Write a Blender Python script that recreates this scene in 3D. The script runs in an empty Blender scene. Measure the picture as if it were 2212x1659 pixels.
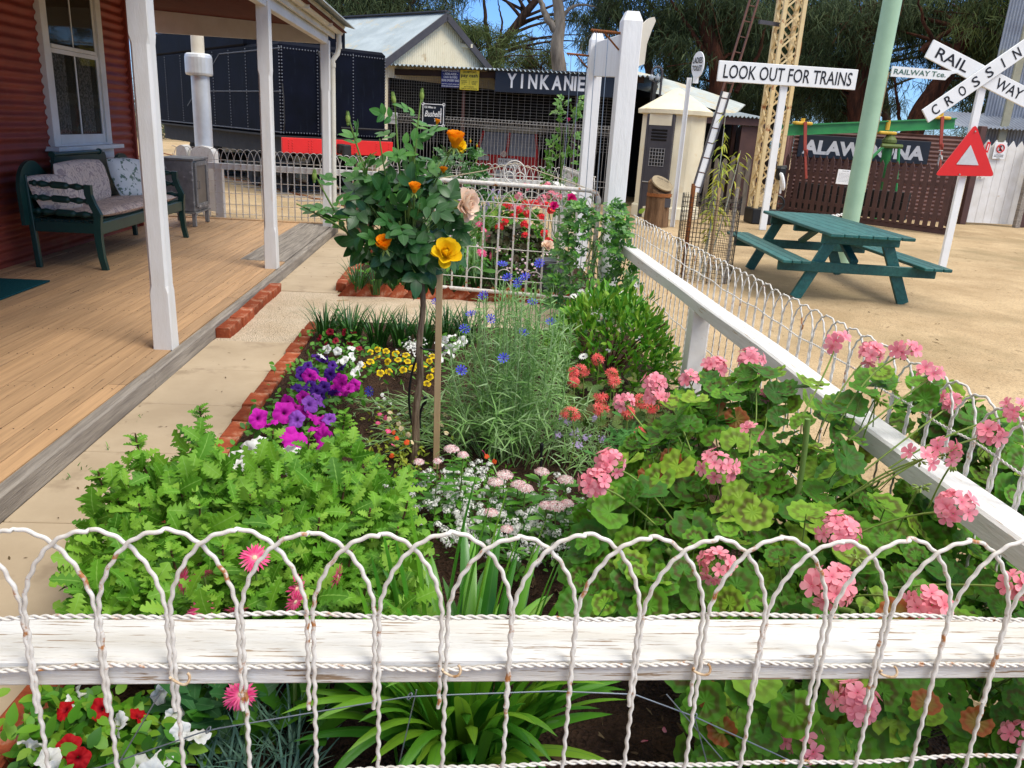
import bpy, math, random
import numpy as np
from mathutils import Matrix, Vector
random.seed(7); rng = np.random.default_rng(11)
C = bpy.context.scene.collection
R_ = math.radians
PI = math.pi
# ---------------------------------------------------------------- camera model (photo measured at 2212 x 1659)
W_, H_, F_ = 2212.0, 1659.0, 1720.0
def _cam():
    c = np.array([W_/2, H_/2]); n = np.array([770.0, 6450.0]) - c; dn = n/np.linalg.norm(n)
    vp = np.array([996.0, 272.0]); p = math.atan2(np.dot(vp-c, -dn), F_)
    ray = lambda u, v: np.array([(u-c[0])/F_, (v-c[1])/F_, 1.0])
    up = -np.array([dn[0]*math.cos(p), dn[1]*math.cos(p), math.sin(p)])
    y = ray(*vp); y = y - np.dot(y, up)*up; y /= np.linalg.norm(y)
    return np.array([np.cross(y, up), y, up])
RC = _cam(); CAM = np.array([0, 0, 1.6])
def ray(u, v): return RC @ np.array([(u-W_/2)/F_, (v-H_/2)/F_, 1.0])
def at_z(u, v, z=0.0): d = ray(u, v); return CAM + d*((z-CAM[2])/d[2])
def at_y(u, v, y): d = ray(u, v); return CAM + d*(y/d[1])
def at_x(u, v, x): d = ray(u, v); return CAM + d*(x/d[0])
def V3(*a): return np.array(a, float)
def nrm(v): v = np.asarray(v, float); return v/np.maximum(np.linalg.norm(v, axis=-1, keepdims=True), 1e-9)
# ---------------------------------------------------------------- scene objects
WM = {}
def wmat(o): return WM.get(o.name, Matrix.Identity(4))
def tag(o, label=None, cat=None, group=None, kind=None):
    if label: o['label'] = label
    if cat: o['category'] = cat
    if group: o['group'] = group
    if kind: o['kind'] = kind
    return o
def thing(name, label, cat, loc=(0, 0, 0), rotz=0.0, group=None):
    o = bpy.data.objects.new(name, None); C.objects.link(o); o.empty_display_size = .1
    o.location = tuple(float(a) for a in loc); o.rotation_euler = (0, 0, rotz)
    WM[o.name] = Matrix.Translation(o.location) @ Matrix.Rotation(rotz, 4, 'Z')
    return tag(o, label, cat, group)
class MB:
    """collects shapes and links them as ONE mesh object"""
    def __init__(s): s.v = []; s.uv = []; s.n = 0; s.f = {}; s.mi = {}
    def add(s, v, faces, uv=None, mi=0):
        v = np.asarray(v, float).reshape(-1, 3)
        if uv is None: uv = np.zeros((len(v), 2))
        groups = {}
        if isinstance(faces, np.ndarray): groups[faces.shape[1]] = faces
        else:
            for f in faces: groups.setdefault(len(f), []).append(f)
        for k, g in groups.items():
            g = np.asarray(g, int)
            s.f.setdefault(k, []).append(g + s.n)
            m = np.full(len(g), mi) if np.isscalar(mi) else np.asarray(mi)
            s.mi.setdefault(k, []).append(m)
        s.v.append(v); s.uv.append(np.asarray(uv, float)); s.n += len(v); return s
    def box(s, c, size, rot=None, mi=0, bev=0.0):
        hx, hy, hz = np.array(size)/2.0
        if bev > 0:
            b = min(bev, .45*min(size)); vs = []
            for sz in (-1, 1):
                for zz, inn in (((hz-b)*sz, 0), (hz*sz, b)):
                    pass
            lv = [(-hz, b), (-hz+b, 0), (hz-b, 0), (hz, b)]
            for z, i in lv:
                x, y = hx-i, hy-i; q = b if i == 0 else b*.6
                vs += [(x-q, -y, z), (x, -y+q, z), (x, y-q, z), (x-q, y, z), (-x+q, y, z), (-x, y-q, z), (-x, -y+q, z), (-x+q, -y, z)]
            f = [list(range(7, -1, -1)), list(range(24, 32))]
            for l in range(3):
                for i in range(8): j = (i+1) % 8; f.append([l*8+i, l*8+j, l*8+8+j, l*8+8+i])
            v = np.array(vs)
        else:
            v = np.array([(x, y, z) for z in (-hz, hz) for x, y in ((-hx, -hy), (hx, -hy), (hx, hy), (-hx, hy))])
            f = [[3, 2, 1, 0], [4, 5, 6, 7], [0, 1, 5, 4], [1, 2, 6, 5], [2, 3, 7, 6], [3, 0, 4, 7]]
        if rot is not None: v = v @ np.array(rot).T
        return s.add(v + np.array(c, float), f, mi=mi)
    def bar(s, a, b, w, h, up=(0, 0, 1), mi=0, bev=0.0):
        a = np.array(a, float); b = np.array(b, float); d = b-a; L = np.linalg.norm(d); y = d/L
        x = np.cross(y, up); x = x/np.linalg.norm(x); z = np.cross(x, y)
        return s.box((a+b)/2, (w, L, h), np.array([x, y, z]).T, mi, bev)
    def tube(s, pts, r, k=6, mi=0, cap=True, closed=False):
        p = np.asarray(pts, float); n = len(p); r = np.broadcast_to(np.asarray(r, float), (n,))
        t = np.gradient(p, axis=0); t = nrm(t)
        if closed: t = nrm(np.roll(p, -1, 0)-np.roll(p, 1, 0))
        a = np.array([0, 0, 1.0]) if abs(t[0][2]) < .9 else np.array([1.0, 0, 0])
        x = np.zeros((n, 3)); xx = np.cross(a, t[0]); xx /= np.linalg.norm(xx)
        for i in range(n):
            xx = xx - np.dot(xx, t[i])*t[i]; xx /= max(np.linalg.norm(xx), 1e-9); x[i] = xx
        y = np.cross(t, x); an = np.arange(k)*2*PI/k
        v = p[:, None] + r[:, None, None]*(np.cos(an)[None, :, None]*x[:, None]+np.sin(an)[None, :, None]*y[:, None])
        i = np.arange(n if closed else n-1)[:, None]; j = np.arange(k)[None]
        q = np.stack([i*k+j, i*k+(j+1) % k, ((i+1) % n)*k+(j+1) % k, ((i+1) % n)*k+j], -1).reshape(-1, 4)
        uv = np.stack([np.tile(np.arange(k)/k, n), np.repeat(np.linspace(0, 1, n), k)], -1)
        s.add(v.reshape(-1, 3), q, uv, mi)
        if cap and not closed:
            s.add(v[0], [list(range(k-1, -1, -1))], mi=mi); s.add(v[-1], [list(range(k))], mi=mi)
        return s
    def lathe(s, prof, c=(0, 0, 0), k=24, rot=None, mi=0):
        pr = np.array(prof, float); n = len(pr); an = np.arange(k)*2*PI/k
        v = np.stack([pr[:, None, 0]*np.cos(an), pr[:, None, 0]*np.sin(an), np.repeat(pr[:, 1:2], k, 1)], -1).reshape(-1, 3)
        i = np.arange(n-1)[:, None]; j = np.arange(k)[None]
        q = np.stack([i*k+j, i*k+(j+1) % k, (i+1)*k+(j+1) % k, (i+1)*k+j], -1).reshape(-1, 4)
        if rot is not None: v = v @ np.array(rot).T
        v = v + np.array(c, float); s.add(v, q, mi=mi)
        if pr[0, 0] > 1e-4: s.add(v[:k], [list(range(k-1, -1, -1))], mi=mi)
        if pr[-1, 0] > 1e-4: s.add(v[-k:], [list(range(k))], mi=mi)
        return s
    def prism(s, poly, o, x, y, depth, mi=0):
        """polygon (2D) in plane o + x*px + y*py, extruded by depth along x cross y (front) backwards"""
        x = nrm(x); y = nrm(y); z = np.cross(x, y); o = np.array(o, float); p = np.array(poly, float); n = len(p)
        a = o + p[:, :1]*x + p[:, 1:]*y; b = a - z*depth
        f = [list(range(n)), list(range(2*n-1, n-1, -1))]
        for i in range(n): j = (i+1) % n; f.append([i, i+n, j+n, j])
        return s.add(np.vstack([a, b]), f, mi=mi)
    def corr(s, o, u, v, L, Wd, pitch=.076, amp=.009, sub=8, mi=0):
        u = nrm(u); v = nrm(v); z = np.cross(u, v); n = max(2, int(L/pitch*sub))
        t = np.linspace(0, L, n+1); h = amp*np.sin(t/pitch*2*PI)
        a = np.array(o, float) + t[:, None]*u + h[:, None]*z
        m = 2; vv = np.concatenate([a + v*Wd*k for k in np.linspace(0, 1, m)])
        i = np.arange(n); q = np.stack([i, i+1, i+1+n+1, i+n+1], -1)
        return s.add(vv, q, mi=mi)
    def scatter(s, T, pos, frames, scale=1.0, mi=None):
        Vt, Ft, Ut, Mt = T; N = len(pos)
        if N == 0: return s
        sc = np.broadcast_to(np.asarray(scale, float), (N,)) if np.ndim(scale) < 2 else scale
        vs = Vt[None]*(sc[:, None, None] if np.ndim(sc) == 1 else sc[:, None, :])
        v = np.einsum('nij,nkj->nki', frames, vs) + np.asarray(pos)[:, None]
        nv = len(Vt); off = (np.arange(N)*nv)
        s.v.append(v.reshape(-1, 3)); s.uv.append(np.tile(Ut, (N, 1)))
        for k, g in Ft.items():
            s.f.setdefault(k, []).append((g[None]+off[:, None, None]).reshape(-1, k)+s.n)
            s.mi.setdefault(k, []).append(np.tile(Mt[k], N) if mi is None else np.full(N*len(g), mi))
        s.n += N*nv; return s
    def build(s, name, mats, parent=None, smooth=False, local=False):
        if not isinstance(mats, (list, tuple)): mats = [mats]
        v = np.concatenate(s.v); uv = np.concatenate(s.uv)
        if parent is not None and not local:
            M = np.array(wmat(parent).inverted()); v = v @ M[:3, :3].T + M[:3, 3]
        me = bpy.data.meshes.new(name); me.vertices.add(len(v)); me.vertices.foreach_set('co', v.astype(np.float32).ravel())
        lv = []; ls = []; mi = []; st = 0
        for k in s.f:
            g = np.concatenate(s.f[k]); lv.append(g.ravel()); ls.append(st+np.arange(len(g))*k); st += g.size
            mi.append(np.concatenate(s.mi[k]))
        lv = np.concatenate(lv); ls = np.concatenate(ls); mi = np.concatenate(mi)
        me.loops.add(len(lv)); me.loops.foreach_set('vertex_index', lv.astype(np.int32))
        me.polygons.add(len(ls)); me.polygons.foreach_set('loop_start', ls.astype(np.int32))
        me.polygons.foreach_set('material_index', mi.astype(np.int32))
        me.polygons.foreach_set('use_smooth', np.full(len(ls), bool(smooth)))
        me.update(calc_edges=True)
        ul = me.uv_layers.new(name='UVMap'); ul.data.foreach_set('uv', uv[lv].astype(np.float32).ravel())
        for m in mats: me.materials.append(m)
        o = bpy.data.objects.new(name, me); C.objects.link(o)
        if parent is not None: o.parent = parent; WM[o.name] = wmat(parent)
        return o
def copy_tree(o, parent=None, **kw):
    c = o.copy(); C.objects.link(c)
    if parent: c.parent = parent
    for ch in list(o.children): copy_tree(ch, c)
    return c
# ---------------------------------------------------------------- materials
def _n(nt, t, **k):
    n = nt.nodes.new(t)
    for a, b in k.items(): setattr(n, a, b)
    return n
def rgba(c): return (c[0], c[1], c[2], 1.0)
def ramp(nt, stops, interp='LINEAR'):
    r = _n(nt, 'ShaderNodeValToRGB'); e = r.color_ramp.elements; r.color_ramp.interpolation = interp
    e[0].position = stops[0][0]; e[0].color = rgba(stops[0][1])
    e[1].position = stops[-1][0]; e[1].color = rgba(stops[-1][1])
    for p, c in stops[1:-1]:
        x = e.new(p); x.color = rgba(c)
    return r
def newmat(name):
    m = bpy.data.materials.new(name); m.use_nodes = True; nt = m.node_tree
    return m, nt, nt.nodes['Principled BSDF']
def setp(b, rough=.6, spec=.35, metal=0.0):
    b.inputs['Roughness'].default_value = rough; b.inputs['Specular IOR Level'].default_value = spec; b.inputs['Metallic'].default_value = metal
def coords(nt, stretch=(1, 1, 1), kind='Object'):
    tc = _n(nt, 'ShaderNodeTexCoord'); mp = _n(nt, 'ShaderNodeMapping'); mp.inputs['Scale'].default_value = stretch
    nt.links.new(tc.outputs[kind], mp.inputs['Vector']); return mp.outputs[0]
def noise(nt, vec, scale, detail=5, rough=.6):
    n = _n(nt, 'ShaderNodeTexNoise'); n.inputs['Scale'].default_value = scale; n.inputs['Detail'].default_value = detail
    n.inputs['Roughness'].default_value = rough; nt.links.new(vec, n.inputs['Vector']); return n.outputs['Fac']
def mixc(nt, fac, a, b, mode='MIX'):
    m = _n(nt, 'ShaderNodeMix', data_type='RGBA', blend_type=mode)
    for s, x in ((0, fac), (6, a), (7, b)):
        if hasattr(x, 'is_output') or isinstance(x, bpy.types.NodeSocket): nt.links.new(x, m.inputs[s])
        elif s == 0: m.inputs[0].default_value = x
        else: m.inputs[s].default_value = rgba(x)
    return m.outputs[2]
def bump(nt, b, h, strength=.3, dist=.01):
    n = _n(nt, 'ShaderNodeBump'); n.inputs['Strength'].default_value = strength; n.inputs['Distance'].default_value = dist
    nt.links.new(h, n.inputs['Height']); nt.links.new(n.outputs[0], b.inputs['Normal'])
def mat(name, col, col2=None, rough=.6, spec=.3, metal=0.0, scale=6, stretch=(1, 1, 1), lo=.35, hi=.65, bmp=.15, bd=.004, fleck=None, fscale=30, flo=.62, fhi=.68, fstretch=None, fine=None):
    """mottled surface: col..col2 by noise, optional flecks (stains, rust, chips)"""
    m, nt, b = newmat(name); setp(b, rough, spec, metal)
    if col2 is None: col2 = tuple(c*.82 for c in col)
    vec = coords(nt, stretch); f = noise(nt, vec, scale)
    r = ramp(nt, [(lo, col2), (hi, col)]); nt.links.new(f, r.inputs[0]); out = r.outputs[0]
    if fleck is not None:
        fv = coords(nt, fstretch or stretch); ff = noise(nt, fv, fscale, 4, .65)
        r2 = ramp(nt, [(flo, (0, 0, 0)), (fhi, (1, 1, 1))]); nt.links.new(ff, r2.inputs[0])
        out = mixc(nt, r2.outputs[0], out, fleck)
    nt.links.new(out, b.inputs['Base Color'])
    if bmp:
        h = noise(nt, vec, fine or scale*5, 4); bump(nt, b, h, bmp, bd)
    return m
def leafmat(name, cols, rough=.42, spec=.35, trans=.25, vein=None, tcol=None, uvr=None, bmp=0, uvmod=None):
    """foliage / petals: colour varies leaf by leaf; optional pale midrib from the leaf's own uv"""
    m, nt, b = newmat(name); setp(b, rough, spec)
    g = _n(nt, 'ShaderNodeNewGeometry')
    st = [(i/(len(cols)-1), c) for i, c in enumerate(cols)]
    r = ramp(nt, st); nt.links.new(g.outputs['Random Per Island'], r.inputs[0]); out = r.outputs[0]
    if vein is not None or uvr is not None:
        uv = _n(nt, 'ShaderNodeUVMap'); sp = _n(nt, 'ShaderNodeSeparateXYZ'); nt.links.new(uv.outputs[0], sp.inputs[0])
        if vein is not None:
            r2 = ramp(nt, [(.455, (0, 0, 0)), (.5, (1, 1, 1)), (.545, (0, 0, 0))]); nt.links.new(sp.outputs[0], r2.inputs[0])
            out = mixc(nt, r2.outputs[0], out, vein)
        if uvr is not None:      # list of (pos, colour, strength) along v = distance from the centre of the flower
            r3 = ramp(nt, [(p, c) for p, c, _ in uvr]); r4 = ramp(nt, [(p, (s, s, s)) for p, _, s in uvr])
            nt.links.new(sp.outputs[1], r3.inputs[0]); nt.links.new(sp.outputs[1], r4.inputs[0]); fac = r4.outputs[0]
            if uvmod is not None:
                q = _n(nt, 'ShaderNodeMath', operation='MULTIPLY'); q.inputs[1].default_value = 7.31; nt.links.new(g.outputs['Random Per Island'], q.inputs[0]); q2 = _n(nt, 'ShaderNodeMath', operation='FRACT'); nt.links.new(q.outputs[0], q2.inputs[0])
                q3 = _n(nt, 'ShaderNodeMapRange'); q3.inputs[3].default_value = uvmod; nt.links.new(q2.outputs[0], q3.inputs[0]); q4 = _n(nt, 'ShaderNodeMath', operation='MULTIPLY'); nt.links.new(q3.outputs[0], q4.inputs[0]); nt.links.new(fac, q4.inputs[1]); fac = q4.outputs[0]
            out = mixc(nt, fac, out, r3.outputs[0])
    nt.links.new(out, b.inputs['Base Color'])
    if trans > 0:
        t = _n(nt, 'ShaderNodeBsdfTranslucent'); mx = _n(nt, 'ShaderNodeMixShader'); mx.inputs[0].default_value = trans
        nt.links.new(out, t.inputs[0]); o = nt.nodes['Material Output']
        nt.links.new(b.outputs[0], mx.inputs[1]); nt.links.new(t.outputs[0], mx.inputs[2]); nt.links.new(mx.outputs[0], o.inputs[0])
    return m
# ---------------------------------------------------------------- text
def text(lines, mats, parent, name='lettering', ext=.002):
    """lines: (string, centre, xdir, ydir, width, height, bold, shear[, material index])"""
    mb = MB()
    for ln in lines:
        body, c, xd, yd, w, h, bold, shear = ln[:8]; mi = ln[8] if len(ln) > 8 else 0
        cu = bpy.data.curves.new('t', 'FONT'); cu.body = body; cu.shear = shear; cu.offset = bold; cu.resolution_u = 3
        o = bpy.data.objects.new('t', cu); C.objects.link(o)
        dg = bpy.context.evaluated_depsgraph_get(); me = o.evaluated_get(dg).to_mesh()
        v = np.array([x.co[:] for x in me.vertices]); fs = [list(p.vertices) for p in me.polygons]
        o.evaluated_get(dg).to_mesh_clear(); bpy.data.objects.remove(o); bpy.data.curves.remove(cu)
        if len(v) == 0: continue
        mn = v.min(0); mx = v.max(0); ce = (mn+mx)/2
        xd = nrm(xd); yd = nrm(yd); zd = np.cross(xd, yd)
        q = np.array(c, float) + ((v[:, :1]-ce[0])*w/(mx[0]-mn[0]))*xd + ((v[:, 1:2]-ce[1])*h/(mx[1]-mn[1]))*yd + zd*ext
        mb.add(q, fs, mi=mi)
    return mb.build(name, mats, parent)
# ---------------------------------------------------------------- leaf and petal templates (length 1 along +Y, face +Z)
def tmpl(v, faces, uv, mi=0):
    F = {}; M = {}
    for i, f in enumerate(faces):
        F.setdefault(len(f), []).append(f); M.setdefault(len(f), []).append(mi if np.isscalar(mi) else mi[i])
    return (np.array(v, float), {k: np.array(g, int) for k, g in F.items()}, np.array(uv, float), {k: np.array(g) for k, g in M.items()})
def tjoin(parts):
    """parts: (template, 3x3, offset, material index)"""
    V = []; U = []; F = {}; M = {}; n = 0
    for T, A, o, mi in parts:
        V.append(T[0] @ np.array(A).T + np.array(o, float)); U.append(T[2])
        for k, g in T[1].items():
            F.setdefault(k, []).append(g+n); M.setdefault(k, []).append(np.full(len(g), mi) if mi is not None else T[3][k])
        n += len(T[0])
    return (np.concatenate(V), {k: np.concatenate(g) for k, g in F.items()}, np.concatenate(U), {k: np.concatenate(g) for k, g in M.items()})
def leaf(w=.5, n=5, fold=.15, droop=.15, prof=None, uvv=None, wave=0.0):
    """strip leaf: half width profile prof(t)"""
    prof = prof or (lambda t: math.sin(PI*min(1, t*.93+.04)**.8)**.9)
    V = []; U = []; F = []
    for i in range(n+1):
        t = i/n; x = w/2*max(prof(t), .0); z = -droop*t*t; wv = wave*math.sin(i*2.4)
        V += [(-x, t, z+fold*x*2*.5+wv), (0, t, z), (x, t, z+fold*x*2*.5-wv)]; U += [(0, t), (.5, t), (1, t)]
        if i: a = 3*i; F += [(a-3, a-2, a+1, a), (a-2, a-1, a+2, a+1)]
    return tmpl(V, F, U)
def lobed(w=.62, lobes=4, fold=.2, droop=.25):
    """pinnately lobed leaf"""
    n = lobes*4; V = []; U = []; F = []
    for i in range(n+1):
        t = i/n; env = math.sin(PI*min(1, .12+t*.85))**.7; ph = i % 4
        k = (.40, .84, 1.0, .80)[ph]; x = w/2*env*k if t < .97 else w*.05; y = t + (.07 if ph in (1, 2) else 0)*(1-t)
        z = -droop*t*t
        V += [(-x, y, z+fold*x+(.03 if ph == 2 else 0)), (0, t, z), (x, y, z+fold*x-(.02 if ph == 2 else 0))]; U += [(0, t), (.5, t), (1, t)]
        if i: a = 3*i; F += [(a-3, a-2, a+1, a), (a-2, a-1, a+2, a+1)]
    return tmpl(V, F, U)
def rz(a): c, s = math.cos(a), math.sin(a); return np.array([[c, -s, 0], [s, c, 0], [0, 0, 1]])
def rx(a): c, s = math.cos(a), math.sin(a); return np.array([[1, 0, 0], [0, c, -s], [0, s, c]])
def ry(a): c, s = math.cos(a), math.sin(a); return np.array([[c, 0, s], [0, 1, 0], [-s, 0, c]])
def frames(d, nz, roll=None):
    """columns x, y(dir), z(normal)"""
    y = nrm(d); x = nrm(np.cross(y, nz)); z = np.cross(x, y); f = np.stack([x, y, z], -1)
    return f
def rand_dirs(n, up=.3):
    v = rng.normal(size=(n, 3)); v = nrm(v); v[:, 2] = v[:, 2]*(1-up)+up; return nrm(v)
def ball(r, k=8, n=5, sq=1.0):
    V = []; F = []; U = []
    for i in range(n+1):
        a = PI*i/n
        for j in range(k): b = 2*PI*j/k; V.append((r*math.sin(a)*math.cos(b), r*math.sin(a)*math.sin(b), r*sq*math.cos(a))); U.append((.5, .02))
    for i in range(n):
        for j in range(k): F.append((i*k+j, (i+1)*k+j, (i+1)*k+(j+1) % k, i*k+(j+1) % k))
    return tmpl(V, F, U)
# ================================================================= materials of the place
M = {}
WOODW = dict(scale=5, stretch=(3, .25, 3))
M['paint'] = mat('white_paint', (0.688, 0.6708, 0.6364), (0.602, 0.5762, 0.5246), .55, .3, scale=4, bmp=.25, bd=.004, fleck=(.42, .30, .17), fscale=9, flo=.70, fhi=.78)
M['rail'] = mat('weathered_white_rail', (.64, .63, .60), (.54, .51, .45), .65, .2, scale=5, stretch=(.5, 4, 4), bmp=.8, bd=.004, fleck=(.27, .19, .12), fscale=9.0, flo=.585, fhi=.62, fstretch=(.8, 20, 20))
M['railside'] = mat('weathered_white_side_rail', (0.688, 0.6794, 0.6622), (0.602, 0.5848, 0.5504), .6, .25, scale=5, stretch=(4, .5, 4), bmp=.5, bd=.004, fleck=(.40, .28, .16), fscale=5.5, flo=.63, fhi=.67, fstretch=(20, 1.2, 20))
M['wire'] = mat('white_painted_wire', (.66, .635, .585), (.53, .49, .43), .5, .35, scale=40, bmp=.25, bd=.001, fleck=(.36, .15, .05), fscale=24, flo=.585, fhi=.66)
M['wireside'] = mat('rusty_white_wire', (0.6364, 0.6192, 0.5848), (0.516, 0.4816, 0.43), .5, .4, scale=40, bmp=.2, bd=.001, fleck=(.33, .14, .05), fscale=12, flo=.60, fhi=.66)
M['galv'] = mat('galvanised_wire', (.30, .34, .38), rough=.4, metal=.6, bmp=0)
M['cream'] = mat('cream_paint', (0.6364, 0.602, 0.516), (0.5504, 0.4988, 0.3956), .55, .3, scale=3, bmp=.15)
M['redwall'] = mat('oxide_red_iron', (.29, .050, .028), (.21, .038, .024), .55, .3, scale=2.5, bmp=.1, fleck=(.27, .09, .05), fscale=3, flo=.55, fhi=.8)
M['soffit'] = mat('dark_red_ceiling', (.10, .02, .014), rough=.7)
M['iron'] = mat('corrugated_iron', (.31, .36, .39), (.23, .275, .30), .45, .45, metal=.25, scale=2, bmp=.1, fleck=(.36, .32, .23), fscale=2.2, flo=.58, fhi=.72)
M['green'] = mat('bottle_green_paint', (.012, .055, .042), (.008, .04, .032), .38, .45, scale=5, bmp=.1)
M['timbergrey'] = mat('grey_weathered_timber', (.34, .30, .25), (.19, .165, .14), .85, .1, scale=14, stretch=(2.5, .16, 2.5), bmp=.8, bd=.006)
M['brick'] = None
def brickmat(name, a, b, dust):
    return mat(name, a, b, .85, .1, scale=14, bmp=.7, bd=.006, fleck=dust, fscale=9, flo=.56, fhi=.72)
def vary(m, lo=.62, hi=1.25):
    nt = m.node_tree; b = nt.nodes['Principled BSDF']; l = b.inputs['Base Color'].links[0].from_socket; oi = _n(nt, 'ShaderNodeObjectInfo'); r = ramp(nt, [(0, (lo, lo*.95, lo*.9)), (1, (hi, hi, hi))]); nt.links.new(oi.outputs['Random'], r.inputs[0])
    nt.links.new(mixc(nt, 1.0, l, r.outputs[0], 'MULTIPLY'), b.inputs['Base Color']); return m
M['brick'] = brickmat('red_brick', (.34, .085, .035), (.23, .05, .022), (.46, .27, .18)); vary(M['brick'])
M['teal'] = mat('teal_green_paint', (.020, .115, .105), (.011, .075, .070), .5, .35, scale=5, stretch=(5, 1.2, 5), bmp=.4, bd=.003, fleck=(.085, .16, .14), fscale=9, flo=.60, fhi=.72); vary(M['teal'], .78, 1.15)
M['brown'] = mat('brown_paint', (.085, .042, .034), (.065, .033, .028), .55, .3, scale=4)
M['brownlight'] = mat('faded_brown_iron', (.16, .075, .06), (.11, .05, .04), .55, .3, scale=3)
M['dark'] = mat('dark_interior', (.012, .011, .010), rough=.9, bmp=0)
M['black'] = mat('black_plastic', (.012, .013, .014), rough=.45, bmp=0)
M['charcoal'] = mat('charcoal_paint', (.060, .055, .058), (.048, .044, .048), .5, .3, scale=5)
M['signblack'] = mat('black_enamel', (.010, .013, .020), (.014, .018, .026), .35, .45, scale=3, bmp=0)
M['white'] = mat('white_enamel', (0.738, 0.738, 0.72), (0.684, 0.684, 0.657), .4, .4, scale=5, bmp=.05)
M['letter'] = mat('black_lettering', (.012, .012, .014), rough=.5, bmp=0)
M['letterw'] = mat('white_lettering', (.80, .80, .78), (.7, .7, .68), .5, scale=10, bmp=0)
M['red'] = mat('signal_red', (.62, .012, .008), (.55, .010, .007), .35, .45, scale=3, bmp=.05)
# boards of the veranda
def boardmat():
    m, nt, b = newmat('veranda_boards'); setp(b, .62, .25)
    v = coords(nt); st = coords(nt, (12, .5, 1)); g = _n(nt, 'ShaderNodeNewGeometry')
    sp = _n(nt, 'ShaderNodeSeparateXYZ'); nt.links.new(v, sp.inputs[0])
    n1 = noise(nt, v, 1.3, 4); ad = _n(nt, 'ShaderNodeMath', operation='MULTIPLY_ADD'); nt.links.new(n1, ad.inputs[0]); ad.inputs[1].default_value = 1.3; nt.links.new(sp.outputs[0], ad.inputs[2])
    mr = _n(nt, 'ShaderNodeMapRange'); mr.inputs[1].default_value = -3.0; mr.inputs[2].default_value = -1.15; nt.links.new(ad.outputs[0], mr.inputs[0])
    base = mixc(nt, mr.outputs[0], (.44, .345, .245), (.53, .34, .185))
    gr = noise(nt, st, 3.0, 6, .65); r = ramp(nt, [(.3, (.62, .6, .58)), (.7, (1.12, 1.1, 1.08))]); nt.links.new(gr, r.inputs[0])
    base = mixc(nt, .75, base, r.outputs[0], 'MULTIPLY')
    rr = ramp(nt, [(0, (.82, .82, .82)), (1, (1.12, 1.08, 1.02))]); nt.links.new(g.outputs['Random Per Island'], rr.inputs[0])
    base = mixc(nt, .8, base, rr.outputs[0], 'MULTIPLY')
    ck = noise(nt, coords(nt, (30, 1.0, 1)), 2.6, 4, .6); r5 = ramp(nt, [(.66, (0, 0, 0)), (.70, (.8, .8, .8))]); nt.links.new(ck, r5.inputs[0]); base = mixc(nt, r5.outputs[0], base, (.10, .065, .04))
    nt.links.new(base, b.inputs['Base Color']); bump(nt, b, gr, .3, .004); return m
M['boards'] = boardmat()
def groundmat(name, a, b, c, scale1, scale2, bm, bd, rough=.95, dots=None):
    m, nt, bs = newmat(name); setp(bs, rough, .15); v = coords(nt)
    n1 = noise(nt, v, scale1, 5); r = ramp(nt, [(.38, a), (.62, b)]); nt.links.new(n1, r.inputs[0])
    vo = _n(nt, 'ShaderNodeTexVoronoi'); vo.inputs['Scale'].default_value = scale2; nt.links.new(v, vo.inputs['Vector'])
    r2 = ramp(nt, [(0, (.45, .45, .45)), (.35, (1, 1, 1)), (1, (1.15, 1.12, 1.1))])
    sp = _n(nt, 'ShaderNodeSeparateColor'); nt.links.new(vo.outputs['Color'], sp.inputs[0]); nt.links.new(sp.outputs[0], r2.inputs[0])
    out = mixc(nt, .55, r.outputs[0], r2.outputs[0], 'MULTIPLY')
    n3 = noise(nt, v, scale1*.32, 8, .7); r3 = ramp(nt, [(.50, (0, 0, 0)), (.66, (.85, .85, .85))]); nt.links.new(n3, r3.inputs[0])
    out = mixc(nt, r3.outputs[0], out, c) if c else out
    nt.links.new(out, bs.inputs['Base Color']); bump(nt, bs, vo.outputs['Distance'], bm, bd); return m
M['sand'] = groundmat('gravelly_sand', (.33, .235, .13), (.44, .325, .19), (.245, .185, .10), 1.1, 85, .6, .008)
M['gravel'] = groundmat('pale_gravel', (0.5104, 0.4004, 0.2728), (0.5808, 0.4752, 0.3432), None, 3, 110, .9, .010)
M['soil'] = groundmat('dark_mulch_soil', (.032, .017, .010), (.055, .030, .018), (.085, .048, .028), 7, 70, 1.0, .02)
M['concrete'] = mat('tan_concrete', (.475, .375, .255), (.40, .31, .205), .8, .2, scale=2.2, bmp=.2, bd=.003, fleck=(.31, .235, .155), fscale=3.1, flo=.58, fhi=.72, fine=60)
# ================================================================= ground
def sheet(name, x0, x1, y0, y1, z, m, nx=2, ny=2, amp=0):
    xs = np.linspace(x0, x1, nx); ys = np.linspace(y0, y1, ny); X, Y = np.meshgrid(xs, ys)
    Z = np.full(X.shape, float(z))
    if amp:
        Z += amp*(np.sin(X*9.1+Y*5.3)+np.sin(X*17.3-Y*13.1)*.6+rng.normal(size=X.shape)*.8)
        Z[0] = Z[-1] = z; Z[:, 0] = Z[:, -1] = z
    v = np.stack([X, Y, Z], -1).reshape(-1, 3); i = np.arange(nx-1)[None]; j = np.arange(ny-1)[:, None]
    q = np.stack([j*nx+i, j*nx+i+1, (j+1)*nx+i+1, (j+1)*nx+i], -1).reshape(-1, 4)
    o = MB().add(v, q).build(name, m, smooth=bool(amp)); return tag(o, kind='structure')
sheet('ground', -120, 140, -40, 220, -.004, M['sand'])
sheet('gravel_path', -1.75, 1.46, 5.74, 7.62, .004, M['gravel'], 40, 30, .003)
sheet('garden_soil', -1.06, 1.44, .9, 6.42, .028, M['soil'], 60, 110, .008)
sheet('garden_soil', -1.06, 1.5, 7.62, 12.2, .028, M['soil'], 50, 80, .008)
p = MB(); js = [.2, 1.3, 2.05, 2.95, 3.67, 4.37, 5.05, 5.77]
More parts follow.
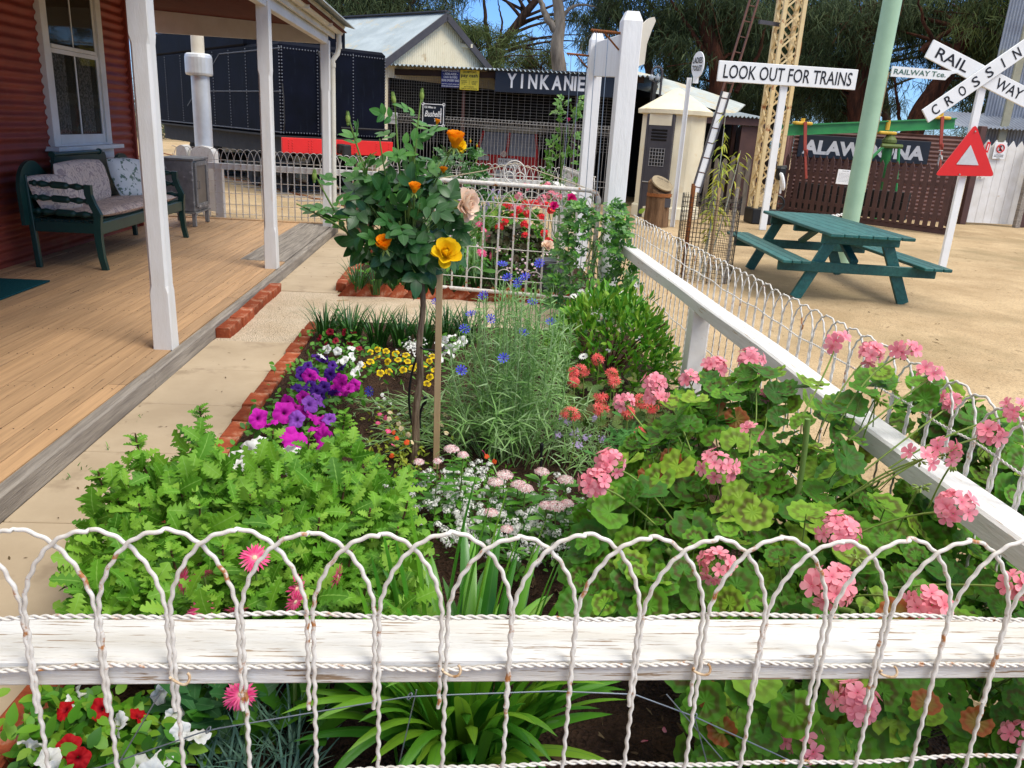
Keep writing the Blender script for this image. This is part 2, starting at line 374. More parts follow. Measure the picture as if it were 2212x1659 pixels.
for a, b in list(zip(js[:-1], js[1:])) + [(7.64, 8.45), (8.46, 9.04), (9.05, 9.7), (9.71, 10.3), (10.31, 11.0), (11.01, 12.25)]:
    p.box((-1.445, (a+b)/2, -.03), (.62, b-a-.008, .075), bev=.004)
tag(p.build('path', M['concrete']), kind='structure')
# ================================================================= station building
WX = -4.2
bld = thing('station_building', 'dark red corrugated iron station building with white posted timber veranda', 'building', (WX, 5, 0))
w = MB()
w.corr((WX, -3, -.0), (0, 0, 1), (0, 1, 0), 3.4, 14.0, .098, .013)
w.corr((WX-4, 11.0, 0), (0, 0, 1), (1, 0, 0), 3.4, 4.0, .098, .013)
w.build('wall', M['redwall'], bld, smooth=True)
w = MB(); w.box((WX+.006, 11.0, 1.7), (.07, .05, 3.4)); w.build('corner_trim', M['redwall'], bld)
# floor of boards
fl = MB(); x = WX+.02; k = 0
while x < -1.84:
    wd = .102; y = -.5
    while y < 12.05:
        L = random.choice([2.4, 3.0, 3.6, 4.2]) if y > -.4 else random.uniform(1, 4)
        e = min(12.08, y+L)
        if not (x > -2.32 and e > 8.75 and True):
            fl.box((x+wd/2, (y+e)/2, .088+random.uniform(-.0015, .0015)), (wd-.006, e-y-.004, .026))
        elif y < 8.7:
            fl.box((x+wd/2, (y+8.7)/2, .088), (wd-.006, 8.7-y-.004, .026))
        y = e
    x += wd
fl.box((-3.0, 6, .03), (2.3, 12, .06), mi=1)
for jy in np.arange(.6, 12, .62):
    for jx in np.arange(WX+.05, -1.86, .102):
        for dx in (-.022, .022): fl.lathe([(.0035, .1005), (.0035, .1028)], (jx+dx+rng.normal()*.004, jy+rng.normal()*.006, 0), 5, mi=1)
fl.build('floor', [M['boards'], M['dark']], bld)
g = MB(); x = -2.32
for i in range(4): g.box((x+.058+i*.119, 10.4, .09+random.uniform(-.002, .002)), (.113, 3.36, .028), bev=.003)
g.build('grey_deck_boards', M['timbergrey'], bld)
for a, b in ((-1.0, 2.3), (2.31, 4.62), (4.63, 8.15), (8.16, 12.05)):
    e = MB(); e.box((-1.79, (a+b)/2, .052+random.uniform(-.003, .003)), (.068, b-a, .112), bev=.008); e.build('edge_beam', M['timbergrey'], bld)
e = MB(); e.box((-3.0, 12.12, .06), (2.4, .09, .115), bev=.006); e.build('edge_beam', M['boards'], bld)
# posts
def post_mesh(mb, x, y, secs):
    """secs: list of (z, half width, chamfer)"""
    V = []
    for z, h, c in secs:
        V += [(x+a, y+b, z) for a, b in ((h-c, -h), (h, -h+c), (h, h-c), (h-c, h), (-h+c, h), (-h, h-c), (-h, -h+c), (-h+c, -h))]
    n = len(secs); F = [list(range(7, -1, -1)), list(range(8*n-8, 8*n))]
    for l in range(n-1):
        for i in range(8): j = (i+1) % 8; F.append([l*8+i, l*8+j, l*8+8+j, l*8+8+i])
    mb.add(V, F)
M['post'] = mat('cracked_white_post_paint', (0.688, 0.6708, 0.6364), (0.6278, 0.602, 0.5504), .55, .3, scale=5, stretch=(3, 3, .6), bmp=.35, bd=.004, fleck=(.52, .31, .13), fscale=6, flo=.68, fhi=.8, fine=40)
for y in (-1.9+4.0, 5.2, 8.3, 11.88):
    q = MB(); post_mesh(q, -1.885, y, [(.1, .062, .004), (.47, .059, .005), (.52, .0575, .016), (1.95, .0575, .016), (2.0, .059, .004), (2.6, .059, .004)]); q.build('post', M['post'], bld)
# beams, ceiling, gutter
b = MB(); b.box((-1.885, 5.9, 2.64), (.08, 12.0, .17), bev=.006); b.build('eave_beam', M['paint'], bld)
b = MB(); b.prism([(0, 0), (2.31, -.0), (2.31, .19), (0, .36)], (WX+.0, 11.84, 2.555), (1, 0, 0), (0, 0, 1), .04); b.build('end_beam', M['paint'], bld)
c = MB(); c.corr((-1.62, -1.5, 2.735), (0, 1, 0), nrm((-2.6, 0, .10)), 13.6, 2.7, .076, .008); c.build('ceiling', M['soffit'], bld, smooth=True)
c = MB(); c.corr((-1.52, -1.5, 2.80), (0, 1, 0), nrm((-2.7, 0, .57)), 13.72, 2.9, .076, .009); rf = c.build('roof', M['iron'], bld, smooth=True)
f = MB(); f.box((-1.80, 5.4, 2.745), (.03, 13.4, .19)); f.build('fascia', M['cream'], bld)
gu = MB(); pr = [(0, .02), (.05, 0), (.085, .01), (.11, .05), (.115, .10), (.125, .105), (.125, .118), (.0, .118)]
gu.prism(pr, (-1.782, -1.5, 2.70), (1, 0, 0), (0, 0, 1), 0.004)
yy = [-1.5, 12.2]; n = len(pr); V = [(-1.782+a, y, 2.70+z) for y in yy for a, z in pr]
gu.add(V, [[i, (i+1) % n, n+(i+1) % n, n+i] for i in range(n)]+[list(range(n, 2*n))]); gut = gu.build('gutter', M['cream'], bld)
br = MB()
for y in (3.0, 4.6, 6.2, 7.8, 9.4, 11.0): br.box((-1.72, y, 2.76), (.14, .02, .135))
br.build('bracket', M['cream'], gut)
d = MB(); d.tube([(-1.72, 12.03, 2.72), (-1.72, 12.03, 2.55), (-1.74, 12.01, 2.45), (-1.80, 11.98, 2.36), (-1.80, 11.98, 2.2), (-1.80, 11.98, .12)], .034, 12)
d.tube([(-1.72, 12.03, 2.60), (-1.72, 12.03, 2.52)], .04, 12); d.tube([(-1.80, 11.98, 2.33), (-1.80, 11.98, 2.27)], .04, 12); d.build('downpipe', M['cream'], bld, smooth=True)
# window
win = MB(); y0, y1, z0, z1 = 8.80, 10.22, 1.16, 3.0
def vx(mb, ya, yb, za, zb, x0, x1, bev=.004): mb.box(((x0+x1)/2, (ya+yb)/2, (za+zb)/2), (x1-x0, yb-ya, zb-za), bev=bev)
for a in ((y0, y0+.13), (y1-.13, y1)): vx(win, a[0], a[1], z0, z1, WX-.01, WX+.055)
vx(win, y0+.12, y1-.12, z1-.05, z1+.08, WX-.01, WX+.055); vx(win, y0+.12, y1-.12, z0-.004, z0+.02, WX-.01, WX+.05)
wo = win.build('window', M['paint'], bld)
s_ = MB(); vx(s_, y0-.1, y1+.12, z0-.045, z0, WX-.01, WX+.14); vx(s_, y0-.02, y1+.03, z0-.16, z0-.047, WX-.01, WX+.05); s_.build('sill', M['paint'], wo)
s_ = MB(); a0, a1 = y0+.132, y1-.132
for ya in (a0, a1-.055): vx(s_, ya, ya+.055, z0+.002, 2.12, WX+.004, WX+.035)
vx(s_, a0+.056, a1-.056, z0+.002, z0+.115, WX+.004, WX+.035); vx(s_, a0+.056, a1-.056, 2.075, 2.118, WX+.004, WX+.035); vx(s_, (a0+a1)/2-.013, (a0+a1)/2+.013, z0+.116, 2.074, WX+.006, WX+.03)
s_.build('lower_sash', M['paint'], wo)
s_ = MB()
for ya in (a0, a1-.055): vx(s_, ya, ya+.055, 2.121, 3.0, WX+.004, WX+.028)
vx(s_, a0+.056, a1-.056, 2.121, 2.16, WX+.004, WX+.045); vx(s_, (a0+a1)/2-.013, (a0+a1)/2+.013, 2.161, 3.0, WX+.006, WX+.026)
s_.build('upper_sash', M['paint'], wo)
m, nt, b_ = newmat('window_glass'); setp(b_, .03, .6); b_.inputs['Base Color'].default_value = (.03, .028, .018, 1); b_.inputs['Alpha'].default_value = .38; M['glass'] = m
gp = MB(); vx(gp, a0+.03, a1-.03, z0+.06, 3.0, WX+.0225, WX+.0245, 0); gp.build('pane', M['glass'], wo)
bk = MB(); vx(bk, a0, a1, z0, 3.0, WX+.0145, WX+.0155, 0); M['roomdark'] = mat('dim_room', (.085, .072, .042), (.07, .06, .036), .8); bk.build('blind_backing', M['roomdark'], wo)  # one dark sheet: olive blind above, dim room put into its colour below
M['lace'] = mat('lace_curtain', (.50, .48, .42), (.20, .19, .16), .9, .1, scale=40, lo=.45, hi=.55)
cu = MB()
for ya, yb in ((a0+.05, a0+.36), ((a0+a1)/2+.06, a1-.2)):
    t = np.linspace(0, 1, 40); X = WX+.0185+.0022*np.sin(t*28); Yv = ya+(yb-ya)*t
    V = np.concatenate([np.stack([X, Yv, np.full(40, z)], -1) for z in (z0+.1, 2.08)]); i = np.arange(39); cu.add(V, np.stack([i, i+1, i+41, i+40], -1))
cu.build('curtain', M['lace'], wo, smooth=True)
# ================================================================= settee
BZ = .1
st = thing('settee', 'dark green timber settee with turned arm spindles below the veranda window', 'settee', (-3.64, 8.95, BZ))
YN, YF, XB, XF = 7.78, 10.12, -3.95, -3.36
def spindle(mb, a, b):
    a = np.array(a); b = np.array(b); n = 60; t = np.linspace(0, 1, n)
    r = np.interp(t, [0, .05, .06, .10, .12, .2, .30, .34, .36, .38, .62, .64, .66, .70, .80, .9, .94, .95, 1], [.016, .016, .024, .024, .014, .026, .016, .014, .022, .026, .026, .022, .014, .016, .027, .014, .022, .024, .016])
    mb.tube(a[None]+(b-a)[None]*t[:, None], r*1.25, 12)
for ye, s in ((YN, -1), (YF, 1)):
    g = MB(); z = [0, .12, .28, .40, .52, .62, .70, .785]; xo = [.035, .012, .0, .0, .015, -.03, -.055, -.055]; hw = [.026, .027, .03, .034, .032, .03, .03, .03]
    V = []; F = []
    for i in range(8):
        x_ = XF+xo[i]; V += [(x_-hw[i], ye-.026, BZ+z[i]), (x_+hw[i], ye-.026, BZ+z[i]), (x_+hw[i], ye+.026, BZ+z[i]), (x_-hw[i], ye+.026, BZ+z[i])]
        if i:
            for k in range(4): j = (k+1) % 4; F.append([4*i-4+k, 4*i-4+j, 4*i+j, 4*i+k])
    F += [[3, 2, 1, 0], [28, 29, 30, 31]]; g.add(V, F); g.build('leg', M['green'], st)
    g = MB(); g.bar((XB+.02, ye, BZ), (XB-.02, ye, BZ+.85), .05, .05, up=(0, 1, 0), bev=.006); g.build('leg', M['green'], st)
    g = MB(); g.box(((XB+XF)/2+.0, ye, BZ+.39), (XF-XB-.06, .04, .10), bev=.006); g.build('end_rail', M['green'], st)
    for zz in (.76, .635, .51):
        g = MB(); spindle(g, (XB+.02, ye, BZ+zz+.02), (XF-.05+(.06 if zz < .55 else 0.0), ye, BZ+zz)); g.build('spindle', M['green'], st, smooth=True)
g = MB(); g.box((XF, (YN+YF)/2, BZ+.385), (.045, YF-YN-.06, .115), bev=.008); g.build('front_rail', M['green'], st)
g = MB()
for i in range(9): g.box((XF-.05-i*.062, (YN+YF)/2, BZ+.445), (.05, YF-YN-.05, .018))
g.build('seat', M['green'], st)
g = MB(); P = []
for t in np.linspace(-.9, 1, 22)*PI/2: P.append((.15+.23*math.sin(t)*1.0, .74+.23*math.cos(t)*1.0) if False else (.12+.24*math.sin(t), .73+.24*math.cos(t)))
P = [(-.1, .40), (-.12, .70)] + [(.13-.25*math.cos(a), .73+.24*math.sin(a)) for a in np.linspace(0, PI*.62, 14)] + [(.42, .83), (.52, .815), (.56, .84), (.57, .96), (.60, 1.0)]
LL = YF-YN; P = P + [(LL-a, z) for a, z in P[::-1]]
g.prism(P, (XB-.01, YN, BZ), (0, 1, 0), (0, 0, 1), .035); g.build('backrest', M['green'], st)
g = MB(); g.tube([(XB+.005, YN+.5, BZ+1.01), (XB+.005, YN+.53, BZ+1.01)], .032, 12); g.tube([(XB+.005, YN+.53, BZ+1.01), (XB+.005, YF-.79, BZ+1.01)], .021, 12); g.tube([(XB+.005, YF-.79, BZ+1.01), (XB+.005, YF-.76, BZ+1.01)], .032, 12)
g.build('head_roll', M['green'], st, smooth=True)
def damask():
    m, nt, b = newmat('brocade_fabric'); setp(b, .9, .1); v = coords(nt, (1, 1, 1))
    w1 = _n(nt, 'ShaderNodeTexNoise'); w1.inputs['Scale'].default_value = 9; w1.inputs['Distortion'].default_value = 2.2; w1.inputs['Detail'].default_value = 1; nt.links.new(v, w1.inputs['Vector'])
    r = ramp(nt, [(.44, (.62, .49, .40)), (.48, (.36, .27, .25)), (.52, (.36, .27, .25)), (.56, (.62, .49, .40))]); nt.links.new(w1.outputs['Fac'], r.inputs[0])
    nt.links.new(r.outputs[0], b.inputs['Base Color']); bump(nt, b, noise(nt, v, 300, 2), .3, .002); return m
M['damask'] = damask()
def cushion(name, label, cat, c, ux, uy, w, h, th, m, sag=0.0, n=22, parent=None):
    """soft pillow: w along ux, h along uy"""
    ux = nrm(ux); uy = nrm(uy); uz = np.cross(ux, uy); s = np.linspace(-1, 1, n); A, B = np.meshgrid(s, s)
    pinch = 1-.06*(A**2*B**2) - .04*np.abs(A)*np.abs(B)
    T = th/2*np.clip(((1-A**4)*(1-B**4)), 0, 1)**.45
    N = .012*np.sin(A*7+B*3)+.008*np.sin(B*9-A*4)
    def side(sg): return np.array(c)+ (A*w/2*pinch)[..., None]*ux+(B*h/2*pinch)[..., None]*uy+(sg*T*(1+N*6) - sag*(1-A**2))[..., None]*uz
    V = np.concatenate([side(1).reshape(-1, 3), side(-1).reshape(-1, 3)]); i = np.arange(n-1)[None]; j = np.arange(n-1)[:, None]
    q = np.stack([j*n+i, j*n+i+1, (j+1)*n+i+1, (j+1)*n+i], -1).reshape(-1, 4); q2 = q[:, ::-1]+n*n
    o = MB().add(V, np.vstack([q, q2])).build(name, m, smooth=True); return tag(o, label, cat)
cushion('seat_cushion', 'long flat brocade seat cushion on the green settee', 'cushion', (-3.62, 8.95, BZ+.50), (0, 1, 0), (-1, 0, 0), 2.22, .60, .10, M['damask'], .0)
cushion('back_cushion', 'upright brocade cushion leaning on the settee back', 'cushion', (-3.79, 8.56, BZ+.745), (0, 1, 0), (-.22, 0, 1), 1.12, .44, .12, M['damask'])
cushion('side_cushion', 'brocade cushion slumped behind the near arm spindles', 'cushion', (-3.80, 7.97, BZ+.68), (.45, .8, .0), (-.3, -.1, .9), .46, .36, .11, M['damask'])
M['pillow'] = mat('white_embroidered_cotton', (.74, .72, .66), (.70, .68, .62), .9, .1, scale=6, bmp=.3, fleck=(.16, .22, .16), fscale=16, flo=.57, fhi=.60)
cushion('white_pillow', 'white embroidered square pillow propped in the settee corner', 'pillow', (-3.68, 9.56, BZ+.725), (.42, .9, -.06), (-.32, .05, 1), .62, .46, .14, M['pillow'])
mt = MB(); mt.box((-3.85, 6.6, .1+.013), (.66, 1.02, .012), bev=.003); mo = mt.build('doormat', mat('teal_carpet', (.012, .075, .085), (.008, .055, .065), .95, .05, scale=60, bmp=.8)); tag(mo, 'teal carpet doormat lying on the veranda boards', 'doormat')
# small cabinet
M['zinc'] = mat('worn_grey_paint', (.30, .29, .26), (.19, .18, .165), .7, .25, scale=6, bmp=.3, fleck=(.42, .40, .36), fscale=14, flo=.6, fhi=.66)
cb = thing('cabinet', 'worn grey timber cupboard on legs at the veranda end', 'cabinet', (-3.72, 11.35, BZ))
g = MB(); g.box((-3.72, 11.4, BZ+.53), (.42, .62, .66), bev=.008); g.build('body', M['zinc'], cb)
g = MB(); g.box((-3.72, 11.4, BZ+.875), (.47, .67, .028), bev=.005); g.build('top', M['zinc'], cb)
g = MB()
for a, b_ in ((-.27, -.20), (.20, .27)): g.box((-3.495, 11.4+(a+b_)/2, BZ+.55), (.024, .07, .58), bev=.003)
for a in (.27, .82): g.box((-3.495, 11.4, BZ+a), (.024, .398, .06), bev=.003)
dr = g.build('door', M['zinc'], cb)
g = MB(); g.box((-3.504, 11.4, BZ+.545), (.006, .40, .5)); g.build('panel', mat('brownish_panel', (.24, .20, .15), rough=.7), dr)
g = MB(); g.tube([(-3.482, 11.17, BZ+.5), (-3.45, 11.17, BZ+.5), (-3.45, 11.17, BZ+.6), (-3.482, 11.17, BZ+.6)], .006, 6); g.build('handle', M['zinc'], dr)
g = MB(); g.box((-3.72, 11.4, BZ+.185), (.46, .66, .02), bev=.003); g.build('shelf', M['zinc'], cb)
for sx in (-.19, .19):
    for sy in (-.28, .28): g = MB(); g.box((-3.72+sx, 11.4+sy, BZ+.09), (.05, .05, .17), bev=.004); g.build('leg', M['zinc'], cb)
# ================================================================= woven wire fences
def crimp(n, L, amp, wl): return amp*np.sin(np.arange(n)/(n-1)*L/wl*2*PI)
def fence_mesh(P0, d, count, pitch, zbot, zspring, rise, hz, r, dbl, amp, wl, k, spm, tw, zf=None, jit=.0):
    """loop top woven wire: every loop spans two pitches, so neighbours cross; hz = heights of the twisted wires"""
    mb = MB(); d = nrm(np.array([d[0], d[1], 0.0])); nn = np.array([d[1], -d[0], 0]); P0 = np.array(P0, float); zz = np.array([0, 0, 1.0])
    lev = (lambda s: 0.0) if zf is None else zf
    for i in range(-2, count):
        s0 = i*pitch + rng.normal()*jit; s1 = (i+2)*pitch+rng.normal()*jit; hj = rng.normal()*jit*1.2; off = r*1.02
        # left leg goes to the ground, right leg stops below the second twist
        zl = zbot if i % 1 == 0 else dbl
        Ll = zspring-zbot; Lr = zspring-dbl; sp = spm
        pl = [(s0+off, z) for z in np.linspace(zbot, zspring, max(3, int(Ll*sp)))]
        na = max(12, int((rise*2+2*pitch)*sp)); a = np.linspace(PI, 0, na)[1:-1]
        ar = [((s0+s1)/2+((s1-s0)/2-off)*math.cos(t), zspring+(rise+hj)*math.sin(t)**1.2) for t in a]
        prr = [(s1-off, z) for z in np.linspace(zspring, dbl, max(3, int(Lr*sp)))]
        q = np.array(pl+ar+prr); 
        keep = (q[:, 0] >= -.001*0-pitch*.2) & (q[:, 0] <= (count-1)*pitch+pitch*.2)
        tg = nrm(np.gradient(q, axis=0)); nm = np.stack([-tg[:, 1], tg[:, 0]], -1)
        ln = np.concatenate([[0], np.cumsum(np.linalg.norm(np.diff(q, axis=0), axis=1))])
        ws = np.zeros(len(q)); ws[:len(pl)] = 1; ws[len(pl)+len(ar):] = 1
        q = q + nm*((1-ws)*amp*np.sin(ln/wl*2*PI+i*1.7))[:, None]; q[:, 0] += ws*amp*np.sin(q[:, 1]/wl*2*PI+.8*i)
        pts = P0 + q[:, :1]*d + (q[:, 1:2]+np.array([lev(x) for x in q[:, 0]])[:, None])*zz
        side = np.where(np.arange(len(q)) < len(pl)+len(ar)/2, 1, -1)*r*1.0
        pts = pts + nn*(side*np.clip((q[:, 1]-zspring)/rise*2, -.2, 1))[:, None]
        # cut to the panel
        idx = np.where(keep)[0]
        if len(idx) < 4: continue
        for seg in np.split(idx, np.where(np.diff(idx) > 1)[0]+1):
            if len(seg) > 3: mb.tube(pts[seg], r, k)
    Lt = (count-1)*pitch
    for h in hz:
        n = max(8, int(Lt*spm*.7)); s = np.linspace(-pitch*.3, Lt+pitch*.3, n); wob = (.004*np.sin(s*7+h*50)+.003*np.sin(s*17.3+h*9)) if jit else 0*s
        for ph in ((0, PI) if tw > 0 else (0,)):
            a = s/(pitch*.33)*2*PI+ph
            base = P0 + s[:, None]*d + (h+wob+np.array([lev(x) for x in s]))[:, None]*zz
            mb.tube(base+(tw*np.cos(a))[:, None]*zz+(tw*np.sin(a)+(0 if not jit else -.004))[:, None]*nn, r*.62 if tw > 0 else r, max(4, k-1))
    return mb
# front fence, straight across the bottom of the view
RZ = .72
ff = thing('front_fence', 'white fence across the foreground, weathered flat rail behind loop-top woven wire', 'fence', (0, 1.25, 0))
g = MB(); A = at_z(-120, 1332, RZ); B = at_z(2330, 1333, RZ); dfx = nrm(B-A); nfx = np.array([dfx[1], -dfx[0], 0])
A0 = V3(A[0], A[1], 0)-dfx*.5; B0 = V3(B[0], B[1], 0)+dfx*.12
mid = (A0+B0)/2+nfx*.0625; rot = np.array([dfx, np.cross((0, 0, 1), dfx), (0, 0, 1)]).T
g.box((mid[0], mid[1], RZ-.027), (np.linalg.norm(B0-A0), .120, .054), rot, bev=.006); g.build('rail', M['rail'], ff)
FP = A+nfx*(.125+.008); FP = V3(FP[0], FP[1], 0)-dfx*.13
fm = fence_mesh(FP, dfx, 24, .1125, .0, .815, .150, (.808, .708, .49, .25, .03), .0037, .625, .0012, .030, 7, 330, .0024, jit=.0022)
fm.build('wire_mesh', M['wire'], ff, smooth=True)
# wire ties
M['rusttie'] = mat('rust_stained_tie', (.62, .50, .34), (.30, .15, .05), .6, .3, scale=60)
for u, v in ((395, 1465), (975, 1448), (1510, 1445), (1910, 1450)):
    a = np.linspace(0, 2*PI, 14); c_ = at_y(u, v, FP[1]+.004); a = np.linspace(PI*.9, PI*2.25, 12); t_ = MB(); t_.tube(np.stack([c_[0]+.0155*np.cos(a), c_[1]-.012+.004*np.sin(a*2), c_[2]+.009+.011*np.sin(a)], -1), .0024, 6); t_.build('wire_tie', M['rusttie'], ff, smooth=True)
for xx in (-1.42,): g = MB(); post_mesh(g, xx, 1.36, [(0, .05, .004), (RZ-.055, .05, .004)]); g.build('post', M['paint'], ff)
# right hand fence
RXI = 1.395
fr = thing('side_fence', 'long white fence with loop-top wire running back to the tall gateposts', 'fence', (1.5, 4, 0))
g = MB(); n = 24; ys = np.linspace(1.22, 6.93, n); V = []; F = []
for i, y in enumerate(ys):
    wv = .006*math.sin(y*1.7)+.004*math.sin(y*4.1); zt = RZ + .004*math.sin(y*2.3)
    for x_, z_ in ((RXI, RZ-.075), (RXI-.003, zt-.008), (RXI+.006, zt), (RXI+.104, zt-.004), (RXI+.11, zt-.012), (RXI+.108, RZ-.077)): V.append((x_+wv, y, z_))
    if i: F += [[6*i-6+k, 6*i-6+(k+1) % 6, 6*i+(k+1) % 6, 6*i+k] for k in range(6)]
F += [[5, 4, 3, 2, 1, 0], list(range(6*n-6, 6*n))]; g.add(V, F); g.build('rail', M['railside'], fr)
for y in (4.55, 1.30):
    g = MB(); post_mesh(g, RXI+.055, y, [(0, .052, .004), (RZ-.077, .052, .004)]); g.build('post', M['paint'], fr)
fm = fence_mesh((RXI+.122, 1.28, 0), (0, 1), 51, .1125, .0, .815, .135, (.808, .60, .41, .22, .04), .0040, .70, .0022, .042, 5, 170, .0022, jit=.002)
fm.build('wire_mesh', M['wireside'], fr, smooth=True)
tg_ = MB(); c_ = at_y(1330, 535, 6.85); tg_.box((RXI-.008, 6.90, c_[2]-.01), (.004, .05, .13), bev=.001); t2 = tg_.build('yellow_tag', mat('yellow_plastic', (.62, .50, .02), rough=.5), fr)
# fences at the back of the veranda and of the far bed
bf = thing('back_fence', 'white fence with loop-top wire closing off the far veranda end', 'fence', (-1.5, 12.35, 0))
g = MB(); g.box((-1.35, 12.36, .84), (5.6, .06, .085), bev=.006); g.build('rail', M['paint'], bf)
for x_ in (-3.55, -.4): g = MB(); post_mesh(g, x_, 12.42, [(0, .06, .004), (.80, .06, .004)]); g.build('post', M['paint'], bf)
fm = fence_mesh((-4.15, 12.31, 0), (1, 0), 60, .0955, .1, .93, .16, (.93, .8, .63, .46, .30, .16), .0042, .12, 0, 1, 5, 55, 0)
fm.build('wire_mesh', M['wire'], bf, smooth=True)
sf = thing('far_side_fence', 'white fence with leaning wire loops beside the far flower bed', 'fence', (1.6, 11, 0))
g = MB(); g.bar((1.52, 9.75, .80), (1.45, 12.42, .845), .11, .07, bev=.006); g.build('rail', M['paint'], sf)
g = MB(); post_mesh(g, 1.50, 12.25, [(0, .06, .004), (.80, .06, .004)]); g.build('post', M['paint'], sf)
g = MB(); post_mesh(g, 1.42, 10.9, [(0, .055, .004), (.78, .055, .004)]); g.build('post', M['paint'], sf)
fm = fence_mesh((1.62, 9.75, 0), (-.02, 1), 25, .1125, .02, .95, .16, (.95, .8, .6, .4, .2), .0046, .3, .003, .04, 5, 80, .002); fm.build('wire_mesh', M['wireside'], sf, smooth=True)
# ================================================================= tall gateposts with board
gp_ = thing('gate_arch', 'two tall white timber gateposts joined by a high white board, with signal wires', 'gate arch', (1.5, 8.3, 0))
M['postw'] = mat('thick_white_post_paint', (0.7138, 0.7138, 0.6966), (0.6536, 0.645, 0.6192), .5, .3, scale=4, stretch=(2, 2, .5), bmp=.6, bd=.006, fleck=(.48, .38, .24), fscale=7, flo=.70, fhi=.78)
GN = at_y(1340, 300, 7.2); GT = at_y(1358, 25, 7.2); GXn = GN[0]; GZn = GT[2]
FN = at_y(1276, 250, 9.7); FT = at_y(1288, 72, 9.7); GXf = FN[0]; GZf = FT[2]
def gpost(x, y, zt, h):
    g = MB(); post_mesh(g, x, y, [(0, h, .006), (zt-.075, h, .006), (zt, h*.62, .004)]); return g.build('post', M['postw'], gp_)
gpost(GXn, 7.2, GZn, .083); gpost(GXf, 9.7, GZf, .078)
g = MB(); g.bar((GXn-.0, 7.29, GZn-.33), (GXf, 9.62, GZf-.28), .045, .36, bev=.006); g.build('board', M['postw'], gp_)
g = MB(); g.prism([(0, -.02), (.055, 0), (.06, .16), (.09, .27), (.115, .34), (.10, .37), (.06, .36), (.0, .30)], (GXn+.085, 7.2-.03, GZn-.40), (1, 0, 0), (0, 0, 1), .12); g.build('bracket', M['cream'], gp_)
M['rust'] = mat('rusty_iron', (.26, .09, .025), (.15, .055, .02), .85, .2, scale=14, bmp=.4)
for (x0, y_, zt) in ((GXn-.084, 7.2, GZn-.17), (GXf-.08, 9.7, GZf-.24)):
    g = MB(); g.tube([(x0, y_, zt), (x0-.25, y_, zt+.01)], .011, 8); g.tube([(x0, y_, zt-.13), (x0-.14, y_, zt)], .008, 6)
    for k in range(9): g.tube([(x0-.05-k*.022, y_, zt+.002), (x0-.058-k*.022, y_, zt+.002)], .015, 8)
    g.build('pulley_arm', M['rust'], gp_)
    g = MB()
    for dx in (.10, .20): g.tube([(x0-dx, y_, zt), (x0-dx+.02, y_, 1.0), (x0-dx+.03, y_, .3)], .0035, 5)
    g.build('signal_wire', M['galv'], gp_)
# ================================================================= open gate
ga = thing('garden_gate', 'open white tubular gate with loop wire panel and scroll on top', 'gate', (.55, 7.45, 0))
H0 = at_y(1296, 409, 7.27); L0 = at_y(940, 391, 7.6); gx = V3(H0[0]-L0[0], H0[1]-L0[1], 0); GL = np.linalg.norm(gx); gd = gx/GL; GB = V3(L0[0], L0[1], 0)
def gpt(s, z): return GB+gd*s+V3(0, 0, z)
g = MB(); zt = 1.115; g.tube([gpt(0, .0), gpt(0, zt-.06), gpt(.03, zt-.015), gpt(.08, zt), gpt(GL-.1, zt), gpt(GL-.03, zt-.02), gpt(GL, zt-.07), gpt(GL, .12)], .021, 12); g.tube([gpt(0, .12), gpt(GL, .12)], .018, 10); g.build('frame', M['wire'], ga, smooth=True)
fm = fence_mesh(GB+gd*.045, gd, 11, (GL-.09)/10, .12, .90, .17, (.95, .82, .53, .24), .0042, .13, 0, 1, 5, 60, 0); fm.build('wire_mesh', M['wire'], ga, smooth=True)
g = MB(); a = np.linspace(0, 2*PI, 40); cx = GL*.485
for cs, cz, rr in ((cx, zt+.115, .098), (cx-.05, zt+.068, .045), (cx+.05, zt+.068, .045)):
    g = MB(); g.tube(np.array([gpt(cs+rr*math.cos(t), cz+rr*math.sin(t)) for t in a]), .006, 6); g.build('scroll', M['wire'], ga, smooth=True)
for cs in (cx-.045, cx, cx+.045):
    aa = np.linspace(0, PI, 16); g = MB(); g.tube(np.array([gpt(cs+.05*math.cos(t), zt+.1+.09*math.sin(t)) for t in aa]), .0045, 5); g.build('scroll', M['wire'], ga, smooth=True)
for k in range(5):
    aa = np.linspace(0, PI, 16); s0 = .12+k*(GL-.2)/4.6; g = MB(); g.tube(np.array([gpt(s0-.07, .14)]+[gpt(s0-.07*math.cos(t), .27+.07*math.sin(t)) for t in aa]+[gpt(s0+.07, .14)]), .0045, 5); g.build('lower_hoop', M['wire'], ga, smooth=True)

g = MB(); g.tube([gpt(.0, .30), gpt(cx, 1.07), gpt(GL, .30)], .0045, 6); g.tube([gpt(.05, 1.13), gpt(cx*.6, 1.22), gpt(cx, 1.31)], .005, 5); g.tube([gpt(cx, 1.31), gpt(GL, 1.10)], .005, 5); g.build('brace', mat('straw_twine', (.48, .40, .27), rough=.8), ga, smooth=True)
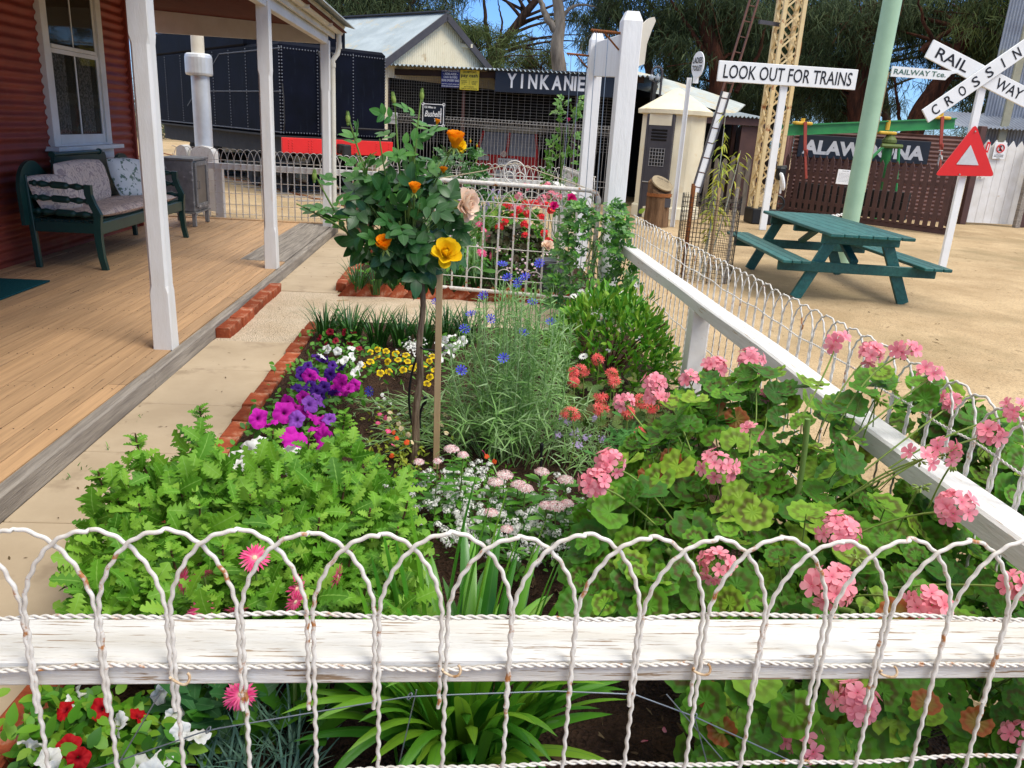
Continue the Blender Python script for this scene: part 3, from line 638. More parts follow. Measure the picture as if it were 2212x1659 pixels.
# ================================================================= brick edgings
def brick(name, c, size, rot, label, group, m=None):
    g = MB(); g.box((0, 0, 0), size, rot, bev=.005); V = g.v[-1]; V += rng.normal(size=V.shape)*.0022
    o = g.build(name, m or M['brick']); o.location = tuple(c); return tag(o, label, 'brick', group)
y = 1.55
while y < 6.35:
    near = y < 2.2
    L = .225; brick('brick', (-1.118+rng.normal()*.004, y+L/2, .002+rng.normal()*.003), (.100, L-.006, .07), rz(rng.normal()*.02), 'red brick laid flat along the edge between petunias and path', 'bricks edging the near flower bed'); y += L+.004
for k in range(5): brick('kerb_brick', (-1.70+rng.normal()*.004, 5.83+.36*k+.178, .04+rng.normal()*.003), (.10, .35, .085), rz(rng.normal()*.01), 'red brick step along the veranda edge beside the gravel', 'step bricks at the veranda edge')
for k in range(17):
    c_ = V3(-1.0+k*.148, 7.56+.003*k+rng.normal()*.006, .03); brick('edging_brick', c_, (.11, .075, .2), ry(PI/4+rng.normal()*.05) @ np.eye(3), 'red brick set on its corner in the zigzag edging', 'zigzag bricks along the far bed')
for k in range(18): brick('border_brick', (-1.11, 7.75+k*.232+.1, .04), (.10, .222, .085), rz(rng.normal()*.02), 'red brick bordering the far bed beside the path', 'bricks bordering the far bed')
# ================================================================= locomotive tender, dark navy, on its track
M['navy'] = mat('dull_navy_steel', (.0045, .006, .013), (.003, .004, .007), .65, .05, scale=1.6, bmp=.25, bd=.01, fleck=(.016, .022, .032), fscale=3.0, flo=.60, fhi=.85, fstretch=(4, 4, .5))
M['underframe'] = mat('grimy_black_steel', (.022, .021, .020), (.012, .012, .012), .7, .3, scale=4, bmp=.3, fleck=(.06, .045, .03), fscale=6, flo=.6, fhi=.8)
TX = nrm((-4.6, 6.8)); TA = math.atan2(TX[1], TX[0])      # direction along the track, away from the view
TC = V3(-3.6, 17.0, 0)
tn = thing('steam_tender', 'dark navy riveted steam locomotive tender with a red buffer beam and ladder', 'locomotive tender', TC, TA)
# local: x along the track (away), y to the right-hand side is negative; rear face at x=0 spanning y 0..-2.45
TW = 2.5
g = MB(); g.box((4.6, -TW/2, 2.10), (9.0, TW-.12, 1.78), bev=.06); g.box((5.6, -TW/2, 3.25), (7.2, TW-.12, .6), bev=.06); g.build('tank', M['navy'], tn, local=True)
g = MB(); g.box((4.6, -TW/2, 1.195), (9.2, TW, .035)); g.build('footplate', M['underframe'], tn, local=True)
g = MB()
def rivets(mb, a, b, step, nrm_, r=.017):
    a = np.array(a, float); b = np.array(b, float); n = max(2, int(np.linalg.norm(b-a)/step)); T = ball(r, 6, 3); z = nrm(nrm_)
    P = a[None]+(b-a)[None]*np.linspace(0, 1, n)[:, None]; mb.scatter(T, P, np.tile(np.eye(3), (n, 1, 1)))
ys_ = -.058
for x_ in (.12, 1.0, 1.95, 3.0, 4.1, 5.3, 6.6, 8.0): rivets(g, (x_, ys_, 1.26), (x_, ys_, 2.9 if x_ > .5 else 2.88), .06, (0, 1, 0))
rivets(g, (.1, ys_, 2.85), (3.6, ys_, 2.85), .06, (0, 1, 0)); rivets(g, (3.6, ys_, 2.85), (6.2, ys_, 1.7), .06, (0, 1, 0)); rivets(g, (.1, ys_, 2.05), (5.2, ys_, 2.05), .06, (0, 1, 0)); rivets(g, (.1, ys_, 1.27), (9, ys_, 1.27), .05, (0, 1, 0))
for y_ in (-.1, -.85, -1.65, -TW+.1): rivets(g, (.095, y_, 1.26), (.095, y_, 2.88), .06, (1, 0, 0))
for z_ in (2.86, 1.27): rivets(g, (.095, -.1, z_), (.095, -TW+.1, z_), .06, (1, 0, 0))
M['rivet'] = mat('worn_rivets', (.10, .11, .13), rough=.45, spec=.5, bmp=0)
o = g.build('rivets', M['rivet'], tn, local=True, smooth=True); o['kind'] = 'stuff'
g = MB(); g.box((-.06, -TW/2, 1.03), (.06, TW+.02, .30), bev=.008); bb = g.build('buffer_beam', M['red'], tn, local=True)
g = MB()
for y_ in (-.12, -.2, -.55, -.62, -.98, -1.5, -1.58, -2.1, -TW+.1):
    for z_ in (.93, .98, 1.03, 1.08, 1.13): g.scatter(ball(.014, 6, 3), np.array([[-.092, y_, z_]]), np.eye(3)[None])
o = g.build('rivets', M['red'], bb, local=True, smooth=True); o['kind'] = 'stuff'
g = MB()
for y_ in (-.86, -1.16): g.tube([(-.02, y_, 1.3), (-.02, y_, 2.75), (.05, y_, 2.86), (.2, y_, 2.88)], .018, 6)
for z_ in (1.45, 1.75, 2.05, 2.35, 2.65): g.tube([(-.02, -.86, z_), (-.02, -1.16, z_)], .014, 6)
g.build('ladder', M['underframe'], tn, local=True)
g = MB(); g.tube([(-.03, -1.3, 1.42), (-.03, -TW+.05, 1.42)], .02, 6); g.tube([(-.03, -.05, 2.2), (-.08, -.05, 1.9), (-.08, -.05, 1.45), (-.03, -.05, 1.3)], .014, 6)
g.build('handrail', M['underframe'], tn, local=True)
g = MB(); g.box((-.14, -1.25, 1.0), (.16, .16, .2), bev=.02); g.tube([(-.2, -1.25, .98), (-.36, -1.25, .96)], .05, 8); g.box((-.38, -1.25, .97), (.1, .2, .26), bev=.03); g.build('coupler', M['underframe'], tn, local=True)
g = MB(); g.tube([(-.1, -1.6, .9), (-.2, -1.62, .7), (-.22, -1.66, .5), (-.1, -1.7, .4)], .03, 8); g.tube([(-.1, -.55, .85), (-.22, -.5, .72), (-.3, -.1, .70), (-.25, .15, .7)], .022, 6); g.build('hose', M['underframe'], tn, local=True)
g = MB(); g.box((4.6, -.25, .98), (9.0, .05, .40)); g.box((4.6, -TW+.25, .98), (9.0, .05, .40)); g.box((4.6, -TW/2, .9), (8.6, 1.2, .25)); g.build('underframe', M['underframe'], tn, local=True)
def wheel(mb, x, y, r):
    for s in (0, .1):
        pass
    P = [(r-.09, -.06), (r+.025, -.06), (r+.025, -.03), (r, -.02), (r-.01, .06), (r-.09, .06), (r-.09, -.06)]
    mb.lathe(P, (x, y, r), 28, rx(PI/2)); mb.tube([(x, y-.08, r), (x, y+.08, r)], .09, 10)
    for k in range(10): a = k*PI/5; mb.bar((x+.08*math.cos(a), y, r+.08*math.sin(a)), (x+(r-.08)*math.cos(a), y, r+(r-.08)*math.sin(a)), .03, .04, up=(0, 1, 0))
for x_ in (1.1, 2.8, 5.6, 7.3):
    for y_ in (-.53, -TW+.53): g = MB(); wheel(g, x_, y_, .42); g.build('wheel', M['underframe'], tn, local=True)
for x_ in (1.95, 6.45):
    g = MB(); g.box((x_, -.30, .45), (2.3, .08, .2), bev=.03)
    for dx in (-.85, .85): g.box((x_+dx, -.27, .42), (.22, .12, .26), bev=.03)
    for dx in (-.3, 0, .3): g.lathe([(.09, -.16), (.09, .16)], (x_+dx, -.27, .42), 10)
    g.box((x_, -TW/2, .45), (.5, TW-.8, .2)); g.build('bogie', M['underframe'], tn, local=True)
tr = thing('railway_track', 'rusty railway track with timber sleepers under the navy tender', 'railway track', TC, TA)
for y_ in (-.53-.0, -TW+.53): g = MB(); g.box((6, y_, .0), (22, .07, .05)); g.build('rail', M['rust'], tr, local=True)
for k in range(24): g = MB(); g.box((-4.5+k*.75, -TW/2, -.02), (.22, 2.5, .07), bev=.01); g.build('sleeper', M['timbergrey'], tr, local=True)
# ================================================================= silver standpipe by the fence
M['silver'] = mat('silver_paint', (.58, .60, .62), (.50, .52, .54), .42, .5, metal=.35, scale=5, bmp=.25, bd=.006)
pp = thing('water_column', 'fat silver painted standpipe with a collar, rising behind the far fence', 'standpipe', (-4.02, 13.35, 0))
g = MB(); g.lathe([(.135, .3), (.135, 2.12)], (-4.02, 13.35, 0), 24); g.build('pipe', M['silver'], pp, smooth=True)
g = MB(); g.lathe([(.14, 2.10), (.19, 2.11), (.20, 2.14), (.20, 2.36), (.19, 2.40), (.165, 2.42), (.10, 2.42)], (-4.03, 13.35, 0), 24); g.build('collar', M['silver'], pp)
g = MB(); g.lathe([(.095, 2.41), (.095, 3.3)], (-4.03, 13.35, 0), 20); g.build('top_pipe', M['cream'], pp, smooth=True)
for dx, w_ in ((-.0, .34), (-.30, .16)):
    g = MB(); n = 10; P = [(-w_/2, 0), (w_/2, 0)]+[(w_/2*math.cos(a), .86+.12*math.sin(a)) for a in np.linspace(.05, PI-.05, n)]
    g.prism(P, (-3.97+dx, 13.02, .1), (1, 0, 0), (0, 0, 1), .3); g.build('casing', M['paint'], pp)
# ================================================================= gabled shed
sh = thing('gabled_shed', 'cream corrugated shed with silver iron gable roof and dark barge boards', 'shed', (-.6, 22, 0))
ax = nrm((-.73, .68, 0)); wd_ = V3(-ax[1], ax[0], 0); wd_ = wd_*np.sign(-wd_[0]) # towards left-near
AP = at_y(955, 33, 22.0); EL = AP+wd_*2.15+V3(0, 0, -1.36); ER = AP-wd_*2.15+V3(0, 0, -1.36)
M['creamiron'] = mat('cream_corrugated_iron', (.70, .62, .44), (.62, .54, .37), .55, .3, scale=2, bmp=.1, fleck=(.42, .30, .16), fscale=3, flo=.62, fhi=.75)
g = MB(); u_ = nrm(ER-EL); n_ = int(np.linalg.norm(ER-EL)/.009); t = np.linspace(0, 1, n_)
gz = np.minimum(t, 1-t)*2*1.36; fr_ = np.cross(u_, (0, 0, 1)); fr_ = fr_*np.sign(-fr_[1])
bot = EL[None]+(ER-EL)[None]*t[:, None]; off = (.008*np.sin(t*np.linalg.norm(ER-EL)/.076*2*PI))[:, None]*fr_
top = bot+off+gz[:, None]*V3(0, 0, 1); lo_ = bot+off; lo_[:, 2] = np.where(t < .085, 0, EL[2]-.25); i = np.arange(n_-1)
g.add(np.vstack([lo_, top]), np.stack([i, i+1, i+1+n_, i+n_], -1)); g.build('gable_wall', M['creamiron'], sh, smooth=True)
g = MB(); e0 = EL-wd_*.0; g.corr((e0[0], e0[1], 0), ax, (0, 0, 1), 8, EL[2], .076, .008); g.build('side_wall', M['creamiron'], sh, smooth=True)
for sgn, E_ in ((1, EL), (-1, ER)):
    g = MB(); dn_ = nrm(E_-AP); L_ = np.linalg.norm(E_-AP)+.28; st_ = AP-ax*.18+V3(0, 0, .06)
    g.corr(st_, ax, dn_, 9, L_, .076, .010); g.build('roof', M['iron'], sh, smooth=True)
    g = MB(); g.bar(st_+dn_*.0-V3(0, 0, .09), st_+dn_*L_-V3(0, 0, .09), .035, .17, up=(0, 0, 1)); g.build('barge_board', M['charcoal'], sh)
g = MB(); a = AP+V3(0, 0, .085)-ax*.2; g.bar(a, a+ax*9.2, .22, .03); g.build('ridge_cap', M['charcoal'], sh)
g = MB(); a = AP-wd_*.85+V3(0, 0, -.62)-ax*.06; g.box(a, (.36, .12, .09)); g.build('purlin', M['creamiron'], sh)
# ================================================================= open fronted display shelter with mesh
YL, YR = 20.9, 19.5
yk = thing('display_shelter', 'dark open-fronted display shelter with mesh front and corrugated roof edge', 'shelter', (0, 20, 0))
def yq(u, v): # point on the shelter's front
    t = (u-830)/(1290-830.0); return at_y(u, v, YL+(YR-YL)*t)
a = yq(832, 143); b = yq(1345, 158); L_ = np.linalg.norm((b-a)[:2]); ud = nrm(V3(b[0]-a[0], b[1]-a[1], 0)); nd = V3(-ud[1], ud[0], 0)   # nd points away from the view
zr = a[2]
g = MB(); g.corr(a-ud*.1-nd*.35+V3(0, 0, .02), ud, nrm(nd+V3(0, 0, .06)), L_+.9, 5.5, .105, .022, 10); g.build('roof', M['iron'], yk, smooth=True)
g = MB(); g.bar(a-ud*.05+V3(0, 0, -.12)+nd*.03, b+ud*.5+V3(0, 0, -.12)+nd*.03, .06, .14); g.build('head_beam', mat('dark_brown_timber', (.045, .026, .018), rough=.8), yk)
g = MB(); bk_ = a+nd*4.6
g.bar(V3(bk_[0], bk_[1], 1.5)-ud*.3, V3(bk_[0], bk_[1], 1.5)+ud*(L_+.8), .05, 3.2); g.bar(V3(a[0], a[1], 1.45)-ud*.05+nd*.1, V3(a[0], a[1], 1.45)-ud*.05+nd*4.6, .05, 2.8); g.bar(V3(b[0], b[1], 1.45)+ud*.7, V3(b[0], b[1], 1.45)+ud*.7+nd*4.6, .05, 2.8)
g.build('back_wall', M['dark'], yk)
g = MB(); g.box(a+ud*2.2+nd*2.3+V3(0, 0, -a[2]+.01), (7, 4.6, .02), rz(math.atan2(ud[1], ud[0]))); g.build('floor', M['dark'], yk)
for u_x in (757, 762): pass
for uu in (836, 997, 1240, 1330):
    q = yq(uu, 300); g = MB(); g.box((q[0], q[1], zr/2-.05)+nd*.05, (.075, .075, zr-.12)); g.build('post', mat('dark_red_post', (.10, .04, .03), rough=.7) if uu == 997 else M['brown'], yk)
g = MB()
def yk_pt(s, z): return V3(a[0], a[1], 0)+ud*s+V3(0, 0, z)
s = .0
while s < L_:
    g.tube([yk_pt(s, 1.15), yk_pt(s, zr-.2)], .0026, 4, cap=False); s += .15 if s > 1.5 else .062
for z_ in np.arange(1.2, zr-.2, .066): g.tube([yk_pt(0, z_), yk_pt(L_, z_)], .0024, 4, cap=False)
M['mesh'] = mat('grey_mesh_wire', (.36, .35, .33), (.26, .25, .24), .5, .4, metal=.3, bmp=0)
g.build('mesh', M['mesh'], yk)
g = MB(); s = .02
while s < L_:
    if not (1.45 < s < 1.5):
        g.tube([yk_pt(s, .05)-nd*.06, yk_pt(s, 1.60)-nd*.06, yk_pt(s, 1.74)-nd*.16, yk_pt(s, 1.80)-nd*.08, yk_pt(s+.03, 1.60)-nd*.02], .006, 4, cap=False)
    s += .085
for z_, f_ in ((1.60, .06), (1.66, .1), (1.74, .16), (1.80, .08), (.55, .06), (.42, .06)): g.tube([yk_pt(0, z_)-nd*f_, yk_pt(L_, z_-.03)-nd*f_], .007, 4)
g.build('roll_top_fence', M['mesh'], yk)
# name board
def board(name, label, cat, corners, th, m, group=None):
    """flat board from 4 world corners (bl, br, tr, tl)"""
    c = np.array(corners, float); x = nrm(c[1]-c[0]); y = nrm(c[3]-c[0]-np.dot(c[3]-c[0], x)*x); w = np.linalg.norm(c[1]-c[0]); h = np.dot(c[3]-c[0], y)
    z = np.cross(x, y); ctr = c[0]+x*w/2+y*h/2; t = thing(name, label, cat, ctr)
    g = MB(); g.box(ctr-z*th/2, (w, h, th), np.array([x, y, z]).T, bev=min(.006, th*.3)); g.build('panel', m, t)
    return t, ctr, x, y, w, h
e_ = -nd*.22
cs = [yq(1073, 198)+e_, yq(1330, 214)+e_, yq(1333, 160)+e_, yq(1077, 148)+e_]
for c_ in cs: pass
zb = (cs[0][2]+cs[1][2])/2; ztp = (cs[2][2]+cs[3][2])/2; cs = [V3(cs[0][0], cs[0][1], zb), V3(cs[1][0], cs[1][1], zb), V3(cs[1][0], cs[1][1], ztp), V3(cs[0][0], cs[0][1], ztp)]
t, ct, x_, y_, w_, h_ = board('station_sign', 'long black station board reading YINKANIE under the shelter roof', 'sign', cs, .06, M['signblack'])
lw = np.linalg.norm(yq(1264, 178)-yq(1101, 170)); lc = ct+x_*(np.dot((yq(1101, 172)+yq(1264, 178))/2+e_-ct, x_))
for_l = (('Y', 1110, .95), ('I', 1132, .22), ('N', 1155, .9), ('K', 1181, .95), ('A', 1207, 1.0), ('N', 1232, .9), ('I', 1246, .22), ('E', 1259, .72))
text([(c_, ct+x_*np.dot(yq(u_, 175)+e_-ct, x_)+y_*.0, x_, y_, .235*wf, h_*.60, .03 if c_ != 'I' else .02, .0) for c_, u_, wf in for_l], M['letterw'], t, ext=.006)
def flat_sign(name, label, q, m, lines, mats, th=.02, off=.10, cat='sign'):
    """q: pixel box (u0, v0, u1, v1) on the shelter front; lines: (text, fx, fy, fw, fh, bold, shear, mi) in fractions"""
    p = [yq(q[0], q[3]), yq(q[2], q[3]), yq(q[2], q[1]), yq(q[0], q[1])]; e = -nd*off
    zb = p[0][2]; zt = p[3][2]; p = [V3(p[0][0], p[0][1], zb)+e, V3(p[1][0], p[1][1], zb)+e, V3(p[1][0], p[1][1], zt)+e, V3(p[0][0], p[0][1], zt)+e]
    t, c, x, y, w, h = board(name, label, cat, p, th, m)
    text([(l[0], c+x*(l[1]-.5)*w+y*(.5-l[2])*h, x, y, l[3]*w, l[4]*h, l[5], l[6]) + ((l[7],) if len(l) > 7 else ()) for l in lines], mats, t, ext=.003)
    return t, c, x, y, w, h
M['blue'] = mat('dark_blue_enamel', (.018, .022, .13), (.014, .018, .10), .35, .45, scale=5, bmp=0)
M['yellow'] = mat('yellow_enamel', (.72, .60, .05), (.66, .54, .04), .4, .4, scale=5, bmp=0, fleck=(.20, .09, .03), fscale=7, flo=.70, fhi=.74)
flat_sign('advertising_sign', 'dark blue enamel sign with white lettering about cash buyers', (955, 150, 995, 189), M['blue'],
    [('CROMPTON & SON LTD', .5, .07, .92, .10, .01, 0), ('- ADELAIDE -', .5, .24, .8, .12, .02, 0), ('CASH BUYERS', .5, .42, .74, .12, .02, 0), ('SKINS OF EVERY KIND', .5, .60, .94, .13, .02, 0), ('ALSO WOOL, TALLOW, HORNS, GUM', .5, .80, .94, .07, .01, 0), ('BONES HAIR HOOVES ALMONDS', .5, .92, .92, .07, .01, 0)], M['letterw'])
flat_sign('cash_sign', 'yellow enamel sign reading pay cash in dark lettering', (995, 151, 1036, 194), M['yellow'],
    [("CROMPTON'S", .5, .10, .70, .10, .02, 0), ('pay cash', .5, .30, .88, .22, .02, 0), ('RABBIT', .23, .55, .30, .05, .01, 0), ('KANGAROO', .25, .63, .3, .05, .01, 0), ('FOX', .2, .71, .2, .05, .01, 0), ('ALMONDS', .78, .57, .3, .05, .01, 0), ('HONEY', .75, .64, .25, .05, .01, 0), ('SKINS', .75, .71, .2, .05, .01, 0), ('|', .5, .63, .012, .24, .01, 0), ('MAIL TO HEAD END', .5, .84, .5, .06, .01, 0), ('CROMPTON & SONS LTD ADELAIDE', .5, .93, .86, .06, .01, 0)], M['letter'])
t, c, x, y, w, h = flat_sign('tea_sign', 'small black enamel sign with white border reading 150 Miles to, and TEA', (916, 222, 965, 272), M['signblack'],
    [('150 Miles to', .36, .18, .50, .10, .02, 0), ('Bushells', .5, .46, .74, .26, .015, .35), ('TEA', .68, .72, .28, .13, .02, .1)], M['letterw'], off=.2)
g = MB(); B_ = lambda fx, fy: c+x*(fx-.5)*w+y*(.5-fy)*h + np.cross(x, y)*.006
for p0, p1 in (((.06, .05), (.94, .05)), ((.06, .95), (.94, .95)), ((.05, .06), (.05, .94)), ((.95, .06), (.95, .94)), ((.84, .2), (.84, .85))): g.tube([B_(*p0), B_(*p1)], .009, 5)
for fx, fy in ((.05, .05), (.95, .05), (.05, .95), (.95, .95)): aa = np.linspace(0, 2*PI, 14); g.tube(np.array([B_(fx, fy)+x*.03*math.cos(q)+y*.03*math.sin(q) for q in aa]), .008, 5)
g.build('border', M['letterw'], t)
flat_sign('notice', 'small white printed notice on the shelter mesh behind the rose', (838, 242, 861, 267), M['white'], [('NOTICE', .5, .2, .7, .12, .01, 0)]+[('visitors please note the', .5, .38+.12*k, .8, .06, .005, 0) for k in range(5)], M['letter'])
# red rail motor inside
rc = at_y(1082, 330, 21.7); RCx = thing('rail_motor', 'small red rail motor car with split windscreen parked inside the mesh shelter', 'rail motor', (rc[0], rc[1], 0), math.atan2(ud[1], ud[0]))
RCx.scale = (1.05, 1, 1.13)
g = MB(); g.add([(-.62, -.1, .3), (.95, -.1, .3), (.95, -.1, .78), (-.62, -.1, .78), (-.62, 2.0, .3), (.95, 2.0, .3), (.95, 2.0, .78), (-.62, 2.0, .78)], [[0, 1, 2, 3], [3, 2, 6, 7], [1, 5, 6, 2], [4, 0, 3, 7], [5, 4, 7, 6]]); g.build('body', mat('dull_red_paint', (.52, .022, .022), (.42, .018, .018), .5, .35), RCx, local=True)
g = MB(); P = lambda sx, z: (-.62+.12*(z-.78)/.55+sx*(1.57-.24*(z-.78)/.55)-.0, -.1+.28*(z-.78)/.55, z)
for s_ in (0, .5, 1): g.bar(P(s_, .79), P(s_, 1.33), .06, .05, up=(0, 1, 0))
g.bar(P(0, .80), P(1, .80), .05, .05); g.build('windscreen_frame', mat('red_frame', (.55, .025, .025), rough=.45), RCx, local=True)
for s_ in (.03, .53): g = MB(); g.add([P(s_, .83), P(s_+.44, .83), P(s_+.44, 1.32), P(s_, 1.32)], [[0, 1, 2, 3]]); g.build('windscreen', mat('dusty_glass', (.26, .27, .29), rough=.25, spec=.5), RCx, local=True)
g = MB(); g.box((.165, 1.1, 1.40), (1.42, 2.0, .14), bev=.05); g.build('canopy', mat('olive_canvas', (.34, .33, .24), rough=.9), RCx, local=True)
g = MB(); g.lathe([(.0, 0), (.05, .0), (.075, .08), (.075, .1)], (.12, -.12, .86), 14, rx(PI/2)); g.build('headlight', mat('chrome', (.7, .7, .7), rough=.15, metal=.9, bmp=0), RCx, local=True)
g = MB(); g.box((.22, -.125, .66), (.52, .02, .2), bev=.003); npz = g.build('number_plate', M['white'], RCx, local=True)
Rz = rz(math.atan2(ud[1], ud[0])); LP = lambda p: V3(rc[0], rc[1], 0)+Rz @ np.array(p, float)
text([('NE 1 No. 190127', LP((.22, -.137, .70)), ud, (0, 0, 1), .46, .055, .015, 0), ('I.D. No. 31', LP((.22, -.137, .615)), ud, (0, 0, 1), .38, .055, .015, 0)], M['letter'], npz, ext=.002)
g = MB(); g.box((-.42, -.13, .74), (.3, .02, .1)); g.box((.16, -.12, .42), (.5, .02, .16)); g.build('grille', mat('dull_silver', (.5, .5, .48), rough=.4), RCx, local=True)
# ================================================================= watch hut
hc = at_z(1414, 452, 0); HC = V3(4.42, 17.2, 0)
hu = thing('watch_hut', 'small cream octagonal hut with conical roof and dark slatted door', 'hut', HC)
n8 = 10; rot0 = R_(-128)
g = MB(); r_ = .67
a8 = [rot0+2*PI*(k+.5)/n8 for k in range(n8)]
M['render'] = mat('cream_render', (.72, .655, .48), (.66, .585, .41), .75, .2, scale=2.5, bmp=.2, fleck=(.60, .45, .24), fscale=2.6, flo=.6, fhi=.8)
V = [(HC[0]+r_*math.cos(a), HC[1]+r_*math.sin(a), z) for z in (0, 2.14) for a in a8]; F = [[k, (k+1) % n8, n8+(k+1) % n8, n8+k] for k in range(n8)]; g.add(V, F); g.build('wall', M['render'], hu)
g = MB(); g.lathe([(r_+.04, 0), (r_+.04, .22), (r_+.0, .25)], HC, 40); g.build('plinth', M['render'], hu)
g = MB(); g.lathe([(r_-.02, 2.06), (r_+.09, 2.07), (r_+.10, 2.15), (.10, 2.56), (0, 2.60)], HC, 48); g.build('roof', M['render'], hu)
# door on the face looking at the gate
dn2 = V3(math.cos(rot0), math.sin(rot0), 0); dx2 = V3(-dn2[1], dn2[0], 0); fa = r_*math.cos(PI/n8)
def hp(s, d_, z): return HC+dx2*s+dn2*(fa+d_)+V3(0, 0, z)
Rt = np.array([dx2, -dn2, (0, 0, 1)]).T
g = MB(); g.box(hp(0, .02, .92), (.50, .05, 1.84), Rt); do = g.build('door', M['charcoal'], hu)
for s_ in (-.275, .275): g = MB(); g.box(hp(s_, .02, 1.0), (.05, .075, 2.1), Rt, bev=.004); g.build('door_frame', M['charcoal'], hu)
g = MB(); g.box(hp(0, .03, 1.95), (.49, .05, .22), Rt); g.build('lintel', M['render'], hu)
g = MB()
for k in range(4): g.box(hp(0, .052, 1.56+k*.062), (.34, .02, .035), Rt @ rx(.5))
g.build('louvre', M['dark'], do)
g = MB(); g.box(hp(0, .047, 1.22), (.34, .006, .36), Rt); pn = g.build('window', M['dark'], do)
g = MB()
for k in range(6): g.box(hp(-.16+k*.064, .054, 1.22), (.010, .008, .36), Rt); g.box(hp(0, .056, 1.05+k*.068), (.34, .008, .010), Rt)
g.build('grille', M['mesh'], pn)
g = MB(); g.tube([hp(-.26, .065, .72), hp(.08, .065, .72)], .014, 6); g.box(hp(.0, .06, .66), (.05, .03, .07), Rt); g.build('bolt', mat('dull_steel', (.28, .27, .25), rough=.5, metal=.4), do)
# swan neck lamp behind the hut
lb = at_y(1427, 190, 18.2); lp = thing('swan_neck_lamp', 'black swan-neck lamp post with insulators rising behind the hut', 'lamp', (lb[0], lb[1], 0))
g = MB(); tp = lb[2]+.30; P = [(lb[0], lb[1], 0), (lb[0], lb[1], tp)]+[(lb[0]-.11+.11*math.cos(q), lb[1], tp+.12*math.sin(q)) for q in np.linspace(.2, PI, 12)]+[(lb[0]-.22, lb[1], tp-.1)]
g.tube(P, .026, 8); g.tube([(lb[0], lb[1], tp-.14), (lb[0]-.09, lb[1], tp-.22), (lb[0]-.09, lb[1], tp-.05)], .016, 6); g.tube([(lb[0]-.1, lb[1], tp-.2), (lb[0]-.2, lb[1], tp-.17), (lb[0]-.22, lb[1], tp-.05)], .016, 6); g.build('post', M['charcoal'], lp, smooth=True)
for dx in (-.22, -.09): g = MB(); g.lathe([(0, -.1), (.05, -.09), (.055, -.03), (.03, 0), (.02, .05)], (lb[0]+dx, lb[1], tp-.06), 12); g.build('insulator', mat('grey_glass', (.30, .33, .36), rough=.2), lp, smooth=True)
# skillion shed behind the hut
sk = thing('skillion_shed', 'low open shed with pale corrugated skillion roof behind the hut', 'shed', (6.3, 21.5, 0))
p0 = at_y(1362, 190, 20.6); p1 = at_y(1585, 250, 20.6); p2 = at_y(1610, 226, 22.6); p3 = at_y(1362, 150, 22.6)
def sag(n, t): return t
g = MB(); ns = 90; t_ = np.linspace(0, 1, ns); row = lambda a_, b_, lift: a_[None]+(b_-a_)[None]*t_[:, None]
rows = []
for s_ in np.linspace(0, 1, 36):
    a_ = p0+(p3-p0)*s_; b_ = p1+(p2-p1)*s_; r0 = a_[None]+(b_-a_)[None]*t_[:, None]; r0[:, 2] += .03*math.sin(s_*2*PI*9)+.04*np.sin(t_*PI); rows.append(r0)
Vv = np.concatenate(rows); i = np.arange(ns-1)[None]; j = np.arange(35)[:, None]; g.add(Vv, np.stack([j*ns+i, j*ns+i+1, (j+1)*ns+i+1, (j+1)*ns+i], -1).reshape(-1, 4))
M['ironpale'] = mat('pale_old_iron', (.40, .43, .41), (.32, .345, .325), .5, .4, metal=.15, scale=1.5, fleck=(.40, .33, .20), fscale=1.4, flo=.52, fhi=.66)
g.build('roof', M['ironpale'], sk, smooth=True)
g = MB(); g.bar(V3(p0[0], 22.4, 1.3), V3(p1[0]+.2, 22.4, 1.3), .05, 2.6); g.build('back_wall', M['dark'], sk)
for uu in (1365, 1420, 1588): q = at_y(uu, 260, 20.7); g = MB(); g.box((q[0], 20.7, 1.1), (.09, .09, 2.2)); g.build('post', M['brown'], sk)
# brown lean-to with dark opening
bs = thing('brown_shed', 'brown lean-to shed with a black open doorway and corrugated roof edge', 'shed', (6.5, 20, 0))
q0 = at_y(1478, 245, 19.6); q1 = at_y(1655, 256, 19.6)
g = MB(); g.corr(V3(q0[0], 19.5, q0[2]), (1, 0, 0), (0, 1, .08), q1[0]-q0[0], 2.5, .1, .02); g.build('roof', M['iron'], bs, smooth=True)
g = MB(); g.box(((q0[0]+q1[0])/2, 19.62, q0[2]-.10), (q1[0]-q0[0], .07, .17)); g.build('head_beam', M['brown'], bs)
g = MB(); g.box((q1[0]-.28, 19.7, q0[2]/2-.1), (.5, .06, q0[2]-.2)); g.box((q1[0]-.02, 20.6, q0[2]/2-.1), (.06, 1.9, q0[2]-.2)); g.build('wall', M['brown'], bs)
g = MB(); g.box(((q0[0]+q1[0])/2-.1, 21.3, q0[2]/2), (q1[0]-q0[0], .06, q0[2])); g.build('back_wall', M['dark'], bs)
# weathered picket fence
M['oldpicket'] = mat('grey_old_pickets', (.17, .145, .115), (.10, .085, .068), .9, .1, scale=8, stretch=(2, 2, .4), bmp=.6)
wp = thing('grey_picket_fence', 'old grey unpainted picket fence in front of the dark lean-to', 'fence', (5.6, 18.4, 0))
c0 = at_y(1470, 430, 18.4); c1 = at_y(1612, 440, 18.4)
g = MB(); 
for z_ in (.95, .3): g.bar((c0[0], 18.44, z_), (c1[0], 18.44, z_), .05, .09)
g.build('rail', M['oldpicket'], wp)
x_ = c0[0]
while x_ < c1[0]:
    g = MB(); h = 1.25+rng.normal()*.06; g.prism([(-.055, 0), (.055, 0), (.05, h-.06), (.02, h), (-.03, h+.01), (-.055, h-.05)], (x_, 18.39, 0), (1, 0, rng.normal()*.03), (0, 0, 1), .025); g.build('picket', M['oldpicket'], wp); x_ += .185
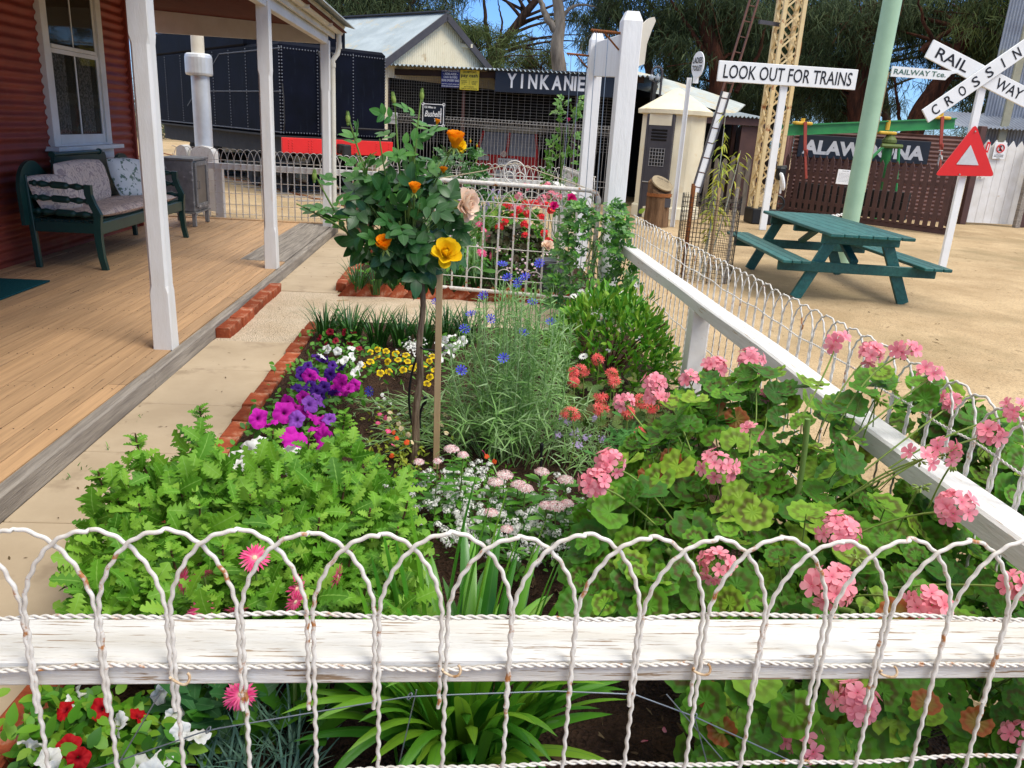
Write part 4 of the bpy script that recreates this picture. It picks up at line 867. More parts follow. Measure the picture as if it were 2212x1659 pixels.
# brown corrugated wall with ALAWOONA board
cw = thing('corrugated_wall', 'brown corrugated iron wall carrying a long black name board', 'wall', (10, 19.5, 0))
w0 = at_y(1720, 275, 20.4); w1 = at_y(2100, 297, 19.4)
ud2 = nrm(V3(w1[0]-w0[0], w1[1]-w0[1], 0)); Lw = np.linalg.norm((w1-w0)[:2])
g = MB(); g.corr(V3(w0[0], w0[1], 0), (0, 0, 1), ud2, w0[2], Lw, .098, .014); g.build('sheeting', M['brownlight'], cw, smooth=True)
for uu in (1700, 1719):
    pass
g = MB(); q = at_y(1690, 275, 20.5); g.corr(V3(q[0], 20.45, 0), (1, 0, 0), (0, 0, 1), w0[0]-q[0], w0[2]-.05, .076, .01); g.build('end_sheet', mat('pinkish_brown_iron', (.26, .13, .11), rough=.6), cw, smooth=True)
nd2 = V3(ud2[1], -ud2[0], 0)
def wq(u, v, off=.1):   # point on that wall
    d = ray(u, v); o = V3(w0[0], w0[1], 0)+nd2*off; t = np.dot(o-CAM, nd2)/np.dot(d, nd2); return CAM+d*t
cs = [wq(1720, 342), wq(2003, 352), wq(2003, 300), wq(1720, 295)]
zb, zt = (cs[0][2]*.5+cs[1][2]*.5), (cs[2][2]+cs[3][2])/2
cs = [V3(cs[0][0], cs[0][1], zb), V3(cs[1][0], cs[1][1], zb), V3(cs[1][0], cs[1][1], zt), V3(cs[0][0], cs[0][1], zt)]
t, ct, x_, y_, w_, h_ = board('wall_sign', 'long black board reading ALAWOONA in grey-white capitals on the brown wall', 'sign', cs, .05, M['signblack'])
text([('ALAWOONA', ct-x_*.0-y_*h_*.03, x_, y_, w_*.93, h_*.64, .045, .04)], mat('grey_white_lettering', (.58, .58, .60), rough=.6, bmp=0), t, ext=.006)
# brown picket fence
pf = thing('brown_picket_fence', 'dark brown painted picket fence enclosing the green hoist', 'fence', (9.5, 18.5, 0))
f0 = at_z(1660, 447, .12); f1 = at_z(2052, 497, .12); dpf = nrm(V3(f1[0]-f0[0], f1[1]-f0[1], 0)); Lf = np.linalg.norm((f1-f0)[:2])
g = MB()
for z_ in (.35, 1.0): g.bar(f0*V3(1, 1, 0)+V3(0, 0, z_)+V3(0, .05, 0), f1*V3(1, 1, 0)+V3(0, 0, z_)+V3(0, .05, 0), .04, .08)
g.bar(f0*V3(1, 1, 0)+V3(0, .07, .08), f1*V3(1, 1, 0)+V3(0, .07, .08), .03, .14)
g.build('rail', M['brown'], pf)
s = 0.0; k = 0
while s < Lf:
    g = MB(); g.prism([(-.052, 0), (.052, 0), (.052, 1.20), (0, 1.30), (-.052, 1.20)], f0+dpf*s-V3(0, 0, .0), dpf, (0, 0, 1), .02); g.build('picket', M['brown'], pf); s += .168; k += 1
for s_, e_ in ((Lf, .0),):
    for k in range(9):
        g = MB(); b0 = f1+V3(.12, .12, 0)*1+V3(.07, .17, 0)*k; g.prism([(-.052, 0), (.052, 0), (.052, 1.22), (0, 1.3), (-.052, 1.22)], b0, nrm((.4, 1, 0)), (0, 0, 1), .02); g.build('picket', M['brown'], pf)
ss = thing('dark_filler', 'low stack of dark old sleepers behind the brown pickets', 'sleepers', f0+V3(.4, .5, 0), math.atan2(dpf[1], dpf[0]))  # added dark blocks, so the gaps between pickets read dark
for k in range(3):
    for j in range(2):
        g = MB(); g.box((.3+j*1.45+.7, .25+.02*k, .1+.21*k), (1.42, .26, .2), rz(rng.normal()*.02), bev=.01); g.build('sleeper', M['underframe'], ss, local=True)
# notice on the pickets
def quad_sign(name, label, pix, y_, m, lines, mats, th=.012, cat='sign'):
    p = [at_y(u, v, y_) for u, v in pix]
    t, c, x, y, w, h = board(name, label, cat, p, th, m)
    if lines: text([(l[0], c+x*(l[1]-.5)*w+y*(.5-l[2])*h, x, y, l[3]*w, l[4]*h, l[5], l[6]) + ((l[7],) if len(l) > 7 else ()) for l in lines], mats, t, ext=.0025)
    return t, c, x, y, w, h
quad_sign('paper_notice', 'white printed notice fixed to the brown pickets by the green pole', [(1805, 397), (1838, 400), (1840, 368), (1807, 365)], 17.6, M['white'],
   [('Power Jack', .5, .1, .45, .06, .02, 0)]+[('this power jack was used for lifting', .5, .26+.09*k, .8, .045, .003, 0) for k in range(7)], M['letter'])
# ================================================================= green hoist
M['hoist'] = mat('machine_green', (.03, .22, .055), (.022, .17, .045), .45, .4, scale=4, fleck=(.16, .08, .04), fscale=5, flo=.66, fhi=.72)
M['orange_red'] = mat('oxide_primer', (.34, .06, .035), (.27, .045, .03), .5, .35)
M['ochre'] = mat('yellow_machine_paint', (.62, .38, .04), rough=.5)
ho = thing('hoist', 'green steel power hoist with long beam, red hooks and yellow clamps', 'hoist', (10, 18.8, 0))
yh = 18.9; b0 = at_y(1690, 271, yh); b1 = at_y(2064, 256, yh); zc = None
g = MB(); g.bar(b0, b1, .12, .03); g.bar(b0-V3(0, 0, .11), b1-V3(0, 0, .11), .03, .2); g.bar(b0-V3(0, 0, .215), b1-V3(0, 0, .215), .12, .03); g.build('beam', M['hoist'], ho)
def bp(u): return b0+(b1-b0)*((u-1690)/(2064-1690.0))
pt = at_y(1925, 285, yh); pb = at_y(1868, 470, yh)
g = MB(); g.tube([(pt[0]-.0, yh, 0), (pt[0], yh, 1.0), (pt[0], yh, 1.02), (pt[0], yh, 1.75)], [.06, .06, .11, .11], 12); g.build('post', M['hoist'], ho, smooth=True)
g = MB(); g.lathe([(.12, -.06), (.16, -.02), (.16, .04), (.10, .12), (.06, .22)], (pt[0], yh, 1.82), 14); g.tube([(pt[0]-.25, yh-.15, 1.72), (pt[0]+.25, yh-.15, 1.72)], .05, 8); g.build('head', mat('olive_green_metal', (.11, .15, .035), rough=.6), ho)
for s_ in (-1, 1): g = MB(); g.tube([(pt[0]+.18*s_, yh-.15, 1.72), (pt[0]+(.75 if s_ < 0 else .3)*s_, yh-.2, 1.1 if s_ < 0 else .6)], .035, 8); g.build('strut', M['hoist'], ho)
for uu in (1732, 1918, 2030):
    q = bp(uu); g = MB(); g.box(q+V3(0, -.02, .03 if uu != 1918 else -.26), (.42, .2, .07), bev=.02); g.tube([q+V3(0, -.02, .02), q+V3(0, -.02, .14 if uu != 1918 else -.2)], .05, 8); g.build('clamp', M['ochre'], ho)
for uu, ln in ((1733, 1.25), (2027, 1.3)):
    q = bp(uu)+V3(0, -.14, .06); g = MB(); g.bar(q, q+V3(.10, 0, -.62), .07, .03, up=(0, 1, 0)); g.tube([q+V3(.10, 0, -.6), q+V3(.16, 0, -.72), q+V3(.13, 0, -.6)], .04, 6); g.bar(q+V3(.11, 0, -.65), q+V3(.24, 0, -ln), .05, .03, up=(0, 1, 0)); g.build('hook', M['orange_red'], ho)
# garden tap
q = at_y(2030, 335, 18.55); tp_ = thing('garden_tap', 'brass garden tap on a grey riser beside the brown wall', 'tap', (q[0], q[1], 0))
g = MB(); g.tube([(q[0], q[1], 0), (q[0], q[1], q[2])], .02, 8); g.tube([(q[0], q[1], q[2]), (q[0], q[1]-.08, q[2]-.02), (q[0], q[1]-.12, q[2]-.1)], .022, 8); g.tube([(q[0]-.05, q[1], q[2]+.1), (q[0]+.05, q[1], q[2]+.1)], .012, 6); g.tube([(q[0], q[1], q[2]), (q[0], q[1], q[2]+.1)], .014, 6); g.build('riser', M['mesh'], tp_, smooth=True)
# ================================================================= white picket gate on the right with notices
wg = thing('white_picket_gate', 'white boarded gate with saw-tooth top between brown posts', 'gate', (13, 19, 0))
yg = 19.2; g0 = at_y(2086, 484, yg); g1 = at_y(2176, 487, yg); gt = at_y(2120, 305, yg)[2]
nb = 6; bw = (g1[0]-g0[0])/nb+.03
for k in range(nb): g = MB(); g.prism([(-bw/2+.004, 0), (bw/2-.004, 0), (bw/2-.004, gt-.16), (0, gt), (-bw/2+.004, gt-.16)], (g0[0]+bw*(k+.5), yg, .05), (1, 0, 0), (0, 0, 1), .03); g.build('board', M['paint'], wg)
for x_, w_, m_ in ((g0[0]-.12, .16, M['brown']), (g0[0]+bw*nb+.14, .2, M['brown'])): g = MB(); g.box((x_, yg, 1.15), (w_, .14, 2.3), bev=.01); g.build('post', m_, wg)
g = MB(); g.box((g0[0]+.14, yg-.05, 1.15), (.18, .03, .03)); g.box((g0[0]+.1, yg-.05, 1.15), (.05, .04, .09)); g.build('latch', M['paint'], wg)
quad_sign('extinguisher_sign', 'small red sign with white fire extinguisher on the white gate', [(2127, 329), (2134, 330), (2134, 306), (2127, 305)], yg-.06, M['red'], [('I', .5, .5, .25, .6, .05, 0)], M['letterw'])
t, c, x, y, w, h = quad_sign('entry_sign', 'white no-entry pictogram notice for authorised personnel on the white gate', [(2143, 343), (2169, 344), (2170, 308), (2145, 307)], yg-.06, M['white'], [('AUTHORISED', .5, .76, .8, .07, .01, 0), ('PERSONNEL', .5, .85, .8, .07, .01, 0), ('ONLY', .5, .94, .35, .07, .01, 0)], M['letter'])
g = MB(); aa = np.linspace(0, 2*PI, 30); zn = np.cross(x, y); cc = c+y*.14*h+zn*.012; rr = .30*w; g.tube(np.array([cc+x*rr*math.cos(q)+y*rr*math.sin(q) for q in aa]), .012, 6); g.tube([cc-x*rr*.7+y*rr*.7, cc+x*rr*.7-y*rr*.7], .012, 6); g.build('ring', M['red'], t)
g = MB(); cc2 = cc-zn*.006; g.tube([cc2-y*rr*.6-x*.02, cc2, cc2+y*rr*.25], .018, 6); g.tube([cc2-y*rr*.6+x*.03, cc2], .014, 6); g.scatter(ball(.022, 8, 5), np.array([cc2+y*rr*.5]), np.eye(3)[None]); g.build('figure', M['letter'], t)
# tall grey shed at the far right
gs = thing('grey_iron_shed', 'tall grey corrugated shed at the right edge behind the crossing sign', 'shed', (15, 21, 0))
M['greyiron'] = mat('weathered_grey_iron', (0.255, 0.285, 0.33), (0.18, 0.195, 0.2325), .6, .4, metal=.2, scale=2, fleck=(.26, .26, .2), fscale=2, flo=.6, fhi=.75)
k0 = at_y(2075, 300, 21.5); k1 = at_y(2330, 300, 20.5)
g = MB(); g.corr(V3(k0[0]+.5, 21.5, 0), nrm((1, -.2, 0)), (0, 0, 1), 6, 6.2, .076, .01); g.build('wall', M['greyiron'], gs, smooth=True)
g = MB(); g.corr(V3(k0[0]-.6, 20.8, at_y(2100, 275, 20.8)[2]), (1, -.2, 0), (0, 1, .35), 2.6, 1.2, .1, .02); g.build('awning', M['greyiron'], gs, smooth=True)
g = MB(); q = at_y(2195, 200, 20.6); g.box((q[0], 20.75, 3), (.2, .06, 6)); g.build('timber_strip', mat('pale_strip', (.30, .29, .21), rough=.8), gs)
g = MB(); q = at_y(2200, 380, 19.0); g.box((q[0]+.25, 19.0, 1.0), (.12, .12, 2.0)); g.box((q[0]+.7, 19.0, 1.25), (.8, .04, .06)); g.build('doorway_frame', M['timbergrey'], gs)
# ================================================================= lattice signal mast with ladder
M['latpaint'] = mat('rusty_cream_paint', (.66, .52, .28), (.58, .43, .21), .6, .3, scale=5, fleck=(.28, .10, .03), fscale=5, flo=.58, fhi=.68)
mc = V3(6.36, 16.75, 0); ms = thing('signal_mast', 'rusty cream lattice signal mast with a steep iron ladder', 'signal mast', mc)
HWm = .19; g = MB(); T0 = 7.0
for sx in (-1, 1):
    for sy in (-1, 1): g.box((mc[0]+sx*HWm, mc[1]+sy*HWm, T0/2), (.075, .075, T0))
g.build('corner_angles', M['latpaint'], ms)
g = MB(); st_ = .36
for k in range(int(T0/st_)):
    z0_ = .15+k*st_; z1_ = z0_+st_
    for sg in (-1, 1):
        for (ax_, ay_), (bx_, by_) in (((-HWm, -HWm*1.05), (HWm, -HWm*1.05)), ((-HWm, HWm*1.05), (HWm, HWm*1.05)), ((-HWm*1.05, -HWm), (-HWm*1.05, HWm)), ((HWm*1.05, -HWm), (HWm*1.05, HWm))):
            p = V3(mc[0]+ax_, mc[1]+ay_, z0_ if sg > 0 else z1_); q = V3(mc[0]+bx_, mc[1]+by_, z1_ if sg > 0 else z0_); g.bar(p, q, .034, .012, up=(0.3, 1, .2))
o = g.build('lacing', M['latpaint'], ms)
g = MB(); g.box((mc[0], mc[1], .16), (.52, .52, .32), bev=.02); g.build('base', M['black'], ms)
l0 = V3(5.05, 15.6, .35); l1 = at_y(1640, 2, 16.3); l1 = l1+(l1-l0)*.25; dl = nrm(l1-l0); sd = nrm(np.cross(dl, (0, 1, 0))); sd = sd if sd[0] > 0 else -sd
l0 = at_y(1503, 415, 15.9); dl = nrm(l1-l0)
ld = []
Lt_ = np.linalg.norm(l1-l0)
g = MB()
for s_ in (-.08, .08): g.bar(l0+sd*s_, l0+dl*Lt_*.42+sd*s_, .028, .06, up=(0, 1, 0)); 
for s_ in (-.08, .08): g.bar(l0+dl*Lt_*.42+sd*s_, l1+sd*s_, .028, .06, up=(0, 1, 0), mi=1)
for k in range(int(Lt_/.29)): g.tube([l0+dl*(.1+k*.29)-sd*.08, l0+dl*(.1+k*.29)+sd*.08], .011, 6, mi=1)
g.add([l0-sd*.065, l0+sd*.065, l0+dl*Lt_*.42+sd*.065, l0+dl*Lt_*.42-sd*.065], [[0, 1, 2, 3]], mi=2)
g.build('ladder', [M['charcoal'], mat('rusty_ladder', (.13, .055, .035), (.08, .035, .025), .7, .3), M['white']], ms)
q = at_y(1640, 47, 16.5); g = MB(); g.bar(q, (mc[0]-HWm, 16.7, q[2]), .05, .07); g.build('bracket', M['charcoal'], ms)
r0 = at_y(1740, 2, 16.6); r1 = at_y(1688, 355, 16.6); g = MB(); g.tube([r1, (r1[0], 16.6, r0[2]+.5)], .018, 6); g.tube([(r1[0], 16.6, 3.3), (r1[0], 16.6, 3.55)], .035, 6); g.build('pull_rod', M['rust'], ms)
q = at_y(1686, 375, 16.5); g = MB(); g.box(q, (.16, .2, .26), bev=.03); g.tube([q+V3(-.1, 0, .1), q+V3(.1, -.02, .12)], .05, 8); g.build('crank', M['black'], ms)
q = at_y(1689, 392, 16.4); g = MB(); g.lathe([(0, -.03), (.13, -.03), (.15, 0), (.13, .03), (0, .03)], q, 18, ry(PI/2-.3) @ np.diag([1.3, .7, 1.0])); g.tube([q, q+V3(.0, 0, -.24)], .02, 6); g.build('counterweight', M['white'], ms)
q = at_y(1677, 440, 16.6); g = MB(); aa = np.linspace(0, 2*PI, 20); g.tube(np.array([q+V3(.16*math.cos(b_), 0, .16*math.sin(b_)) for b_ in aa]), .025, 6)
for k in range(4): g.tube([q, q+V3(.16*math.cos(k*PI/2), 0, .16*math.sin(k*PI/2))], .015, 5)
g.build('wheel', M['black'], ms)
# ================================================================= oval sign post, log with plaque
op = at_z(1453, 490, 0); ov = thing('oval_sign', 'white steel post carrying an edge-on oval sign with black writing', 'sign', op)
oz = at_y(1492, 168, op[1])[2]
g = MB(); g.box((op[0]-.02, op[1], oz/2), (.07, .012, oz)); g.box((op[0]+.012, op[1]-.03, oz/2), (.012, .06, oz)); g.build('post', M['white'], ov)
oc = at_y(1507, 140, op[1]-.03); ux = nrm((.48, -.88, 0)); g = MB(); aa = np.linspace(0, 2*PI, 40, endpoint=False)
g.prism([(.15*math.cos(b_), .225*math.sin(b_)) for b_ in aa], oc, ux, (0, 0, 1), .02); g.box(oc+V3(-.0, .01, -.25), (.1, .02, .12)); g.build('oval_plate', M['white'], ov)
text([('LADIES', oc+V3(0, 0, .075), ux, (0, 0, 1), .24, .10, .02, 0), ('TOILET', oc+V3(0, 0, -.055), ux, (0, 0, 1), .24, .09, .02, 0)], M['letter'], ov, ext=.012)
lg = thing('log_plinth', 'upright tree stump with a slanted round bronze plaque on top', 'stump', (3.76, 15.15, 0))
M['log'] = mat('brown_log', (.20, .115, .06), (.09, .05, .027), .85, .1, scale=5, stretch=(3, 3, .35), bmp=.9, bd=.02)
g = MB(); k = 24; V = []; rr = [.215*(1+.06*math.sin(3*i)+.04*math.sin(7*i+1)) for i in range(k)]
for z_, s_ in ((0, 1.08), (.3, 1.0), (.6, .98), (.72, .98)): V += [(3.76+rr[i]*s_*math.cos(2*PI*i/k), 15.15+rr[i]*s_*math.sin(2*PI*i/k), z_+(.13*math.sin(2*PI*i/k)-.06*math.cos(2*PI*i/k) if z_ == .72 else 0)) for i in range(k)]
F = [[l*k+i, l*k+(i+1) % k, (l+1)*k+(i+1) % k, (l+1)*k+i] for l in range(3) for i in range(k)]+[list(range(3*k, 4*k))]; g.add(V, F); g.build('trunk', M['log'], lg)
g = MB(); g.lathe([(.225, .55), (.232, .55), (.232, .61), (.225, .61)], (3.76, 15.15, 0), 24); g.build('band', M['rust'], lg)
px = nrm((1, -.0, -.38)); py = nrm(np.cross(np.cross(px, (.1, .80, .55)), px)); pc = V3(3.79, 15.10, .80)
g = MB(); g.prism([(.22*math.cos(b_), .19*math.sin(b_)) for b_ in np.linspace(0, 2*PI, 32, endpoint=False)], pc, px, py, .03); pq = g.build('plaque', mat('bronze_plaque', (.30, .235, .14), (.24, .185, .11), .5, .4, metal=.2), lg)
text([('POLICE TERMS', pc+py*.10, px, py, .24, .045, .01, 0)]+[(s_, pc+py*(.035-.045*k), px, py, .27-.03*abs(k-1), .018, .004, 0) for k, s_ in enumerate(('constable stationed here from', 'the early days of the line', 'worked from this lock up', 'given by the town'))], mat('dark_bronze', (.06, .045, .03), bmp=0), pq, ext=.003)
g = MB(); g.box((3.87, 14.95, .45), (.14, .02, .16)); g.build('small_plate', M['charcoal'], lg)
# ================================================================= warning signs
lk = thing('lookout_sign', 'white board reading LOOK OUT FOR TRAINS on a tall white post', 'sign', (5.95, 15.4, 0))
zb_ = at_y(1700, 184, 15.4)[2]; zt_ = at_y(1700, 143, 15.4)[2]; xl = at_y(1550, 155, 15.4)[0]; xr = at_y(1849, 170, 15.4)[0]
g = MB(); g.box((5.95, 15.44, zb_/2+.08), (.13, .06, zb_+.16), bev=.004); g.build('post', M['white'], lk)
zmid = (at_y(1550, 155, 15.4)[2]+at_y(1849, 171, 15.4)[2])/2
g = MB(); g.box(((xl+xr)/2, 15.38, zmid), (xr-xl, .05, .355), bev=.006); g.build('panel', M['white'], lk)
text([('LOOK OUT FOR TRAINS', V3((xl+xr)/2, 15.355, zmid), (1, 0, 0), (0, 0, 1), (xr-xl)*.925, .235, .006, .03)], M['letter'], lk, ext=.006)
cr = thing('crossing_sign', 'white railway crossing crossbuck on a white post with a red triangle', 'sign', (7.0, 11.1, 0))
g = MB(); ctr = at_y(2116, 165, 11.07); g.box((7.03, 11.12, 1.33), (.105, .05, 2.72), bev=.004); g.build('post', M['white'], cr)
def xboard(pL, pT, words, y_, length):
    """pL, pT: pixel of lower-left and upper-left corners"""
    pass
def plank(p0, p1, wd, y_, L0, L1, txt, nm):
    a_ = at_y(*p0, y_); b_ = at_y(*p1, y_); x = nrm(b_-a_); yv = nrm(np.cross((0, -1, 0), x)); c = ctr.copy(); c[1] = y_
    m_ = a_+x*np.dot(c-a_, x)   # closest point on the mid line
    g = MB(); g.box(m_+x*(L1-L0)/2, (L0+L1, wd, .028), np.array([x, yv, np.cross(x, yv)]).T, bev=.004); o = g.build(nm, M['white'], cr)
    return m_, x, yv, o
mA, xA, yA, oA = plank((2021, 112), (2180, 193), .235, 11.08, .83, .80, '', 'rear_board')
text([('RAIL', mA-xA*.46, xA, yA, .50, .135, .01, 0)], M['letter'], oA, ext=.018); text([('WAY', mA+xA*.47, xA, yA, .42, .135, .01, 0)], M['letter'], oA, ext=.018)
mB, xB, yB, oB = plank((2026, 232), (2200, 112), .20, 11.04, .86, .86, '', 'front_board')
text([(ch, mB+xB*(-.71+.205*k), xB, yB, .095 if ch != 'I' else .02, .135, .012, 0) for k, ch in enumerate('CROSSING')], M['letter'], oB, ext=.018)
def tri(pix, y_, m, nm, th, rnd):
    P = np.array([at_y(u, v, y_) for u, v in pix]); c = P.mean(0); out = []
    for i in range(3):
        p, q, s_ = P[i], P[(i+1) % 3], P[(i-1) % 3]; d1, d2 = nrm(q-p), nrm(s_-p); out += [p+d2*rnd, p+(d1+d2)*rnd*.28, p+d1*rnd]
    out = np.array(out)[::-1]; xx = out[:, [0, 2]]-c[[0, 2]]
    g = MB(); g.prism([tuple(q) for q in xx], (c[0], y_, c[2]), (1, 0, 0), (0, 0, 1), th); 
    return g
trg = tri([(2108, 268), (2020, 379), (2148, 381)], 11.03, M['red'], 't', .015, .05).build('red_triangle', M['red'], cr)
tri([(2097, 313), (2066, 355), (2114, 357)], 11.022, M['white'], 't', .004, .005).build('reflector', mat('silver_reflector', (.55, .55, .55), rough=.4), trg)
g = MB(); 
for u, v in ((2107, 284), (2073, 377)): g.scatter(ball(.012, 8, 4), np.array([at_y(u, v, 11.02)]), np.eye(3)[None])
g.build('bolts', M['mesh'], trg)
# pale green pole with street blade
gpn = at_z(1818, 575, 0); gpt_ = at_y(1933, 0, gpn[1]-.05); 
pl = thing('green_pole', 'pale green painted steel pole standing behind the picnic table', 'pole', gpn)
M['palegreen'] = mat('pale_green_paint', (.33, .48, .32), (.28, .42, .275), .5, .35, scale=3, bmp=.15)
tz = at_y(1928, 0, gpn[1]); dirp = tz-gpn
g = MB(); g.tube([gpn, gpn+dirp*.5, gpn+dirp*1.5], .118, 24); g.build('shaft', M['palegreen'], pl, smooth=True)
g = MB(); e1 = gpn+dirp*.97+V3(-.13, -.05, 0); g.tube([gpn+dirp*.3+V3(.12, -.02, 0), gpn+dirp*.66+V3(.125, -.02, 0), gpn+dirp*.75+V3(.14, -.0, 0)], .007, 5); g.build('cable', mat('frayed_cable', (.40, .30, .18), rough=.8), pl)
q0, q1, q2, q3 = [at_y(u, v, gpn[1]) for u, v in ((1924, 165), (2042, 173), (2042, 148), (1924, 142))]
bl = thing('street_blade', 'white street blade reading RAILWAY Tce. on the green pole', 'street sign', (q0+q2)/2)
xx = nrm(q1-q0); zz_ = nrm(np.cross((0, -1, 0), xx)); wB = np.linalg.norm(q1-q0); hB = np.dot(q3-q0, zz_)
g = MB(); g.prism([(0, 0), (wB, 0), (wB*1.03, hB*.22), (wB*1.06, hB*.38), (wB*1.08, hB*.56), (wB*1.1, hB*.62), (wB*1.22, hB*.78), (wB*1.22, hB*.9), (0, hB)], q0, xx, zz_, .02); g.build('panel', M['white'], bl)
text([('RAILWAY', q0+xx*wB*.37+zz_*hB*.5, xx, zz_, wB*.66, hB*.5, .012, .05), ('Tce.', q0+xx*wB*.86+zz_*hB*.5, xx, zz_, wB*.26, hB*.5, .012, .05)], mat('green_lettering', (.05, .13, .09), rough=.5, bmp=0), bl, ext=.004)
# white plastic chain and a black bicycle wheel by the pole base
q = at_y(1815, 478, 14.0); ch = thing('plastic_chain', 'white plastic chain hanging low behind the picnic table', 'chain', q)
g = MB(); p0_ = at_y(1762, 472, 15.5); p1_ = at_y(1830, 462, 14.5)
for k in range(14):
    t0 = k/14; c_ = p0_+(p1_-p0_)*t0; aa = np.linspace(0, 2*PI, 9); g.tube(np.array([c_+V3(.04*math.cos(b_), (.02*math.sin(b_) if k % 2 else 0), (.0 if k % 2 else .02*math.sin(b_))) for b_ in aa]), .008, 5)
g.build('links', M['white'], ch)
q = at_z(1905, 470, .05); mwl = thing('trolley_wheel', 'black rubber wheel lying by the brown picket fence', 'wheel', q)
g = MB(); aa = np.linspace(-.2, PI*.9, 20); g.tube(np.array([q+V3(.30*math.cos(b_), 0, .24*math.sin(b_)-.05) for b_ in aa]), .04, 8); g.build('tyre', M['black'], mwl, smooth=True)
# ================================================================= picnic table
pt_ = thing('picnic_table', 'teal-green timber picnic table with attached benches on the sand', 'picnic table', (4.43, 9.38, 0), R_(-4.5))
def PB(c, s, nm='x', rot=None, b=.006): g = MB(); g.box(c, s, rot, bev=b); return g.build(nm, M['teal'], pt_, local=True)
LTb = 2.5
for k in range(6): PB((-.375+.15*k, 0, .735), (.142, LTb, .036), 'top_plank')
for sx in (-.75, .75):
    for k in range(3): PB((sx-.1+.1*k, 0, .435), (.094, LTb, .036), 'seat_plank')
for sy in (-.95, .95):
    PB((0, sy, .665), (.84, .05, .10), 'cleat'); PB((0, sy-.03, .36), (1.72, .048, .11), 'seat_bearer')
    for sx in (-1, 1):
        g = MB(); g.bar((sx*.62, sy+.021, 0), (sx*.28, sy+.021, .715), .11, .048, up=(0, 1, 0), bev=.004) if False else g.bar((sx*.60, sy+.021, 0), (sx*.27, sy+.021, .715), .12, .048, up=(0, 1, 0), bev=.004)
        g.build('leg', M['teal'], pt_, local=True)
    g = MB(); g.bar((0, sy*.98, .62), (0, sy*.30, .70), .09, .045, bev=.004); g.bar((0, sy*.93, .42), (0, sy*.25, .69), .09, .045, bev=.004); g.build('brace', M['teal'], pt_, local=True)
PB((0, 0, .675), (.84, .07, .08), 'cleat')
# ================================================================= sapling in a mesh guard
gc = V3(2.98, 9.42, 0)
tgd = thing('tree_guard', 'black plastic mesh guard round a sapling, held by stakes', 'tree guard', gc)
M['bmesh'] = mat('black_mesh', (.020, .018, .016), rough=.6, bmp=0)
g = MB(); rg = .34; hg = 1.0
for k in range(44):
    a = 2*PI*k/44; g.tube([(gc[0]+rg*math.cos(a)*(1+.03*math.sin(3*a)), gc[1]+rg*math.sin(a), z_) for z_ in (0, .5, hg)], .0028, 4, cap=False)
aa = np.linspace(0, 2*PI, 40)
for z_ in np.arange(.02, hg, .055): g.tube(np.stack([gc[0]+rg*np.cos(aa)*(1+.03*np.sin(3*aa)), gc[1]+rg*np.sin(aa), np.full(40, z_)+.01*np.sin(2*aa)], -1), .0026, 4, cap=False)
g.build('mesh', M['bmesh'], tgd)
M['stake'] = mat('raw_timber_stake', (.42, .30, .17), (.33, .225, .12), .8, .1, scale=6, stretch=(3, 3, .4), bmp=.4)
for a, m_ in ((.2, M['stake']), (2.2, M['rust']), (3.6, M['rust']), (4.6, M['stake']), (5.4, M['timbergrey'])): g = MB(); g.box((gc[0]+.31*math.cos(a), gc[1]+.31*math.sin(a), .55), (.03, .03, 1.1)); g.build('stake', m_, tgd)
# ================================================================= plants
GZ = .03
def grow(u, v, z): return at_z(u, v, z)
def strip(mb, base, az, lean0, length, width, curl, n=9, mi=0, prof=None, fold=.25, twist=0.0):
    """blade that starts at angle lean0 from vertical and curls over"""
    h = V3(math.cos(az), math.sin(az), 0); s = V3(-h[1], h[0], 0); p = np.array(base, float); V = []; U = []
    prof = prof or (lambda t: min(1, .55+1.6*t)*max(.0, 1-t**3.2))
    for i in range(n+1):
        t = i/n; a = lean0+curl*t**1.4; d = h*math.sin(a)+V3(0, 0, math.cos(a)); nn = np.cross(s, d)
        w = width/2*prof(t); sc = s*math.cos(twist*t)+nn*math.sin(twist*t)
        V += [p-sc*w+nn*fold*w, p.copy(), p+sc*w+nn*fold*w]; U += [(0, t), (.5, t), (1, t)]
        p = p+d*(length/n)
    F = []
    for i in range(1, n+1): a = 3*i; F += [[a-3, a-2, a+1, a], [a-2, a-1, a+2, a+1]]
    mb.add(V, F, U, mi)
def path(p0, p1, bow=V3(0, 0, 0), n=8):
    t = np.linspace(0, 1, n)[:, None]; return np.array(p0)[None]*(1-t)+np.array(p1)[None]*t+np.array(bow)[None]*(4*t*(1-t))
# --- leaf templates
def gerleaf():
    rad = [.0, .22, .42, .58, .74, .88, 1.0]; th = np.linspace(-PI*.90, PI*.90, 46); V = [(0, 0, 0)]; U = [(.5, 0)]; F = []
    m = len(th)
    for r in rad[1:]:
        for k, a in enumerate(th):
            sc = 1+(.055*math.cos(a*10.5) if r > .8 else 0)+(.03*math.cos(a*5)); q = r*sc
            z = .20*r*r+.05*r*math.cos(a*10.5)+.12*r*r*math.cos(a*2+1)-.22*max(0, r-.72)
            V.append((q*math.sin(a), q*math.cos(a), z)); U.append((.5+a/(2*PI), r+.05*math.cos(a*7)*(1 if .3 < r < .95 else 0)))
    for k in range(m-1): F.append((0, 1+k+1, 1+k))
    for l in range(len(rad)-2):
        for k in range(m-1): a = 1+l*m+k; F.append((a, a+1, a+m+1, a+m))
    return tmpl(V, F, U)
GERL = gerleaf()
ROSEL = leaf(.62, 6, .18, .18, prof=lambda t: math.sin(PI*min(1, t*.94+.03)**.85)**.8*(1+.05*(int(t*12) % 2)))
SMALL = leaf(.42, 4, .2, .25); SPAT = leaf(.34, 4, .15, .2, prof=lambda t: max(0, math.sin(PI*(t*.9+.06)**1.4))**.8)
